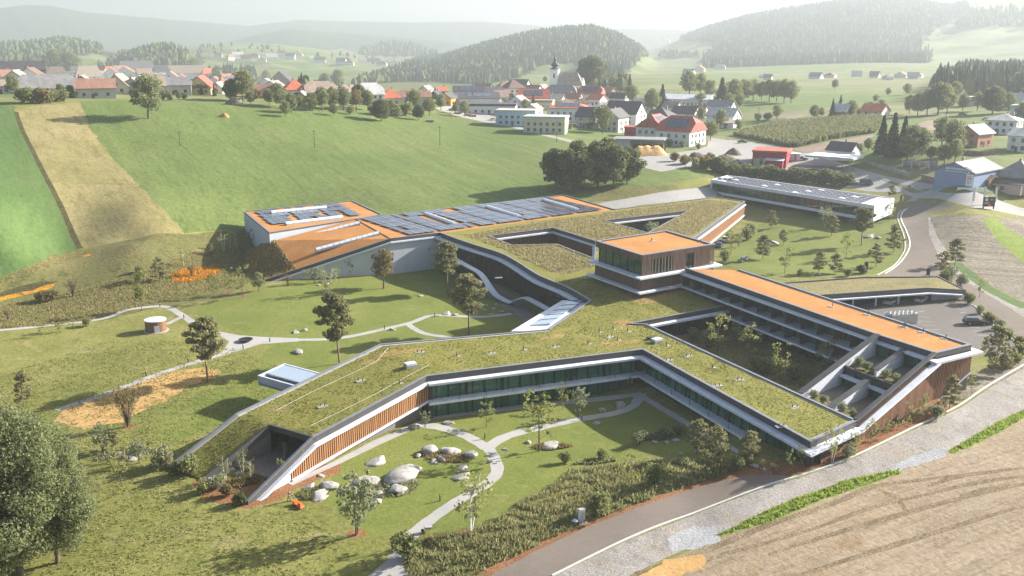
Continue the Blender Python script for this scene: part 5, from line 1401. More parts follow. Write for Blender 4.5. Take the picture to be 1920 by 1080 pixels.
trees('in the village centre', 'village trees', [(854,213,22,'broad_light'),(871,219,30,'broad_light'),(984,208,22,'broad'),(1000,204,26,'spruce'),(970,232,24,'broad'),(987,226,20,'dark_broad'),(1022,248,26,'broad'),(1130,250,52,'broad'),(1105,242,16,'shrub'),(1070,242,14,'shrub'),(1012,212,12,'shrub'),(1185,197,38,'broad'),(1222,213,46,'broad'),(1241,208,48,'spruce',1.2),(1210,228,22,'broad'),(1313,207,32,'broad'),(1350,240,34,'broad'),(1270,246,30,'broad'),(1300,238,22,'broad'),(1315,228,26,'broad'),(1332,263,36,'broad',1.15),(1384,242,18,'shrub'),(1255,275,14,'shrub'),(1280,277,14,'shrub'),(1310,280,12,'shrub')])
trees('behind the church', 'village trees', [(1107,168,62,'dark_broad',1.15),(1084,165,30,'spruce',.6),(1150,170,28,'broad'),(1165,168,32,'broad'),(1180,178,38,'spruce'),(1138,168,22,'broad'),(1022,155,12,'broad')])
trees('in the tree row beyond the long hall', 'valley trees', [(1292,182,48,'broad'),(1313,180,42,'broad'),(1330,185,34,'broad'),(1352,202,54,'spruce',1.5),(1375,196,46,'broad'),(1395,190,40,'broad'),(1412,188,38,'broad'),(1428,188,34,'broad'),(1442,190,40,'broad'),(1456,190,38,'broad'),(1470,192,42,'broad'),(1483,193,40,'broad'),(1366,210,34,'broad'),(1385,205,30,'broad')])
trees('along the field road', 'valley trees', [(1457,224,27,'broad'),(1526,224,26,'broad'),(1540,220,18,'broad'),(1560,222,34,'spruce'),(1596,220,30,'broad'),(1575,208,28,'spruce'),(1650,214,26,'broad'),(1632,214,22,'broad'),(1610,216,14,'shrub'),(1440,224,14,'dark_shrub'),(1420,226,14,'shrub'),(1565,168,18,'broad'),(1700,178,20,'broad'),(1665,180,14,'broad'),(1640,190,12,'shrub')])
trees('beside the builders yard', 'yard trees', [(1652,288,66,'spruce',1.1),(1672,292,74,'spruce',1.1),(1692,292,68,'spruce',1.1),(1710,294,56,'broad_light'),(1728,292,48,'broad_light'),(1700,300,44,'broad'),(1765,276,52,'broad_light'),(1785,290,60,'broad_light'),(1790,304,40,'broad_light'),(1770,308,36,'broad'),(1628,284,24,'broad'),(1612,290,20,'broad_light'),(1745,300,24,'broad')])
trees('among the hazy houses at right', 'valley trees', [(1720,218,40,'broad'),(1738,216,46,'broad'),(1758,216,56,'broad'),(1775,214,48,'broad'),(1705,214,34,'broad'),(1860,214,46,'dark_broad',1.2),(1832,208,32,'broad'),(1805,208,30,'broad'),(1890,212,34,'broad'),(1915,225,30,'broad'),(1790,190,34,'broad'),(1912,180,40,'broad')])
trees('in the scrub beside the wood chip yard', 'yard scrub', [(1265,302,16,'dry_shrub'),(1285,308,18,'dry_shrub'),(1305,316,20,'shrub'),(1322,316,24,'dry_shrub'),(1340,322,28,'dark_shrub'),(1358,326,26,'dark_shrub'),(1300,300,14,'dry_shrub'),(1330,302,16,'dry_shrub'),(1352,306,14,'dry_shrub')])
trees('in the hedge behind the long white pavilion', 'pavilion hedge', [(1375+i*19, 330 + i*1.6, 26 - (i % 3) * 2, 'dark_shrub', 1.25) for i in range(12)])
print('trees', TREE_N, round(time.time() - TSTART, 1))
# ---- forests: far woods that read as one mass
def forest(name, poly, d0, d1, spacing, hgt, mix, label, m_con, m_bro, seed):
    if spacing < 30: spacing *= .9
    r = np.random.default_rng(seed)
    us = [p[0] for p in poly]; a0, a1 = math.atan((min(us) - 960) / 1800 * 1.02), math.atan((max(us) - 960) / 1800 * 1.02)
    n = int((a1 - a0) * (d1*d1 - d0*d0) / 2 / spacing**2)
    d = np.sqrt(r.uniform(d0*d0, d1*d1, n)); a = r.uniform(a0, a1, n)
    x, y = d * np.sin(a), d * np.cos(a); z = height(x, y)
    u, v = proj_np(x, y, z)
    k = pip(u, v, poly)
    x, y, z, d = x[k], y[k], z[k], d[k]
    n = len(x)
    if n == 0: return
    V, F, MI = [], [], []; b = 0
    S = 5; an = np.arange(S) / S * 2 * pi
    for i in range(n):
        h = hgt * r.uniform(.65, 1.2); con = r.random() < mix
        rot = r.uniform(0, 6.28)
        if con:
            w = h * r.uniform(.13, .19); rings = [(0.02, .8), (.25, 1.0), (.45, .6), (.55, .7), (.78, .38)]
            top = 1.0
        else:
            w = h * r.uniform(.24, .36); h *= .85; rings = [(.05, .6), (.3, 1.05), (.65, .95), (.9, .5)]; top = 1.0
        for t, q in rings:
            rr = w * q * r.uniform(.75, 1.2, S)
            V.append(np.column_stack([x[i] + rr*np.cos(an+rot), y[i] + rr*np.sin(an+rot), z[i] + h*(t + r.uniform(-.03, .03, S))]))
        V.append(np.array([[x[i], y[i], z[i] + h*top]]))
        nr = len(rings)
        for q in range(nr - 1):
            for s_ in range(S):
                s2 = (s_+1) % S; a_, b_, c_, d_ = b+q*S+s_, b+q*S+s2, b+(q+1)*S+s2, b+(q+1)*S+s_
                F.append((a_, b_, c_)); F.append((a_, c_, d_))
        for s_ in range(S): F.append((b+(nr-1)*S+s_, b+(nr-1)*S+(s_+1) % S, b+nr*S))
        MI += [0 if con else 1] * (2*S*(nr-1) + S)
        b += nr*S + 1
    me = np_mesh(name, np.concatenate(V), np.array(F), [m_con, m_bro], MI)
    new_obj(name, me, label=label, cat='forest', kind='stuff')
    return n
def far_leaf(name, c0, c1):
    m, nt, bs = _nt(name)
    geo = nt.nodes.new('ShaderNodeNewGeometry')
    nz = _noise(nt, _coords(nt, 'World'), .5, 3)
    md = nt.nodes.new('ShaderNodeMath'); md.operation = 'MULTIPLY_ADD'; md.inputs[1].default_value = .5
    hf = nt.nodes.new('ShaderNodeMath'); hf.operation = 'MULTIPLY'; hf.inputs[1].default_value = .5
    nt.links.new(nz, hf.inputs[0]); nt.links.new(geo.outputs['Random Per Island'], md.inputs[0]); nt.links.new(hf.outputs[0], md.inputs[2])
    nt.links.new(_ramp(nt, md.outputs[0], [(.15, c0), (.85, c1)]), bs.inputs['Base Color'])
    bs.inputs['Roughness'].default_value = .9; bs.inputs['Specular IOR Level'].default_value = .05
    return m
FC = far_leaf('far_conifers', (.038,.055,.03), (.068,.088,.044)); FB = far_leaf('far_broadleaves', (.07,.09,.034), (.125,.135,.055))
for sp in FORESTS: forest('forest', *sp[:7], FC, FB, sp[7])
print('forest', round(time.time() - TSTART, 1))
# ------------------------------------------------------------------ village houses
WALLC = {'white': (.66,.66,.63), 'cream': (.62,.56,.43), 'grey': (.36,.36,.35), 'yellow': (.62,.50,.24), 'orange': (.62,.27,.05), 'blue': (.36,.50,.60), 'red': (.36,.022,.035), 'beige': (.56,.53,.36), 'brown': (.20,.13,.09), 'cobalt': (.18,.24,.37), 'brick': (.45,.22,.15), 'pinkish': (.48,.36,.33), 'stone': (.42,.40,.36)}
ROOFC = {'tan': (.33,.25,.19), 'grey': (.23,.22,.21), 'dark': (.06,.055,.06), 'red': (.38,.085,.05), 'orange': (.52,.14,.06), 'brown': (.17,.10,.075), 'pale': (.46,.45,.42), 'rust': (.30,.16,.11), 'metal': (.5,.52,.54)}
def tile_mat(name, col):
    m, nt, bs = _nt(name)
    c = _coords(nt, 'Object')
    w = nt.nodes.new('ShaderNodeTexWave'); w.bands_direction = 'Z'; w.inputs['Scale'].default_value = 2.2; w.inputs['Distortion'].default_value = .6
    nt.links.new(c, w.inputs['Vector'])
    n = _noise(nt, c, .5, 5)
    b = _ramp(nt, n, [(.3, tuple(x*.78 for x in col)), (.7, tuple(min(1, x*1.2) for x in col))])
    nt.links.new(_mix(nt, 1.0, b, _ramp(nt, w.outputs[1], [(0, (.82,)*3), (1, (1.05,)*3)]), 'MULTIPLY'), bs.inputs['Base Color'])
    bs.inputs['Roughness'].default_value = .75
    return m
MW = {k: mat('render_' + k, c, .85, .07, .35) for k, c in WALLC.items()}
MR = {k: tile_mat('tiles_' + k, c) for k, c in ROOFC.items()}
M_win = mat('window_glass', (.05,.06,.07), .15, .3, .4, spec=.7)
M_wfr = mat('window_frame', (.55,.54,.5), .6, .05, 1)
M_timber = mat('dark_timber', (.10,.065,.045), .85, .2, 1.5)
M_chim = mat('chimney', (.35,.22,.17), .85, .15, 1)
WUNIT = MB().box((0, 0, 0), (1.15, .12, 1.35)).mesh('window', M_win)
FUNIT = MB().box((0, 0, -.78), (1.4, .22, .14)).mesh('window_sill', M_wfr)
DUNIT = MB().box((0, 0, 1.05), (1.1, .14, 2.1)).mesh('door', M_timber)
def house(u, v, wpx, wall_px, roof_px, depth, typ, yaw, wall, roof, place, noun='house', win=(0, 0), at_d=None, pv=False, over=.6, chimney=True, extra=None):
    p = G(u, v) if at_d is None else None
    if at_d is not None:
        r = ray(u, 540); t = at_d / math.hypot(r[0], r[1]); p = Vector((r[0]*t, r[1]*t, 0)); p.z = hz1(p.x, p.y)
    mpp = p.length / 1800.0 if at_d is None else at_d / 1800.0
    h, rh = wall_px * mpp * 1.03, roof_px * mpp * 1.03
    front = wpx * mpp
    L, W = (front, depth) if abs(yaw) < 45 else (depth, front)
    va = math.atan2(p.x, p.y)
    rz = -va + math.radians(yaw)
    away = Vector((math.sin(va), math.cos(va)))
    ext = (W if abs(yaw) < 45 else L) / 2
    c = p.xy + away * ext
    ca, sa = math.cos(rz), math.sin(rz)
    zb = min(hz1(c.x + x*ca - y*sa, c.y + x*sa + y*ca) for x in (-L/2, L/2) for y in (-W/2, W/2))
    z0 = p.z if at_d is None else hz1(c.x, c.y)
    base = Vector((c.x, c.y, z0))
    root = new_obj('house' if noun in ('house', 'farmhouse', 'villa') else noun.replace(' ', '_'), None, loc=base, rz=rz, cat=noun,
                   label='%s %s with %s %s roof %s' % (wall, noun, roof, {'gable': 'gabled', 'hip': 'hipped', 'half': 'half-hipped', 'flat': 'flat', 'mono': 'sloping'}[typ], place), group='village buildings')
    a, b = L/2, W/2; dz = min(zb - z0 - .6, -.6)
    mb = MB(); rm = MB()
    foot = [(-a, -b), (a, -b), (a, b), (-a, b)]
    ov = over
    if typ in ('flat',):
        mb.hexa([(x, y, dz) for x, y in foot], [(x, y, h) for x, y in foot])
        o2 = .35; q = [(-a-o2, -b-o2), (a+o2, -b-o2), (a+o2, b+o2), (-a-o2, b+o2)]
        rm.hexa([(x, y, h + .003) for x, y in q], [(x, y, h + max(.35, rh)) for x, y in q])
    elif typ == 'mono':
        mb.hexa([(x, y, dz) for x, y in foot], [(-a, -b, h), (a, -b, h), (a, b, h + rh), (-a, b, h + rh)])
        q = [(-a-ov, -b-ov), (a+ov, -b-ov), (a+ov, b+ov), (-a-ov, b+ov)]; zz = [h, h, h+rh, h+rh]
        rm.hexa([(x, y, z + .01) for (x, y), z in zip(q, zz)], [(x, y, z + .25) for (x, y), z in zip(q, zz)])
    else:
        if typ == 'hip': gi_ = min(W*.5, L*.48); gtop = 0
        elif typ == 'half': gi_ = W*.18; gtop = .55
        else: gi_ = -ov; gtop = 1
        # walls with gables
        if typ == 'hip':
            mb.hexa([(x, y, dz) for x, y in foot], [(x, y, h) for x, y in foot])
        else:
            gy = b * (1 - gtop); gz_ = h + rh * gtop - .12
            vs = [(-a, -b, dz), (a, -b, dz), (a, b, dz), (-a, b, dz), (-a, -b, h), (a, -b, h), (a, b, h), (-a, b, h), (-a, -gy, gz_), (-a, gy, gz_), (a, -gy, gz_), (a, gy, gz_)]
            fs = [(3,2,1,0), (0,1,5,4), (2,3,7,6), (1,2,6,11,10,5), (3,0,4,8,9,7), (4,5,10,8), (6,7,9,11), (8,10,11,9)]
            mb.add(vs, fs)
        rise = rh / b
        ez = h - ov * rise
        th = .28
        if typ == 'gable':
            for s_ in (-1, 1):
                bot = [(-a-ov, s_*(b+ov), ez), (a+ov, s_*(b+ov), ez), (a+ov, 0, h+rh), (-a-ov, 0, h+rh)]
                top = [(x, y, z + th) for x, y, z in bot]
                if s_ > 0: bot.reverse(); top.reverse()
                rm.hexa(bot, top)
        else:
            rx = a - gi_
            if typ == 'hip':
                E_ = [(-a-ov, -b-ov, ez), (a+ov, -b-ov, ez), (a+ov, b+ov, ez), (-a-ov, b+ov, ez)]
                R_ = [(-rx, 0, h+rh), (rx, 0, h+rh)]
                vs = E_ + R_; vs2 = [(x, y, z+th) for x, y, z in vs]
                rm.add(vs + vs2, [(3,2,1,0), (6,7,11,10), (8,9,10,11), (7,8,11), (9,6,10), (0,1,7,6), (1,2,8,7), (2,3,9,8), (3,0,6,9)])
            else:
                k = b * (1 - gtop) ; zk = h + rh*gtop
                vs = [(-a-ov, -b-ov, ez), (a+ov, -b-ov, ez), (a+ov, b+ov, ez), (-a-ov, b+ov, ez), (-a-ov, -k, zk), (a+ov, -k, zk), (a+ov, k, zk), (-a-ov, k, zk), (-rx, 0, h+rh), (rx, 0, h+rh)]
                vs = [(x, y, z+th) for x, y, z in vs]
                rm.add(vs, [(0,1,5,9,8,4), (2,3,7,8,9,6), (5,6,9), (7,4,8), (0,4,7,3), (1,2,6,5), (3,2,1,0)])
    mb.build('wall', MW[wall], root)
    ro = rm.build('roof', MR[roof], root)
    if chimney and typ != 'flat' and rh > .8:
        cm = MB(); cx = L * random.uniform(-.25, .25); cm.box((cx, W*.12, h + rh*.75 + .7), (.7, .7, 2.4)); cm.build('chimney', M_chim, ro)
    # windows on the faces turned to the camera
    nx, ny = win
    faces = [((0, -1), L, nx), ((1, 0), W, ny), ((-1, 0), W, ny)]
    tocam = Vector((-c.x, -c.y)).normalized()
    for (fx, fy), ln, cnt in faces:
        wn_ = Vector((fx*ca - fy*sa, fx*sa + fy*ca))
        if cnt == 0 or wn_.dot(tocam) < .12: continue
        floors = max(1, int((h + (.5*rh if fx and typ == 'gable' else 0)) / 2.9))
        for f in range(floors):
            zc = min(1.7 + f * 2.8, h + rh - 1.2)
            for k in range(cnt if f * 2.8 + 2.4 < h else max(1, cnt // 2)):
                t = (k + .5) / (cnt if f * 2.8 + 2.4 < h else max(1, cnt // 2)) - .5
                span = ln * (.9 if f * 2.8 + 2.4 < h else .45)
                if fy: x, y, ang = t * span, -b - .03, 0
                else: x, y, ang = fx * (a + .03), t * span, pi/2
                w_ = new_obj('window', WUNIT, root, loc=(x, y, zc), rz=ang, scale=(1.15, 1, 1.1))
                if p.length < 620: new_obj('window_sill', FUNIT, w_, loc=(0, 0, 0))
    if nx and h > 2.2: new_obj('door', DUNIT, root, loc=(-L*.08, -b - .04, 0))
    if pv and typ in ('gable', 'half', 'hip', 'mono'):
        rise = rh / b if typ != 'mono' else rh / (2*b)
        ang = math.atan(rise)
        for i in range(3):
            o = new_obj('solar_panel', PVH, ro, loc=(L * (-.2 + .2*i), -b*.5 if typ != 'mono' else 0, h + rh*.5 + .36)); o.rotation_euler = (ang, 0, 0); o.scale = (L*.19/1.6, b*.75/2.0, 1)
    return root, L, W, h, rh
PVH = MB().box((0, 0, .03), (1.6, 2.0, .08)).mesh('roof_solar_panel', M_pv)
LV = 'on the left hilltop'
LW = 'packed between the left hilltop roofs'
H_ = [
 # u, v, width, wall, roof px, depth m, type, yaw, wall, roof, place, noun, windows
 (40,158,74,18,13,14,'gable',4,'brown','dark',LV+' at the far left','barn',(0,0),False),
 (34,170,42,20,16,18,'gable',80,'white','tan',LV+' behind the left shrubs','house',(3,3),False),
 (88,174,84,11,20,13,'half',2,'white','grey',LV+' behind the garden hedge','barn',(5,0),False),
 (5,176,26,16,9,10,'gable',0,'white','tan',LV+' cut by the picture edge','house',(2,0),False),
 (108,160,32,16,9,12,'hip',8,'white','brown',LV+' standing tall and narrow','house',(2,2),False),
 (138,158,18,12,4,8,'flat',0,'white','pale',LV+' between taller houses','house',(2,0),False),
 (168,163,44,13,16,13,'hip',12,'white','tan',LV+' above the rust barn','house',(3,2),False),
 (158,172,44,12,16,16,'gable',85,'stone','grey',LV+' with blank wall','barn',(0,0),False),
 (181,184,62,22,14,11,'gable',0,'stone','rust',LV+' nearest the meadow','barn',(3,0),False),
 (199,160,20,13,6,9,'gable',0,'white','pale',LV+' wedged between roofs','house',(3,0),False),
 (205,152,52,10,9,12,'hip',20,'stone','orange',LV+' on the skyline','house',(2,0),False),
 (226,176,38,18,18,14,'gable',76,'cream','tan',LV+' left of the lone tree','farmhouse',(2,2),False),
 (238,160,36,15,11,13,'gable',72,'white','orange',LV+' with pale gable','house',(2,2),False),
 (258,154,60,16,14,15,'half',24,'white','dark',LV+' carrying the phone masts','farmhouse',(3,2),False),
 (252,176,34,18,12,11,'gable',80,'stone','grey',LV+' beside the lone tree','house',(1,2),False),
 (290,178,36,20,14,12,'gable',2,'grey','tan',LV+' behind the lone tree','barn',(1,0),False),
 (332,178,52,22,12,12,'gable',-4,'stone','grey',LV+' with wide gateway','barn',(3,0),False),
 (288,162,36,9,7,10,'gable',20,'white','brown',LV+' peeping over barn roofs','house',(2,0),False),
 (379,178,42,17,18,15,'gable',78,'yellow','red',LV+' with dark timber balcony','house',(3,3),False),
 (346,154,78,11,12,14,'half',8,'white','tan',LV+' long and low at the back','barn',(3,0),False),
 (340,162,30,8,8,9,'gable',60,'white','red',LV+' in front of the long barn','house',(1,1),False),
 (372,166,26,9,8,9,'gable',70,'cream','brown',LV+' behind the chalet','house',(1,1),False),
 (428,166,36,14,14,13,'hip',30,'white','orange',LV+' beside the dark garden trees','house',(2,2),True),
 (411,176,22,11,11,10,'gable',75,'white','grey',LV+' small beside the chalet','house',(1,1),False),
 (404,164,16,8,6,8,'gable',60,'white','orange',LV+' tiny behind the chalet','house',(1,1),False),
 (494,184,36,9,13,9,'gable',0,'brown','rust','among the village garden trees','shed',(0,0),False),
 (500,168,34,9,10,10,'gable',62,'white','tan','behind the rust shed','house',(1,1),False),
 (530,162,40,10,16,16,'gable',60,'brown','dark','on the village skyline','barn',(0,0),False),
 (553,182,40,13,16,12,'hip',10,'white','orange','beside the black barn','house',(3,2),False),
 (600,188,56,14,17,14,'half',10,'white','tan','behind the garden tree row','farmhouse',(3,2),False),
 (567,196,20,13,9,9,'gable',80,'yellow','grey','small among garden trees','house',(2,2),False),
 (646,186,40,12,13,12,'hip',15,'white','tan','above the garden tree row','house',(2,2),False),
 (672,184,30,10,12,11,'gable',20,'white','tan','half hidden by trees','house',(2,1),False),
 (693,198,44,20,18,13,'half',16,'white','pale','with large glass front','villa',(4,2),False),
 (732,198,36,14,15,12,'hip',8,'grey','orange','right of the glass-fronted villa','house',(2,2),False),
 (776,200,62,17,11,12,'half',2,'pale_','rust','along the village street','barn',(3,0),False),
 (840,198,24,13,8,11,'gable',70,'orange','dark','at the village street bend','house',(2,2),False),
 (828,180,20,9,6,9,'gable',10,'blue','orange','beyond the village street','house',(1,1),False),
 (820,186,16,8,6,9,'gable',60,'brown','dark','next to the orange house','shed',(0,0),False),
 (800,176,16,8,6,8,'gable',60,'white','grey','in the valley behind the village','house',(1,0),False),
]
C_ = 'in the village centre'
H_ += [(u, v, w, wl, rf_, dp, ty, yw, wc, rc, LW, 'house', wi, False) for u, v, w, wl, rf_, dp, ty, yw, wc, rc, wi in [
 (14,162,30,12,9,10,'gable',10,'white','rust',(2,1)),(60,160,30,13,10,11,'gable',70,'white','brown',(2,2)),(76,154,34,12,8,11,'hip',5,'white','tan',(2,1)),(128,168,26,14,10,10,'gable',75,'white','grey',(2,2)),(150,156,26,14,9,10,'gable',20,'white','dark',(2,1)),
 (182,158,30,14,10,11,'gable',-15,'white','red',(2,1)),(212,162,28,15,10,10,'gable',65,'white','brown',(2,2)),(226,156,30,14,10,11,'hip',20,'cream','rust',(2,1)),(272,160,28,14,9,10,'gable',30,'white','brown',(2,1)),(304,156,30,15,10,11,'hip',15,'white','dark',(2,1)),
 (322,164,26,13,9,10,'gable',70,'white','rust',(2,2)),(392,158,26,13,9,10,'hip',20,'white','orange',(2,1)),(446,164,28,13,10,10,'gable',60,'white','rust',(2,2)),(468,172,30,12,9,10,'hip',10,'white','brown',(2,1)),(515,172,28,12,9,10,'gable',65,'white','grey',(2,2)),(584,178,32,12,9,10,'gable',20,'white','dark',(2,1)),(620,176,30,12,9,10,'hip',25,'white','tan',(2,1))]]
H_ += [(u, v, w, wl, rf_, dp, ty, yw, wc, rc, 'crowded round the church hill', 'house', wi, False) for u, v, w, wl, rf_, dp, ty, yw, wc, rc, wi in [
 (906,178,30,10,9,11,'gable',-12,'white','brown',(2,1)),(946,176,28,12,9,10,'hip',20,'white','rust',(2,1)),(976,172,30,12,9,11,'gable',-20,'cream','dark',(3,1)),(1016,180,26,12,8,10,'gable',60,'white','grey',(2,2)),(1075,198,30,12,9,10,'gable',-20,'white','rust',(2,1)),(1092,206,28,12,8,10,'hip',10,'cream','brown',(2,1)),(1120,198,26,11,8,10,'gable',-30,'white','orange',(2,1)),(1160,196,28,11,9,10,'gable',-20,'white','dark',(2,1)),(1226,196,26,11,8,10,'gable',-24,'white','tan',(2,1)),(1260,214,28,12,9,10,'gable',-24,'white','grey',(2,2)),(1310,222,28,12,9,10,'gable',-20,'white','rust',(2,2)),(1000,216,26,11,8,10,'gable',70,'white','tan',(2,2))]]
H_ += [
 (878,190,54,17,9,14,'gable',2,'white','dark',C_+' at its left end','workshop',(3,0),True),
 (898,200,74,14,9,14,'mono',2,'white','dark',C_+' with slanted solar roof','workshop',(5,0),True),
 (926,214,84,14,4,14,'flat',-6,'white','dark',C_+' long by the street','garage hall',(6,0),False),
 (924,184,34,10,9,11,'gable',20,'white','dark',C_+' behind the workshop','house',(1,0),False),
 (940,192,34,10,10,11,'gable',35,'cream','brown',C_+' behind the garage hall','house',(2,1),False),
 (962,184,34,18,14,13,'hip',25,'white','brown',C_+' tall left of the church','house',(3,2),False),
 (990,184,46,14,8,13,'gable',-16,'cream','dark',C_+' left of the church tower','house',(4,1),False),
 (1000,196,56,12,14,13,'gable',4,'cream','red',C_+' below the church tower','house',(5,0),True),
 (972,206,30,14,10,12,'gable',70,'white','grey',C_+' above the blue block','house',(2,2),False),
 (1020,206,34,13,4,10,'flat',-8,'cream','tan',C_+' low and cream-walled','house',(3,0),False),
 (1040,196,32,10,7,10,'gable',-12,'yellow','grey',C_+' behind the cream block','house',(2,0),False),
 (1052,186,52,10,14,13,'half',-8,'white','grey',C_+' right under the church','barn',(2,0),False),
 (1108,190,44,13,13,13,'half',-14,'white','red',C_+' right of the church','house',(4,2),True),
 (1140,182,24,9,8,10,'gable',-30,'brown','rust',C_+' timber-built by the big tree','house',(2,1),False),
 (1062,205,36,8,9,11,'hip',10,'white','grey',C_+' between church and apartments','house',(2,0),False),
 (970,236,74,25,3,12,'flat',-10,'blue','pale','beside the meadow street','apartment block',(6,2),False),
 (1024,250,78,27,3,12,'flat',-10,'beige','pale','beside the meadow street','apartment block',(6,2),False),
 (1066,228,74,24,8,14,'hip',-6,'white','orange','behind the beige block','apartment block',(6,2),True),
 (1106,240,40,20,15,14,'gable',-20,'stone','dark','right of the beige block','house',(2,2),False),
 (1152,248,36,26,14,14,'gable',66,'stone','dark','with balconies by the lawn','apartment block',(2,3),False),
 (1172,234,64,20,20,15,'gable',-24,'white','dark','large behind the grey apartments','farmhouse',(3,3),False),
 (1148,206,40,8,5,10,'gable',-12,'white','pale','behind the large farmhouse','shed',(2,0),False),
 (1126,212,44,6,6,10,'gable',-8,'white','grey','behind the grey apartments','shed',(2,0),False),
 (1202,210,26,14,8,11,'gable',-28,'white','pale','left of the long hall','house',(2,1),False),
 (1288,208,92,20,7,18,'gable',-14,'cream','metal','long at the village back','long hall',(11,2),False),
 (1238,230,42,13,13,13,'hip',-22,'white','dark','above the half-hipped pair','house',(2,2),False),
 (1286,224,44,10,12,12,'gable',-22,'white','dark','in front of the long hall','house',(2,2),False),
 (1352,216,46,12,13,12,'gable',-22,'white','grey','at the right village end','house',(3,2),False),
 (1356,234,52,15,13,12,'gable',-22,'white','pale','in front of the grey-roofed house','house',(3,2),False),
 (1366,240,26,8,4,8,'mono',-18,'white','tan','small annex at the right village end','shed',(1,0),False),
 (1228,266,54,26,20,15,'half',68,'white','red','left of the half-hipped pair','house',(3,4),True),
 (1276,274,68,26,24,17,'half',-26,'white','red','right of the half-hipped pair','house',(4,4),True),
 (1188,258,32,17,2,10,'flat',-4,'red','red','beside the wood chip yard','garage hall',(2,0),False),
 (1319,252,11,13,1,4,'flat',0,'orange','orange','beside the round street tree','shed',(0,0),False),
 (1291,242,14,15,4,5,'gable',20,'pinkish','rust','slim behind the half-hipped pair','small tower',(0,0),False),
 (1446,314,60,26,3,14,'flat',-8,'red','red','at the road by the fuel station','utility building',(2,2),False),
 (1580,301,44,17,12,10,'gable',-22,'white','dark','beside the fuel station sign','shed',(0,0),False),
 (1528,332,82,12,2,10,'flat',-12,'cream','dark','of the fuel station','shop',(2,0),False),
 (1578,222,28,12,11,11,'gable',-24,'brown','pale','by the field road','house',(2,1),False),
 (1640,219,38,9,11,11,'gable',-24,'white','orange','by the field road','house',(2,1),False),
 (1812,348,68,22,14,20,'gable',66,'cobalt','grey','in the builders yard','workshop',(0,0),False),
 (1905,362,60,26,22,14,'hip',-14,'pinkish','grey','cut by the right picture edge','house',(3,1),False),
 (1880,252,48,22,8,12,'hip',-12,'white','pale','on the far right street','villa',(4,2),False),
 (1915,224,30,18,4,10,'flat',-12,'white','pale','at the far right edge','villa',(2,1),False),
 (1918,286,34,26,10,12,'gable',-20,'white','pale','lowest of the far right houses','house',(2,2),False),
 (1825,276,40,22,12,11,'gable',60,'brick','metal','behind the yard trees','house',(2,2),False),
 (1790,190,26,9,9,10,'gable',-30,'white','pale','in the hazy right settlement','house',(1,1),False),
 (1852,182,26,8,4,10,'flat',-10,'white','pale','in the hazy right settlement','house',(2,0),False),
 (1885,200,28,10,9,10,'gable',-26,'white','orange','in the hazy right settlement','house',(2,1),False),
 (1912,205,28,14,10,10,'gable',-40,'white','pale','in the hazy right settlement','house',(2,1),False),
 (1815,200,22,10,6,9,'flat',-10,'blue','pale','in the hazy right settlement','shed',(0,0),False),
 (1842,346,34,8,6,6,'gable',-24,'brown','rust','in front of the blue workshop','shed',(0,0),False),
]
random.seed(11)
HOUSE = {}
for h in H_:
    u, v, w, wl, rf_, dp, ty, yw, wc, rc, pl, nn_, wi, pv_ = h
    if wc == 'pale_': wc = 'grey'
    v0 = v
    if 'left hilltop' in pl:
        if v < 166: v -= 5
        else: wl *= .74
    HOUSE[(u, v0)] = house(u, v, w, wl, rf_, dp, ty, yw, wc, rc, pl, nn_, wi, pv=pv_)
far = [(432,112),(446,108),(462,114),(478,110),(492,116),(510,112),(528,104),(545,110),(560,106),(585,114),(600,117),(640,120),(655,122),(680,118),(700,120),(716,124),(728,122),(738,126),(410,108),(1292,140),(1312,134),(1432,146),(1440,150),(1530,148),(1556,146),(1606,144),(1640,146),(1664,150),(1690,146),(1712,148),(1720,146),(20,110),(1246,82),(1350,130)]
for k, (u, v) in enumerate(far):
    house(u, v, 13 + (k*7) % 9, 4.5, 4 + k % 3, 10, 'gable' if k % 3 else 'hip', (k*37) % 50 - 25 + (60 if k % 4 == 0 else 0), 'white', ['orange','pale','rust','grey'][k % 4], 'on the hazy far hillside', 'house', (0, 0), chimney=False)

# details of single houses
def local(root, mb, name, m, parent=None): return mb.build(name, m, parent or root)
r_, L, W, h, rh = HOUSE[(379,178)]
mb = MB(); mb.box((-L/2 - .8, 0, h*.95), (1.4, W*.8, .25)); mb.box((-L/2 - 1.4, 0, h*.95 + .6), (.12, W*.8, 1.0)); 
for s_ in (-1, 1):
    pass
b_ = local(r_, mb, 'balcony', M_timber); b_['kind'] = 'stuff' if False else ''
del b_['kind']
r_, L, W, h, rh = HOUSE[(258,154)]
for k, (dx, hh) in enumerate(((-2.5, 5.5), (-.8, 3.6), (1.2, 4.2))):
    mb = MB(); mb.tube((dx, 0, h + rh - .5), (dx, 0, h + rh + hh), .12, .12, 8); t_ = local(r_, mb, 'mast', M_steel)
    mb = MB(); mb.box((dx, -.35, h + rh + hh - 1.0), (.55, .35, 2.0)); local(r_, mb, 'antenna', M_white, t_)
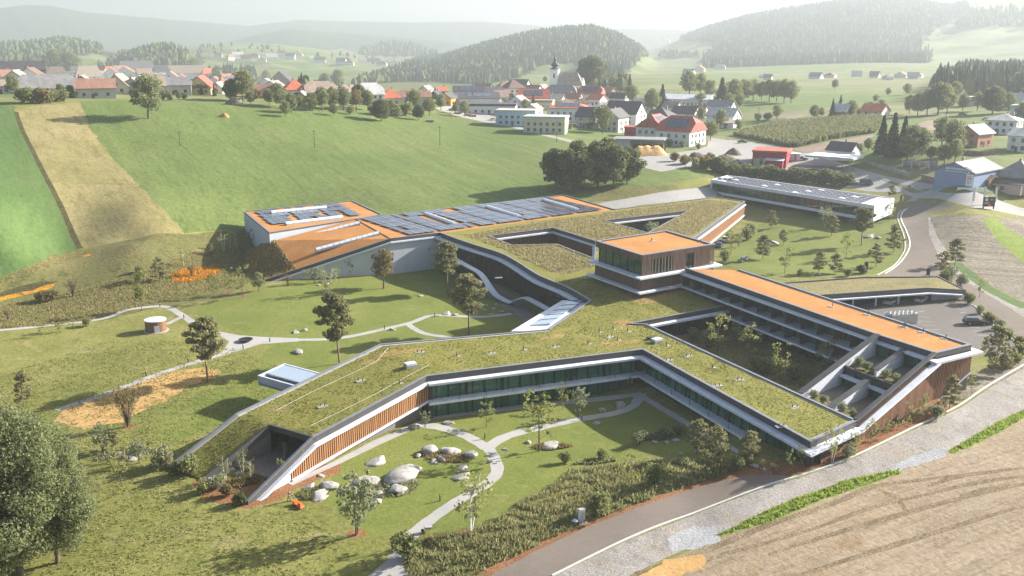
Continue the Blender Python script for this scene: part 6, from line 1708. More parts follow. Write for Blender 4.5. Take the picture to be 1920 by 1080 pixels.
# church
def church():
    p = G(1040, 176); mpp = p.length / 1800
    va = math.atan2(p.x, p.y); rz = -va + math.radians(-12)
    root = new_obj('church', None, loc=p, rz=rz, cat='church', label='white village church with onion-domed tower and brown-roofed nave')
    W_ = mat('church_white', (.90,.89,.86), .85, .05, .3)
    S_ = mat('spire_copper', (.035,.04,.05), .5, .2, .5)
    tw = 15 * mpp; th = 44 * mpp
    mb = MB(); mb.box((0, 0, th/2 - 1), (tw, tw, th + 2)); body = mb.build('tower', W_, root)
    for z in (th*.36, th*.99):
        mb = MB(); mb.box((0, 0, z), (tw*1.08, tw*1.08, .5)); mb.build('cornice', W_, body)
    for fx, fy in ((0, -1), (1, 0), (-1, 0)):
        mb = MB(); mb.box((fx*(tw/2 + .02), fy*(tw/2 + .02), th*.74), (1.5 if fy else .12, 1.5 if fx else .12, 3.6)); mb.build('belfry_opening', M_win, body)
        mb = MB(); mb.tube((fx*(tw/2), fy*(tw/2), th*.9), (fx*(tw/2 + .12), fy*(tw/2 + .12), th*.9), .9, .9, 14); mb.build('clock_face', W_, body)
    prof = [(tw*.62, 0), (tw*.56, .8), (tw*.34, 1.6), (tw*.30, 2.2), (tw*.50, 3.6), (tw*.52, 4.4), (tw*.36, 5.6), (tw*.20, 6.6), (tw*.17, 8.0), (tw*.22, 8.6), (tw*.12, 9.6), (tw*.05, 13.0), (.04, 15.5)]
    k = 31 * mpp / 15.5; n = 16
    vs, fs = [], []
    for r0, z0 in prof:
        for i in range(n): vs.append((r0*math.cos(2*pi*i/n), r0*math.sin(2*pi*i/n), th + z0*k))
    for j in range(len(prof) - 1):
        for i in range(n): fs.append((j*n + i, j*n + (i+1) % n, (j+1)*n + (i+1) % n, (j+1)*n + i))
    mb = MB(); mb.add(vs, fs); sp = mb.build('onion_dome', S_, root, smooth=True)
    zt = th + 15.5*k
    mb = MB(); mb.box((0, 0, zt + .8), (.14, .14, 2.2)); mb.box((0, 0, zt + 1.1), (1.0, .13, .13)); mb.build('cross', M_steel, sp)
    nl, nw, nh, nr = 46*mpp, 11, 17*mpp, 22*mpp
    x0 = tw/2; 
    mb = MB(); a0, a1, b_ = x0, x0 + nl, nw/2 + 1.0
    mb.add([(a0,-b_,-1.5),(a1,-b_,-1.5),(a1,b_,-1.5),(a0,b_,-1.5),(a0,-b_,nh),(a1,-b_,nh),(a1,b_,nh),(a0,b_,nh),(a0,0,nh+nr-.2),(a1,0,nh+nr*.55)], [(3,2,1,0),(0,1,5,4),(2,3,7,6),(1,2,6,5),(3,0,4,8,7),(4,5,9,8),(6,7,8,9),(5,6,9)])
    nv = mb.build('nave', W_, root)
    mb = MB(); o_ = .6
    E_ = [(a0-.1,-b_-o_,nh-.4),(a1+o_,-b_-o_,nh-.4),(a1+o_,b_+o_,nh-.4),(a0-.1,b_+o_,nh-.4),(a0-.1,0,nh+nr),(a1-b_*.8,0,nh+nr)]
    mb.add(E_, [(0,1,5,4),(2,3,4,5),(1,2,5),(3,0,4),(3,2,1,0)]); mb.build('roof', MR['tan'], nv)
    for i in range(4):
        mb = MB(); mb.box((a0 + nl*(.2 + .2*i), -b_ - .03, nh*.52), (1.3, .14, 3.6)); mb.build('window', M_win, nv)
    mb = MB(); mb.hexa([(-tw*.9,-tw*.75,-1.5),(tw*.9,-tw*.75,-1.5),(tw*.9,tw*.6,-1.5),(-tw*.9,tw*.6,-1.5)], [(-tw*.52,-tw*.52,th*.34),(tw*.52,-tw*.52,th*.34),(tw*.52,tw*.52,th*.34),(-tw*.52,tw*.52,th*.34)]); mb.build('tower_base', W_, root)
church()
# open timber-hall with wood chips
def chip_hall():
    p = G(1196, 286); mpp = p.length / 1800; va = math.atan2(p.x, p.y); rz = -va + math.radians(-6)
    root = new_obj('storage_hall', None, loc=p, rz=rz, cat='hall', label='dark grey open-fronted storage hall behind the wood chip heap')
    L, W, h = 94*mpp, 11, 22*mpp
    mb = MB(); mb.box((-L*.33, W/2, h/2 - .5), (L*.34, W, h + 1)); mb.build('closed_bay', MW['grey'], root)
    mb = MB(); mb.box((0, W/2, h + .35), (L*1.02, W*1.06, .5)); mb.build('roof', MR['grey'], root)
    mb = MB(); mb.box((L*.17, W - .15, h/2 - .5), (L*.66, .3, h + .9)); mb.build('back_wall', M_timber, root)
    mb = MB(); mb.box((L*.17, .1, h - .6), (L*.66, .25, 1.3)); mb.build('fascia', mat('green_fascia', (.10,.14,.12), .6, .1, 1), root)
    for k in range(4):
        mb = MB(); mb.box((-L*.16 + L*.22*k, .2, h/2 - .5), (.3, .3, h)); mb.build('column', M_steel, root)
    # heap
    c = G(1217, 290)
    V, n, m_ = [], 22, 9
    r = random.Random(3)
    Lh, Wh, Hh = 72*mpp, 8.0, 17*mpp
    for j in range(m_):
        for i in range(n):
            x = (i/(n-1) - .5); y = j/(m_-1) - .5
            zz = min(1, (.5-abs(x))*4.2) * max(0, 1 - abs(y)*2)**.75
            V.append((c.x + x*Lh + r.uniform(-.2, .2), c.y + 2 + y*Wh*1.6 + r.uniform(-.2, .2), c.z - .4 + zz*Hh*(1 + r.uniform(-.10, .08)) + (0 if zz else -.2)))
    F = [(j*n+i, j*n+i+1, (j+1)*n+i+1, (j+1)*n+i) for j in range(m_-1) for i in range(n-1)]
    mb = MB(c); mb.add(V, F); mb.build('wood_chip_heap', mat('wood_chips', (.55,.33,.13), .95, .2, .8, bump=.1), smooth=True, label='long orange-brown heap of wood chips before the storage hall', cat='wood chips')
chip_hall()
# fuel station canopy
def fuel():
    p = G(1552, 322); rz = -math.atan2(p.x, p.y) + math.radians(-20); mpp = p.length/1800
    root = new_obj('fuel_canopy', None, loc=p, rz=rz, cat='canopy', label='flat white fuel station canopy with green-striped edge on posts')
    L, W, h = 88*mpp, 12, 5.0
    mb = MB(); mb.box((0, W/2, h + .4), (L, W, .8)); mb.build('canopy_deck', MW['white'], root)
    mb = MB(); mb.box((0, -.02, h + .42), (L*1.002, .05, .16)); mb.build('stripe', mat('signal_green', (.08,.30,.10), .5, .05, 1), root)
    for x in (-L*.35, L*.38):
        for y in (W*.25, W*.8):
            mb = MB(); mb.box((x, y, h/2), (.3, .3, h)); mb.build('post', M_steel, root)
    for x in (-L*.1, L*.18):
        mb = MB(); mb.box((x, W*.5, .9), (.6, 1.0, 1.8)); mb.build('pump', MW['white'], root)
    q = G(1590, 302); sg = new_obj('fuel_sign', None, loc=q, rz=rz, cat='sign', label='square white sign with green and yellow sunburst emblem')
    mb = MB(); mb.box((0, 0, 1.6), (2.0, .25, 2.8)); mb.build('board', MW['white'], sg)
    mb = MB(); mb.tube((0, -.13, 1.7), (0, -.16, 1.7), .85, .85, 18); mb.build('emblem_ring', MATS['signal_green'], sg)
    mb = MB(); mb.tube((0, -.162, 1.7), (0, -.19, 1.7), .5, .5, 9); mb.build('emblem_centre', mat('emblem_yellow', (.75,.65,.10), .5, .03, 1), sg)
fuel()
# blue workshop lettering and logo
r_, L, W, h, rh = HOUSE[(1812,348)]
mb = MB()
for k in range(22):
    mb.box((-L/2 - .05, W*.22 - k*.40, h + rh*.30), (.08, .26, .62))
    if k < 19: mb.box((-L/2 - .05, W*.22 - k*.44, h + rh*.30 - .9), (.08, .26, .28))
t_ = mb.build('lettering', MW['white'], r_); t_['kind'] = 'stuff'
mb = MB()
for (y0, z0), (y1, z1) in zip([(-.20,.5),(-.27,.62),(-.36,.50),(-.36,-.15),(-.30,-.15)], [(-.27,.62),(-.36,.50),(-.36,-.15),(-.30,-.15),(-.30,-.10)]):
    mb.tube((-L/2 - .08, W*y0, h + rh*z0), (-L/2 - .08, W*y1, h + rh*z1), .13, .13, 6)
mb.build('house_outline_logo', MW['white'], r_)['kind'] = 'stuff'
mb = MB(); mb.box((-L/2 - .06, -W*.40, h*.45), (.1, W*.18, h*.85)); pl_ = mb.build('notice_panel', MW['white'], r_)
for k in range(5):
    mb = MB(); mb.box((-L/2 - .13, -W*.40, h*.2 + k*h*.13), (.04, W*.12, .25)); mb.build('notice_line', MW['red'] if k == 3 else MW['grey'], pl_)
r2, L2, W2, h2, rh2 = HOUSE[(1905,362)]
mb = MB(); mb.box((-L2*.1, -W2*.5 - 2.2, 1.6), (L2*.9, 4.4, 3.4)); an = mb.build('annex', MW['pinkish'], r2)
mb = MB(); mb.hexa([(-L2*.58, -W2*.5 - 4.9, 3.303), (L2*.38, -W2*.5 - 4.9, 3.303), (L2*.38, -W2*.5, 4.4), (-L2*.58, -W2*.5, 4.4)], [(-L2*.58, -W2*.5 - 4.9, 3.5), (L2*.38, -W2*.5 - 4.9, 3.5), (L2*.38, -W2*.5, 4.7), (-L2*.58, -W2*.5, 4.7)]); mb.build('annex_roof', MR['dark'], r2)
for k in range(2): new_obj('window', WUNIT, r2, loc=(-L2*.35 + 2.6*k, -W2*.5 - 4.43, 1.9))
print('village', round(time.time() - TSTART, 1))
# ------------------------------------------------------------------ site buildings and small things
# long glazed entrance pavilion
def entrance():
    ZT, ZBm = 12.0, 7.1
    f0, f1, b1, b0 = A(1333,337,ZT), A(1640,386,ZT), A(1677,372,ZT), A(1364,329,ZT)
    base = Vector(((f0.x+f1.x)/2, (f0.y+f1.y)/2, 5.0))
    root = new_obj('entrance_pavilion', None, loc=base, cat='pavilion', label='long white glazed box pavilion raised on posts behind the entrance lawn')
    def P(mb, name, m, parent=None): return mb.build(name, m, parent or root)
    N = lambda: MB(base)
    q = [(p.x, p.y) for p in (f0, f1, b1, b0)]
    P(N().prism(q, ZT - 1.0, ZT - .15), 'roof_slab', M_white); P(N().prism(q, ZBm, ZBm + .9), 'floor_slab', M_white)
    mb = N(); band(mb, [f0, f1, b1, b0], -.4, 0, -.148, .12, closed=True); P(mb, 'parapet', M_white)
    d = (f1 - f0).xy.normalized(); rz = math.atan2(d.y, d.x); L = (f1 - f0).length
    mb = N(); mb.strip(f1.xy, b1.xy, -.5, -.003, ZBm + .9, ZT - 1.0); P(mb, 'end_wall', M_white)
    mb = N(); mb.strip(b0.xy, f0.xy, -.5, -.003, ZBm + .9, ZT - 1.0); P(mb, 'end_wall', M_white)
    mb = N(); mb.strip(b1.xy, b0.xy, -.5, -.2, ZBm + .9, ZT - 1.0); P(mb, 'back_wall', mat('back_glass_wall', (.16,.20,.20), .3, .2, .3), root)
    n = Vector((d.y, -d.x))
    for i in range(26):
        s = (i + .5) * (L - 1.0) / 26 + .5
        p = f0.xy + d * s - n * .6
        new_obj('window_pane', unit_box(M_glassd if i % 3 else M_glass), root, loc=Vector((p.x, p.y, ZBm + .92)) - base, rz=rz, scale=((L-1)/26 - .1, .05, ZT - ZBm - 1.95))
        p = f0.xy + d * (s + (L-1)/52) - n * .55
        new_obj('mullion', unit_box(M_frame), root, loc=Vector((p.x, p.y, ZBm + .92)) - base, rz=rz, scale=(.12, .15, ZT - ZBm - 1.95))
    mb = N(); c = f0.xy.lerp(f1.xy, .46) - n * 6; mb.box((c.x, c.y, ZBm + 2.2), (22, 5, 2.6), rz); P(mb, 'interior_timber_box', M_slat)
    for i in range(9):
        for o in (2.5, 9.5):
            p = f0.xy + d * (L * (.08 + .1 * i)) - n * o
            g = hz1(p.x, p.y)
            mb = N(); mb.tube((p.x, p.y, g - .5), (p.x + (.5 if i % 2 else -.4), p.y, ZBm), .16, .16, 8); P(mb, 'post', M_timber)
    w = (b1 - f1).xy; wl = w.length; w.normalize()
    for i in range(24):
        for j in range(5):
            if (i*7 + j*3) % 13 == 0: continue
            p = f0.xy + d * (5.0 + i * (L - 9) / 24) + w * (2.0 + j * (wl - 3.4) / 5 + .6)
            o = new_obj('solar_panel', PVF, root, loc=Vector((p.x, p.y, ZT - .02)) - base, rz=rz, scale=((L-9)/24/2.2*.82, (wl-3.4)/5/2.2*.72, 1))
    for k in range(3):
        p = f0.xy + d * (2 + k*2.0) + w * (4 + k); new_obj('roof_unit', unit_box(M_conc), root, loc=Vector((p.x, p.y, ZT - .14)) - base, rz=rz, scale=(1.4, 1.0, .8))
PVF = MB().box((0, 0, .08), (2.2, 2.2, .1)).mesh('entrance_solar_panel', mat('grey_panel', (.085,.09,.11), .5, .3, 1.2, spec=.4))
entrance()
# covered car deck with grass roof
def carport():
    ZC = 8.3
    pts = [A(1500,556,ZC), A(1740,540,ZC), A(1812,544,ZC-1.2), A(1760,518,ZC-.3), A(1620,519,ZC), A(1468,530,ZC)]
    base = Vector((pts[1].x - 12, pts[1].y + 4, 5))
    root = new_obj('car_deck', None, loc=base, cat='carport', label='low grass-roofed car deck with dark parapet beside the parking lot')
    N = lambda: MB(base)
    P2 = [Vector((p.x, p.y)) for p in pts]; 
    mb = N(); mb.add([(p.x, p.y, p.z - .15) for p in pts], [tuple(range(6))]); mb.build('grass_roof', M_straw, root)
    mb = N(); band(mb, pts, -.4, 0, -.95, .05, closed=True); mb.build('parapet', M_dark, root)
    mb = N(); band(mb, pts[:3], -1.0, .9, -1.25, -.953); mb.build('eave', M_ledge, root)
    mb = N(); band(mb, [pts[3], pts[4], pts[5], pts[0]], -.6, -.25, -4.0, -.9); mb.build('back_wall', M_conc, root)
    mb = N(); mb.strip(pts[1].xy.lerp(pts[2].xy, .2), pts[2].xy, -1.2, -.9, 4.0, (ZC - 1.2, ZC - 2.3)); mb.build('wing_wall', M_conc, root)
    for t in (.25, .42, .6, .78, .97):
        q = pts[0].xy.lerp(pts[1].xy, t); mb = N(); mb.tube((q.x, q.y + .6, 4.2), (q.x, q.y + .6, ZC - 1.0), .2, .2, 10); mb.build('column', M_white, root)
carport()
def place(u, v, z=None): return G(u, v) if z is None else A(u, v, z)
# rooftop chillers in the parking lot
q = G(1688, 606); ac = new_obj('cooling_unit', None, loc=q, rz=.25, cat='cooling unit', label='grey cooling unit with two rows of round fans beside the rear wing')
MB().box((0, 0, 1.1), (6.0, 2.6, 2.2)).build('casing', M_steel, ac)
for i in range(6):
    for j in range(2):
        c_ = MB().tube((-2.5 + i, -.65 + 1.3*j, 2.2), (-2.5 + i, -.65 + 1.3*j, 2.4), .46, .46, 14).build('fan_ring', MW['white'], ac)
        MB().tube((-2.5 + i, -.65 + 1.3*j, 2.401), (-2.5 + i, -.65 + 1.3*j, 2.42), .36, .36, 12).build('fan', M_frame, c_)
# round timber hut
def hut():
    p = G(293, 620); root = new_obj('round_hut', None, loc=p, cat='hut', label='round timber-slat hut with flat white roof beside the garden path')
    R, Hh = 2.15, 2.55
    MB().tube((0, 0, -.3), (0, 0, .12), R + .5, R + .5, 36).build('plinth', M_conc, root)
    MB().tube((0, 0, .12), (0, 0, Hh), R - .12, R - .12, 36).build('drum', M_backing, root)
    sl = MB().box((0, 0, Hh/2 + .08), (.15, .10, Hh - .1)).mesh('hut_slat', M_slat3)
    for i in range(64):
        a = 2*pi*i/64
        new_obj('slat', sl, root, loc=(R*math.cos(a), R*math.sin(a), 0), rz=a + pi/2)
    MB().tube((0, 0, Hh - .08), (0, 0, Hh + .06), R + .12, R + .12, 40).build('roof_rim', M_white, root)
    MB().tube((0, 0, Hh + .062), (0, 0, Hh + .09), R - .1, R - .1, 40).build('roof_disc', M_wall, root)
    MB().box((.9, -R*.93, .9), (1.0, .1, 1.5), .4).build('opening', M_white, root)
hut()
q = G(461, 640); fp = new_obj('fire_bowl', None, loc=q, cat='fire bowl', label='wide black fire bowl on the gravel path junction')
vs, fs = [], []
for j, (r0, z0) in enumerate([(.5,.05),(1.1,.18),(1.5,.5),(1.45,.52),(1.0,.25),(.1,.2)]):
    for i in range(24): vs.append((r0*math.cos(2*pi*i/24), r0*math.sin(2*pi*i/24), z0))
for j in range(5):
    for i in range(24): fs.append((j*24+i, j*24+(i+1) % 24, (j+1)*24+(i+1) % 24, (j+1)*24+i))
MB().add(vs, fs).build('bowl', M_frame, fp, smooth=True); MB().tube((0, 0, 0), (0, 0, .2), .5, .5, 14).build('foot', M_frame, fp)
# mower and the person pushing it
def mower():
    p = G(562, 951); a = math.radians(-42)
    root = new_obj('lawn_mower', None, loc=p, rz=a, cat='lawn mower', label='bright orange lawn mower on the lawn beside boulders')
    O = mat('mower_orange', (.75,.12,.012), .35, .05, 2, spec=.5)
    mb = MB(); mb.hexa([(-.75,-.42,.16),(.75,-.36,.16),(.75,.36,.16),(-.75,.42,.16)], [(-.7,-.38,.42),(.62,-.28,.40),(.62,.28,.40),(-.7,.38,.42)]); mb.build('deck', O, root)
    mb = MB(); mb.hexa([(-.1,-.26,.41),(.5,-.22,.40),(.5,.22,.40),(-.1,.26,.41)], [(-.05,-.2,.72),(.4,-.15,.66),(.4,.15,.66),(-.05,.2,.72)]); mb.build('engine_hood', O, root)
    mb = MB(); mb.hexa([(-1.25,-.3,.25),(-.7,-.33,.25),(-.7,.33,.25),(-1.25,.3,.25)], [(-1.2,-.26,.7),(-.7,-.3,.62),(-.7,.3,.62),(-1.2,.26,.7)]); mb.build('grass_box', O, root)
    for x, r in ((-.55, .2), (.58, .15)):
        for y in (-.43, .43): MB().tube((x, y - .05, r), (x, y + .05, r), r, r, 14).build('wheel', M_frame, root)
    for y in (-.27, .27): MB().tube((-.7, y, .45), (-1.75, y, 1.05), .025, .025, 6).build('handle_bar', M_steel, root)
    MB().tube((-1.75, -.27, 1.05), (-1.75, .27, 1.05), .03, .03, 6).build('grip', M_frame, root)
    # person
    d = Vector((math.cos(a), math.sin(a), 0)); s = Vector((-d.y, d.x, 0)); pp = p - d * 2.35
    pp.z = hz1(pp.x, pp.y)
    pr = new_obj('person', None, loc=pp, rz=a, cat='person', label='person in dark top and tan trousers pushing the orange mower')
    def skin(name, verts, edges, radii, m, parent):
        me = bpy.data.meshes.new(name); me.from_pydata(verts, edges, [])
        o = new_obj(name, me, parent)
        me.materials.append(m)
        md = o.modifiers.new('Skin', 'SKIN'); md.use_smooth_shade = True
        for sv, r in zip(me.skin_vertices[0].data, radii): sv.radius = (r, r)
        me.skin_vertices[0].data[0].use_root = True
        o.modifiers.new('Subdivision', 'SUBSURF').levels = 2
        o.modifiers['Subdivision'].render_levels = 2
        return o
    SK = mat('skin', (.52,.32,.23), .6, .05, 4); TP = mat('dark_jacket', (.02,.02,.024), .85, .2, 6); TR = mat('tan_trousers', (.34,.22,.12), .85, .15, 6); HR = mat('dark_hair', (.025,.018,.014), .7, .2, 8)
    V = [(0,0,.95),(.06,0,1.18),(.13,0,1.40),(.17,0,1.52),(.20,0,1.66),(0,.10,.90),(.12,.11,.50),(.02,.11,.09),(.16,.11,.03),(0,-.10,.90),(-.10,-.11,.50),(-.28,-.11,.12),(-.14,-.11,.05),
         (.12,.19,1.40),(.24,.23,1.16),(.48,.20,1.06),(.60,.20,1.06),(.12,-.19,1.40),(.24,-.23,1.16),(.48,-.20,1.06),(.60,-.20,1.06)]
    E_ = [(0,1),(1,2),(2,3),(3,4),(0,5),(5,6),(6,7),(7,8),(0,9),(9,10),(10,11),(11,12),(2,13),(13,14),(14,15),(15,16),(2,17),(17,18),(18,19),(19,20)]
    R_ = [.13,.12,.13,.055,.095,.085,.06,.045,.04,.085,.06,.045,.04,.06,.045,.035,.03,.06,.045,.035,.03]
    skin('body', V, E_, R_, SK, pr)
    skin('jacket', V[0:3] + [V[13], V[14], V[17], V[18]], [(0,1),(1,2),(2,3),(3,4),(2,5),(5,6)], [.15,.15,.16,.08,.06,.08,.06], TP, pr)
    skin('trousers', [V[0], V[5], V[6], V[7], V[9], V[10], V[11]], [(0,1),(1,2),(2,3),(0,4),(4,5),(5,6)], [.145,.10,.078,.06,.10,.078,.06], TR, pr)
    skin('hair', [(.17,0,1.70),(.19,0,1.74)], [(0,1)], [.095,.085], HR, pr)
    for sgn in (-1, 1):
        for k in range(4):
            skin('finger', [(.60, .20*sgn + (k-1.5)*.02, 1.06), (.66, .20*sgn + (k-1.5)*.022, 1.05), (.67, .20*sgn + (k-1.5)*.022, 1.01)], [(0,1),(1,2)], [.011,.010,.008], SK, pr)
        skin('thumb', [(.56, .20*sgn - .03*sgn, 1.05), (.61, .15*sgn, 1.03), (.64, .155*sgn, 1.01)], [(0,1),(1,2)], [.013,.011,.009], SK, pr)
    for y, x in ((.11, .1), (-.11, -.2)): MB().box((x, y, .04), (.28, .1, .08)).build('shoe', M_frame, pr)
    for y in (.035, -.035): MB().tube((.285, y, 1.68), (.30, y, 1.68), .012, .012, 6).build('eye', M_frame, pr)
    MB().tube((.285, 0, 1.66), (.32, 0, 1.63), .012, .018, 6).build('nose', SK, pr)
mower()
def barrow():
    p = G(803, 996); root = new_obj('wheelbarrow', None, loc=p, rz=.2, cat='wheelbarrow', label='upturned grey metal wheelbarrow on the lawn near the gravel path')
    mb = MB(); mb.hexa([(-.35,-.2,.35),(.35,-.28,.35),(.35,.28,.35),(-.35,.2,.35)], [(-.6,-.35,.68),(.55,-.42,.72),(.55,.42,.72),(-.6,.35,.68)]); tr = mb.build('tray', M_steel, root)
    MB().box((-.02, 0, .70), (.9, .58, .04)).build('tray_inside', M_conc, tr)
    MB().tube((-.75, -.06, .2), (-.75, .06, .2), .2, .2, 14).build('wheel', M_frame, root)
    for y in (-.25, .25):
        MB().tube((-.75, y*.3, .2), (1.0, y*1.3, .62), .03, .03, 6).build('handle', M_timber, root); MB().tube((.35, y, .4), (.4, y, 0), .025, .025, 6).build('leg', M_steel, root)
barrow()
# path lights
BOL = MB().box((0, 0, .5), (.16, .16, 1.0)).mesh('light_post', M_frame); BCAP = MB().box((0, 0, .93), (.18, .18, .12)).mesh('light_head', mat('lamp_lens', (.5,.5,.48), .4, .05, 2))
for u, v, pl in [(909,823,'at the courtyard path fork'),(1091,788,'on the courtyard path'),(825,939,'beside the winding front path'),(506,641,'by the fire bowl'),(456,654,'by the fire bowl'),(815,594,'on the garden path'),(721,617,'on the garden path'),(300,576,'near the round hut'),(345,597,'near the round hut'),(353,680,'on the lower garden path'),(274,705,'on the lower garden path'),(163,609,'on the far left path'),(110,618,'on the far left path'),(960,588,'at the deck end')]:
    o = new_obj('path_light', None, loc=G(u, v), cat='path light', label='short dark post light ' + pl, group='path lights')
    new_obj('light_post', BOL, o); new_obj('light_head', BCAP, o)
# service cabinet at the road
p = G(1090, 980); cb = new_obj('service_cabinet', None, loc=p, rz=.5, cat='cabinet', label='tall pale grey service cabinet at the road edge')
MB().box((0, 0, .95), (.75, .5, 1.9)).build('housing', M_white, cb); MB().box((0, -.26, .95), (.62, .02, 1.6)).build('door', M_conc, cb); MB().box((0, 0, 1.95), (.85, .6, .09)).build('cap', M_conc, cb); MB().box((0, 0, .05), (1.3, 1.0, .12)).build('base', M_conc, cb)
p = G(1078, 984); cb = new_obj('marker_post', None, loc=p, cat='post', label='small white mushroom-shaped marker beside the service cabinet')
MB().tube((0, 0, 0), (0, 0, .6), .05, .05, 8).build('stem', M_steel, cb); MB().tube((0, 0, .6), (0, 0, .78), .42, .2, 14).build('cap', M_white, cb)
# boulders
def boulder_mesh(seed):
    import bmesh
    bm = bmesh.new(); bmesh.ops.create_icosphere(bm, subdivisions=3, radius=1)
    r = np.random.default_rng(seed); ph = r.uniform(0, 6, (8, 4)); 
    pl = [(r.normal(0, 1, 3), r.uniform(.5, .82)) for _ in range(9)]
    for v in bm.verts:
        c = np.array(v.co); 
        for nrm, dd in pl:
            n_ = nrm / np.linalg.norm(nrm); t = c @ n_ - dd
            if t > 0: c = c - n_ * t * .95
        k = 1 + sum(.03 * math.sin(c @ q[:3] * 1.8 + q[3]) for q in ph)
        v.co = c * k
    me = bpy.data.meshes.new('boulder'); bm.to_mesh(me); bm.free()
    me.materials.append(M_rock)
    me.polygons.foreach_set('use_smooth', np.full(len(me.polygons), True))
    return me
def rock_mat():
    m, nt, bs = _nt('granite')
    c = _coords(nt, 'Object'); n1 = _noise(nt, c, 1.6, 7, .65, .3); n2 = _noise(nt, c, 6, 5, .7)
    b = _ramp(nt, n1, [(.3, (.22,.20,.175)), (.5, (.36,.335,.30)), (.7, (.45,.425,.385))])
    nt.links.new(_mix(nt, 1.0, b, _ramp(nt, n2, [(.3, (.6,)*3), (.65, (1.1,)*3)]), 'MULTIPLY'), bs.inputs['Base Color'])
    bs.inputs['Roughness'].default_value = .9; _bump(nt, bs, n2, .7, .12)
    return m
M_rock = rock_mat()
BM = [boulder_mesh(i) for i in range(5)]
def rocks(pl, lst):
    for k, (u, v, w) in enumerate(lst):
        p = G(u, v); mpp = (Vector((0, 0, CZ)) - p).length / 1800; R = w * mpp / 2 * (1.2 if w > 30 else 1.05)
        random.seed(int(u * 7 + v)); fl = random.uniform(.34, .5) if w < 40 else .34
        new_obj('boulder', BM[int(u + v) % 5], loc=p + Vector((0, R*.5, R * fl * .12)), rz=random.uniform(0, 6.28), scale=(R, R * random.uniform(.6, .8), R * fl), label='pale granite boulder ' + pl, cat='boulder', group='landscape boulders')
rocks('in the large front rock bed', [(682,912,50),(758,903,76),(746,926,40),(707,945,24),(708,928,20)])
rocks('in the rock bed beside the courtyard path', [(804,853,38),(842,853,38),(783,858,18),(826,866,24),(882,860,32),(868,880,26),(812,868,20)])
rocks('lying in the courtyard lawn', [(706,872,42),(867,901,36),(990,832,16),(948,845,16),(1032,842,38),(841,797,28),(777,804,26),(1120,796,18),(1131,772,24),(1163,764,30)])
rocks('in the bed by the mower', [(594,936,42),(616,920,36),(580,918,28),(600,895,18)])
rocks('in the round bed left of the ramp', [(219,854,20),(246,864,22),(262,856,16),(236,860,14)])
rocks('in the ramp recess bed', [(431,882,24),(392,903,18),(478,885,16),(445,890,16)])
rocks('on the garden lawn', [(553,625,18),(571,621,14),(557,664,28),(735,620,15),(838,590,22),(854,592,13),(788,556,12),(602,530,12),(612,533,12),(596,536,10)])
rocks('in the stone pond bed by the deck', [(908,582,12),(925,580,12),(920,591,13),(940,586,12),(912,574,10),(930,572,10)])
rocks('on the entrance lawn', [(1450,458,26),(1398,488,26),(1632,446,22),(1648,448,14),(1535,517,14),(1390,492,14)])
rocks('at the foot of the glazed right arm', [(1228,831,13),(1250,832,13),(1268,827,16),(1310,848,16),(1278,852,14),(1390,872,16),(1415,876,18),(1432,882,16),(1370,876,12),(1125,864,18),(1148,862,10)])
# cars
M_tyre = mat('tyre', (.018,.018,.018), .8, .1, 3); M_carg = mat('car_glass', (.02,.025,.03), .05, .1, 1, spec=.9); M_lamp = mat('head_lamp', (.6,.6,.6), .2, .05, 2, spec=.8); M_tail = mat('tail_lamp', (.35,.02,.02), .3, .05, 2)
def car(u, v, yaw, col, label, typ='wagon', p=None):
    p = G(u, v) if p is None else p
    root = new_obj('van' if typ == 'van' else 'car', None, loc=p, rz=yaw, cat='van' if typ == 'van' else 'car', label=label)
    paint = mat('paint_%s' % '_'.join(str(int(c*100)) for c in col), col, .25, .04, 1, spec=.7)
    Hc = 2.0 if typ == 'van' else 1.5; Lc = 2.4 if typ == 'van' else 2.3; w = .9
    prof = [(-Lc,.35),(-Lc,.85),(-Lc*.98,.98),(-Lc*.45,1.0)] if False else None
    low = [(-Lc,.32),(-Lc*1.01,.62),(-Lc*.97,.92),(Lc*.42,.96),(Lc*.92,.80),(Lc,.60),(Lc*.99,.32)]
    mb = MB(); n = len(low)
    mb.hexa([(x, -w, z) for x, z in low][::-1], [(x, w, z) for x, z in low][::-1]); body = mb.build('body', paint, root)
    if typ == 'van': up = [(-Lc*.97,.93),(-Lc*.95,Hc),(Lc*.35,Hc),(Lc*.72,.94)]
    elif typ == 'wagon': up = [(-Lc*.96,.93),(-Lc*.80,Hc-.04),(-Lc*.3,Hc),(Lc*.05,Hc-.02),(Lc*.46,.95)]
    else: up = [(-Lc*.75,.93),(-Lc*.45,Hc-.06),(-Lc*.1,Hc-.05),(Lc*.08,Hc-.08),(Lc*.45,.95)]
    mb = MB(); mb.hexa([(x, -w*.93 + (z-.93)*.22, z) for x, z in up][::-1], [(x, w*.93 - (z-.93)*.22, z) for x, z in up][::-1]); mb.build('cabin', M_carg, root)
    mb = MB(); xs = [x for x, z in up if z > 1.2]; mb.box(((min(xs)+max(xs))/2, 0, max(z for _, z in up) + .02), (max(xs)-min(xs)+.12, w*1.62, .06)); mb.build('roof', paint, root)
    for x in (-Lc*.62, Lc*.62):
        for y in (-w, w):
            t = MB().tube((x, y - .1, .33), (x, y + .1, .33), .33, .33, 16).build('wheel', M_tyre, root)
            MB().tube((x, y - .112, .33), (x, y + .112, .33), .19, .19, 12).build('rim', M_steel, t)
    for y in (-.62, .62):
        MB().box((Lc*.97, y, .66), (.2, .36, .16)).build('headlight', M_lamp, root); MB().box((-Lc*.99, y, .78), (.1, .3, .2)).build('tail_light', M_tail, root)
    return root
car(1828, 608, -.1, (.012,.015,.028), 'black estate car alone in the parking lot')
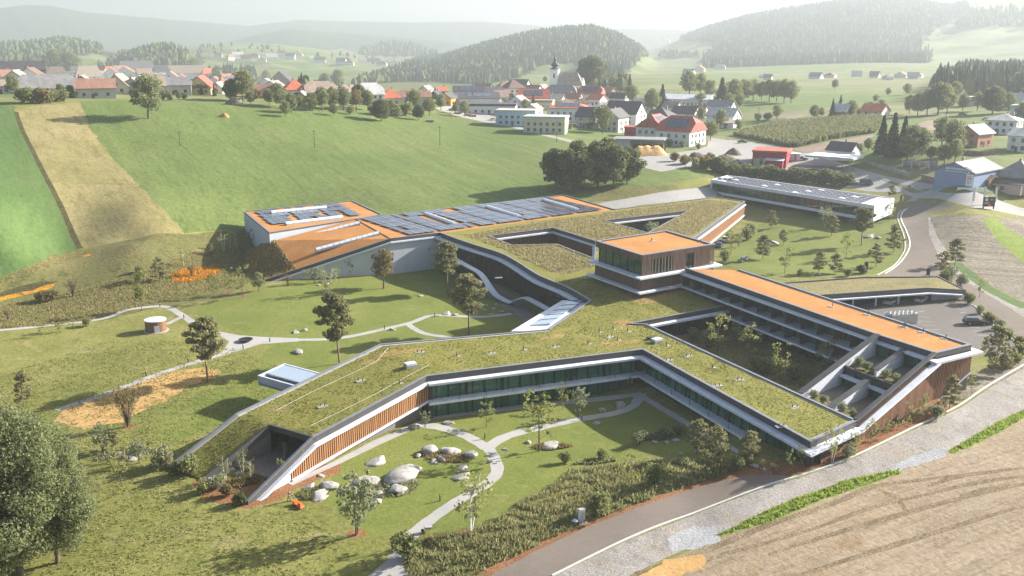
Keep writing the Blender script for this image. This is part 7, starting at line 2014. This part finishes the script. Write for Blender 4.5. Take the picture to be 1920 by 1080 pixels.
car(1669, 569, .9, (.45,.46,.47), 'silver car parked left under the car deck roof', 'sedan'); car(1727, 565, .9, (.42,.43,.45), 'silver car parked right under the car deck roof', 'sedan')
car(1638, 604, .3, (.7,.7,.7), 'white car mostly hidden behind the rear wing roof', 'sedan', p=G(1640, 603))
car(1348, 463, 1.2, (.03,.06,.20), 'blue car parked below the entrance-side timber wall', 'sedan'); car(1360, 452, 1.2, (.5,.5,.5), 'grey car parked below the entrance-side timber wall', 'sedan')
car(1625, 346, -.5, (.015,.017,.02), 'black van on the fuel station forecourt', 'van'); car(1599, 344, -.4, (.55,.54,.53), 'pale car beside the black van', 'sedan')
car(1392, 268, -.15, (.02,.022,.025), 'dark car driving past the maize field', 'sedan'); car(1504, 300, -.2, (.05,.05,.06), 'dark car behind the red utility building')
car(1805, 216, .1, (.03,.03,.035), 'dark car on the hazy far right road', 'sedan'); car(1850, 226, .2, (.25,.05,.05), 'dark red car parked far right', 'sedan')
car(925, 226, .2, (.6,.6,.6), 'white car near the blue apartment block', 'sedan'); car(848, 208, .3, (.06,.06,.08), 'dark car by the orange house', 'sedan')
# two pale containers by the utility building
for u, k in ((1482, 0), (1494, 1)):
    p = G(u, 300); o = new_obj('container', None, loc=p, rz=-.3, cat='container', label='pale box container beside the red utility building', group='containers')
    MB().box((0, 0, 1.4), (2.6, 3.4, 2.8)).build('shell', MW['white'], o); MB().box((-.6, -1.72, 1.3), (1.0, .06, 2.2)).build('door', M_conc, o)
# utility building gate, annex
r_, L, W, h, rh = HOUSE[(1446,314)]
for k in range(2): MB().box((-L*.36 + k*3.4, -W/2 - .04, 1.7), (2.8, .1, 3.2)).build('gate', M_steel, r_)
MB().box((L*.18, -W/2 - 1.6, 1.5), (L*.5, 3.2, 3.2)).build('annex', MW['red'], r_); MB().hexa([(-L*.1,-W/2-3.8,3.12),(L*.46,-W/2-3.8,3.12),(L*.46,-W/2-.02,3.6),(-L*.1,-W/2-.02,3.6)], [(-L*.1,-W/2-3.8,3.3),(L*.46,-W/2-3.8,3.3),(L*.46,-W/2-.02,3.8),(-L*.1,-W/2-.02,3.8)]).build('annex_roof', MR['metal'], r_)
# power poles
for u, v, hp, pl in [(338,274,26,'on the meadow below the lone tree'),(590,277,32,'in the middle of the meadow'),(825,273,36,'on the right of the meadow'),(1044,266,38,'by the beige apartment block'),(1420,248,30,'at the maize field corner'),(1421,238,34,'behind the maize field corner'),(5,545,40,'at far left')][:6]:
    p = G(u, v); H = hp * p.length / 1800
    o = new_obj('power_pole', None, loc=p, cat='pole', label='thin wooden power pole ' + pl)
    MB().tube((0, 0, -.5), (0, 0, H), .16, .11, 8).build('mast', M_bark, o); MB().box((0, 0, H - .5), (1.6, .12, .12)).build('cross_arm', M_bark, o)
# signs at the drive
p = G(1853, 392); sg = new_obj('billboard', None, loc=p, rz=.1, cat='billboard', label='dark rectangular billboard with round white logo and orange panel')
MB().box((0, 0, 2.3), (3.8, .3, 3.0)).build('board', M_core, sg)
MB().tube((-1.0, -.16, 3.0), (-1.0, -.2, 3.0), .5, .5, 18).build('round_logo', MW['white'], sg)
mb = MB(); [mb.box((-1.45 + k*.26, -.17, 1.95), (.18, .04, .3)) for k in range(6)]; mb.build('lettering', MW['white'], sg)['kind'] = 'stuff'
mb = MB(); [mb.box((.35 + k*.2, -.17, 2.9), (.14, .04, .18)) for k in range(5)]; mb.build('small_lettering', MW['white'], sg)['kind'] = 'stuff'
MB().box((.15, -.17, 1.2), (.9, .05, .7)).build('orange_panel', mat('sign_orange', (.7,.14,.03), .5, .03, 2), sg)
for x in (-1.7, 1.7): MB().box((x, .1, .4), (.25, .4, .9)).build('foot', M_core, sg)
for u, pl in ((1822, 'left of the billboard'), (1842, 'at the billboard, left side'), (1863, 'at the billboard, right side')):
    p = G(u, 385 if u != 1863 else 386); fl = new_obj('flag_banner', None, loc=p, cat='banner', label='tall narrow white banner on pole ' + pl)
    MB().tube((0, 0, 0), (0, 0, 6.0), .06, .05, 8).build('pole', M_steel, fl); MB().box((.35, 0, 3.6), (.6, .05, 4.6)).build('banner', MW['white'], fl)
p = G(1705, 354); sg = new_obj('road_banner', None, loc=p, rz=-.15, cat='sign', label='low white roadside banner with red centre')
MB().box((0, 0, .9), (3.6, .08, .9)).build('panel', MW['white'], sg); MB().box((0, -.05, .9), (1.0, .04, .6)).build('red_mark', MW['red'], sg)
for x in (-1.6, 1.6): MB().box((x, .06, .5), (.08, .08, 1.2)).build('post', M_steel, sg)
for u, v, hh, w_, pl in [(1678,436,2.6,1.0,'on the lawn corner by the drive'),(1623,511,2.8,1.0,'at the drive end'),(1689,377,2.2,.5,'behind the white pavilion end'),(1740,516,1.8,.9,'near the car deck')]:
    p = G(u, v); sg = new_obj('guide_stele', None, loc=p, rz=.3, cat='stele', label='upright black guide stele ' + pl)
    MB().box((0, 0, hh/2), (w_, .25, hh)).build('slab', M_core, sg); MB().box((0, 0, .06), (w_ + .3, .5, .12)).build('base', M_conc, sg)
# builders yard: panel wall, bays, heaps
def wall_run(name, label, px, hgt, m, cat='wall', seg=4.0, th=.3):
    L_ = [G(u, v) for u, v in px]; base = L_[0]
    root = new_obj(name, None, loc=base, cat=cat, label=label)
    for a, b in zip(L_, L_[1:]):
        n_ = max(1, int((b - a).length / seg))
        for i in range(n_):
            p, q = a.lerp(b, i / n_), a.lerp(b, (i + .97) / n_)
            mb = MB(base); mb.strip(p.xy, q.xy, -th/2, th/2, (p.z - .6, q.z - .6), (p.z + hgt, q.z + hgt)); mb.build('panel', m, root)
M_precast = mat('precast_panel', (.34,.28,.25), .85, .2, .6)
wall_run('yard_wall', 'long brownish precast panel wall along the street', [(1622,308),(1660,318),(1706,332)], 1.5, M_precast)
wall_run('yard_wall', 'darker precast panel wall in front of the blue workshop', [(1728,336),(1750,342),(1777,350)], 1.8, mat('dark_precast', (.22,.14,.13), .85, .2, .6))
wall_run('garden_wall', 'brown retaining wall below the brick house garden', [(1800,288),(1840,292),(1868,290)], 1.6, mat('dark_precast', (.22,.14,.13)))
wall_run('fence', 'pale rail fence along the street at right', [(1795,356),(1830,358),(1862,364)], .9, MW['white'], 'fence', 5.0, .08)
for k, u in enumerate((1700, 1717, 1733, 1750)):
    p = G(u, 318); o = new_obj('storage_bay', None, loc=p, rz=-.35, cat='storage bay', label='sloping concrete storage bay in the builders yard', group='storage bays')
    mb = MB(); mb.add([(-1.6,0,0),(-1.6,5,0),(-1.6,5,2.6),(-1.6,3.6,2.6),(-1.3,0,0),(-1.3,5,0),(-1.3,5,2.6),(-1.3,3.6,2.6)], [(3,2,1,0),(4,5,6,7),(0,1,5,4),(1,2,6,5),(2,3,7,6),(3,0,4,7)]); mb.build('side_wall', M_conc, o)
    MB().box((0, 5.0, 1.2), (3.2, .3, 2.6)).build('back_wall', M_conc, o)
def heap(u, v, w, hgt, m, label, cat):
    p = G(u, v); R = w * p.length / 1800 / 2; r = random.Random(u); n, k = 16, 6; V, F = [], []
    for j in range(k):
        for i in range(n):
            t = j / (k-1); a = 2*pi*i/n; rr = R * (1 - t) * (1 + r.uniform(-.12, .12)); V.append((rr*math.cos(a), rr*.6*math.sin(a), hgt * math.sin(t*pi/2) * (1 + r.uniform(-.12, .12)) - (.3 if j == 0 else 0)))
    for j in range(k-1):
        for i in range(n): F.append((j*n+i, j*n+(i+1) % n, (j+1)*n+(i+1) % n, (j+1)*n+i))
    MB().add(V, F).build(cat.replace(' ', '_'), m, loc=p, smooth=True, label=label, cat=cat)
heap(420, 219, 20, 1.6, M_sand, 'small sandy heap on the meadow below the village', 'sand heap')
heap(440, 196, 36, 3.4, M_dirt, 'weedy mound in the garden below the village', 'earth mound')
heap(1118, 276, 34, 3.0, mat('log_brown', (.30,.20,.14), .9, .25, 2, bump=.1), 'stack of split logs left of the storage hall', 'log stack')
heap(1310, 300, 60, 2.8, M_dirt, 'brown earth heap along the wood chip yard', 'earth heap'); heap(1360, 304, 60, 3.0, M_dirt, 'brown earth heap beside the utility building', 'earth heap'); heap(1375, 290, 34, 2.6, M_dirt, 'low spoil heap by the street bend', 'earth heap')
for k, (u, v) in enumerate(((806,229),(858,214),(878,217),(886,219))):
    p = G(u, v); o = new_obj('log_pile', None, loc=p, rz=.2, cat='log pile', label='stacked log pile at the meadow edge', group='log piles')
    mb = MB(); [mb.tube((-2, -.6 + .6*(j % 3), .35 + .55*(j//3)), (2, -.6 + .6*(j % 3), .35 + .55*(j//3)), .3, .3, 8) for j in range(6)]; mb.build('logs', mat('log_brown', (.30,.20,.14)), o)['kind'] = 'stuff'
# kerbs, road lines and bay lines
M_line = mat('road_paint', (.74,.73,.70), .7, .06, 2); M_kerb = mat('kerb_stone', (.52,.51,.49), .8, .1, 1)
def line(name, px, w, m, hgt=.02, kind='structure'):
    L_ = smooth_line([G(u, v).xy for u, v in px], 8)
    P3 = [Vector((p.x, p.y, hz1(p.x, p.y))) for p in L_]
    mb = MB(P3[0]); band(mb, P3, -w/2, w/2, -.25, hgt); mb.build(name, m, kind=kind)
line('kerb', [(1035,1080),(1180,1009),(1300,963),(1420,917),(1500,892),(1600,856),(1700,808),(1790,765),(1850,725),(1920,684),(1990,645)], .28, M_kerb, .13)
line('road_marking', [(1700,392),(1691,400),(1690,412),(1699,432),(1706,455),(1702,472),(1685,495),(1660,513)], .3, M_line, .07)
line('kerb', [(1702,391),(1688,397),(1683,408),(1688,424),(1695,444),(1697,464),(1692,478),(1676,498),(1645,516)], .22, M_kerb, .15)
line('kerb', [(1790,567),(1825,573),(1840,590),(1870,616),(1905,642)], .2, M_kerb, .12)
for k, (a, b) in enumerate([((1712,587),(1734,583)),((1718,594),(1744,596)),((1723,602),(1751,604)),((1729,610),(1756,611)),((1738,618),(1763,618)),((1800,587),(1812,585)),((1812,582),(1797,580)),((1818,614),(1838,615)),((1826,622),(1850,622)),((1832,629),(1855,629)),((1620,572),(1640,569)),((1690,566),(1705,563))]):
    line('bay_marking', [a, ((a[0]+b[0])/2, (a[1]+b[1])/2), b], .10, M_kerb, .03)
# loose grass, heath and planting that nobody could count
def blades(name, pts, hgt, wid, leaf, label, parent=None, seed=0, cat='grass'):
    r = np.random.default_rng(seed); P = np.array(pts); n = len(P)
    a = r.uniform(0, 2*pi, n); h = hgt * r.uniform(.5, 1.3, n); w = wid * r.uniform(.6, 1.4, n)
    lx, ly = r.normal(0, .35, n) * h, r.normal(0, .35, n) * h
    dx, dy = np.cos(a) * w / 2, np.sin(a) * w / 2
    V = np.stack([np.column_stack([P[:,0]-dx, P[:,1]-dy, P[:,2]-.05]), np.column_stack([P[:,0]+dx, P[:,1]+dy, P[:,2]-.05]), np.column_stack([P[:,0]+dx*.5+lx, P[:,1]+dy*.5+ly, P[:,2]+h]), np.column_stack([P[:,0]-dx*.5+lx, P[:,1]-dy*.5+ly, P[:,2]+h*.9])], 1).reshape(-1, 3)
    if parent is not None: V = V - np.array(HB)
    o = new_obj(name, np_mesh(name, V, np.arange(4*n).reshape(-1, 4), leaf), parent, kind='stuff')
    if parent is None: o['label'] = label; o['category'] = cat
    return o
def scatter(poly, n, seed, clump=.0):
    r = np.random.default_rng(seed); q = np.array([(p[0], p[1]) for p in poly]); lo, hi = q.min(0), q.max(0)
    X = r.uniform(lo[0], hi[0], n * 3); Y = r.uniform(lo[1], hi[1], n * 3)
    if clump:
        k = np.sin(X*.9 + np.sin(Y*.7)*2) * np.sin(Y*1.1 + np.sin(X*.5)*2) + r.normal(0, .35, len(X)); s = k > clump - .4; X, Y = X[s], Y[s]
    m = pip(X, Y, q); X, Y = X[m][:n], Y[m][:n]
    return np.column_stack([X, Y, height(X, Y)])
bed = gpoly([(770,1040),(800,1010),(860,1000),(910,985),(955,960),(985,935),(1045,905),(1065,885),(1150,872),(1250,864),(1340,864),(1410,866),(1370,886),(1290,912),(1180,952),(1090,982),(1000,1028),(900,1072),(880,1110),(760,1110)])
blades('meadow_planting', scatter(bed, 12000, 1, .15), .42, .14, leaf_mat('meadow_blades', (.17,.175,.06), (.36,.33,.14), .45), 'tall wild grasses in the bed along the road')
blades('meadow_planting', scatter(bed, 5000, 2, .2), .6, .2, L_willow, 'leafy perennials in the bed along the road')
blades('meadow_planting', scatter(bed, 4500, 3, .5), .5, .2, L_autumn, 'seeded brown stalks in the bed along the road')
hth = gpoly([(-60,578),(60,562),(140,547),(230,522),(300,502),(360,472),(440,464),(520,472),(530,500),(470,520),(400,545),(320,562),(250,578),(180,598),(100,610),(-60,620)])
blades('heath_grass', scatter(hth, 20000, 4), .3, .22, leaf_mat('heath_blades', (.19,.165,.065), (.38,.315,.15), .4), 'tawny heath grass left of the hall'); blades('heath_grass', scatter(hth, 7000, 5, .3), .4, .25, L_light, 'green tussocks left of the hall')
fb1 = gpoly([(458,478),(482,471),(510,473),(530,483),(546,496),(520,507),(495,514),(470,504)]); fb2 = gpoly([(322,516),(345,506),(400,501),(418,508),(398,521),(350,531),(324,529)])
L_flower = leaf_mat('orange_petals', (.42,.17,.012), (.72,.36,.04), .3)
blades('flower_stand', np.concatenate([scatter(fb1, 3500, 6), scatter(fb2, 2500, 7)]), .5, .3, L_flower, 'orange flowering stand beside the hall ramp', cat='flowers')
lawn_poly = gpoly([(-40,720),(200,640),(400,640),(560,700),(440,790),(320,880),(420,960),(560,960),(640,1010),(620,1085),(-40,1085)])
blades('lawn_tufts', scatter(lawn_poly, 22000, 8, .15), .16, .22, L_light, 'uneven lawn tufts left of the front wing')
for k, (c, rx, ry, rt) in enumerate(BEDS):
    p = G(*c); blades('bed_planting', scatter(blob(p, rx, ry, rt, 20, .2, k), 420, 20 + k), .4, .22, [L_silver, L_autumn, L_broad][k % 3], ['low planting between the large front boulders','low planting between the path-side boulders','low planting round the mower boulders','low planting in the round left bed','low planting under the yellow tree','low planting strip by the lawn edge','low planting by the right arm','low planting at the ramp recess'][k], cat='planting')
bark = gpoly([(1430,880),(1500,868),(1600,822),(1700,778),(1765,750),(1780,760),(1650,812),(1520,864),(1450,890)])
blades('bark_bed_planting', scatter(bark, 2600, 31, .3), .5, .2, L_silver, 'thin young planting in the bark bed by the gravel', cat='planting')
edge_l = gpoly([(880,1080),(960,1040),(1060,995),(1180,950),(1290,910),(1400,880),(1410,872),(1300,902),(1180,940),(1060,985),(950,1030)])
def roof_scatter(tris, n, inside=None, seed=0):
    r = np.random.default_rng(seed); ar = np.array([((b-a).cross(c-a)).length for a, b, c in tris]); k = r.choice(len(tris), n, p=ar/ar.sum())
    u_, v_ = r.random(n), r.random(n); s = u_ + v_ > 1; u_[s], v_[s] = 1-u_[s], 1-v_[s]
    Tn = np.array([[list(a), list(b), list(c)] for a, b, c in tris])[k]
    P = Tn[:,0] + (Tn[:,1]-Tn[:,0])*u_[:,None] + (Tn[:,2]-Tn[:,0])*v_[:,None]
    if inside is not None: P = P[pip(P[:,0], P[:,1], np.array([(q[0], q[1]) for q in inside]))]
    return P
blades('roof_grass', roof_scatter(GREEN_TRI, 60000, REG[0][2], 41), .35, .3, leaf_mat('straw_blades', (.20,.175,.07), (.40,.34,.17), .4), None, hotel, 42)
P_ = roof_scatter(GREEN_TRI, 42000, None, 43); P_ = P_[P_[:,1] < 215]
blades('roof_tufts', P_, .14, .22, leaf_mat('sedum_blades', (.13,.14,.03), (.26,.24,.06), .4), None, hotel, 44)
blades('bank_flowers', roof_scatter(BANK_TRI, 900, None, 45), .4, .3, L_flower, None, hotel, 46)
blades('bank_grass', roof_scatter(BANK_TRI, 2600, None, 47), .5, .25, MATS['heath_blades'], None, hotel, 48)
crn = gpoly([(1376,254),(1440,237),(1560,225),(1645,221),(1658,226),(1640,249),(1560,261),(1500,275),(1480,276),(1440,267)])
blades('maize', scatter(crn, 26000, 51), 2.3, .9, leaf_mat('maize_leaves', (.12,.14,.05), (.25,.24,.10), .35), 'tall maize crop in the field beyond the street', cat='maize')
ver = gpoly([(1345,1002),(1400,976),(1500,932),(1600,897),(1685,881),(1690,887),(1620,910),(1540,936),(1440,980),(1352,1003)]); 
blades('verge_grass', np.concatenate([scatter(ver, 2500, 52), scatter(gpoly([(1778,846),(1820,822),(1880,787),(1925,767),(1925,780),(1880,806),(1820,836),(1785,850)]), 1800, 53)]), .3, .2, leaf_mat('verge_blades', (.16,.22,.03), (.34,.40,.08), .4), 'bright green grass verge along the works field')
print('site', round(time.time() - TSTART, 1))
# ------------------------------------------------------------------ haze over the valley
hb = MB(); hb.box((0, 3000, 170), (13600, 16600, 440))
M_haze = bpy.data.materials.new('haze'); M_haze.use_nodes = True
ht = M_haze.node_tree
for n_ in list(ht.nodes):
    if n_.type != 'OUTPUT_MATERIAL': ht.nodes.remove(n_)
pvn = ht.nodes.new('ShaderNodeVolumePrincipled')
pvn.inputs['Color'].default_value = (.495, .535, .55, 1)
pvn.inputs['Density'].default_value = HAZE_DENSITY
pvn.inputs['Anisotropy'].default_value = .3
ht.links.new(pvn.outputs[0], ht.nodes['Material Output'].inputs['Volume'])
hz = hb.build('haze', M_haze)
hz['kind'] = 'stuff'

# ------------------------------------------------------------------ labels single each thing out
ORD = ['first','second','third','fourth','fifth','sixth','seventh','eighth','ninth','tenth','eleventh','twelfth','thirteenth','fourteenth','fifteenth','sixteenth','seventeenth','eighteenth','nineteenth','twentieth']
bpy.context.view_layer.update()
byl = {}
for o in bpy.data.objects:
    if o.parent is None and o.get('label') and o.get('kind') not in ('structure', 'stuff'): byl.setdefault(o['label'], []).append(o)
for lab, L in byl.items():
    if len(L) < 2: continue
    L.sort(key=lambda o: proj(o.location)[0])
    n = len(L)
    for i, o in enumerate(L):
        w = 'leftmost' if i == 0 else 'rightmost' if i == n - 1 else (ORD[i] + ' from left' if i < 20 else '%d from left' % (i + 1))
        if n == 2: w = ('left', 'right')[i] + ' of two'
        if n == 3 and i == 1: w = 'middle of three'
        o['label'] = lab + ', ' + w
print('done', len(bpy.data.objects), round(time.time() - TSTART, 1))
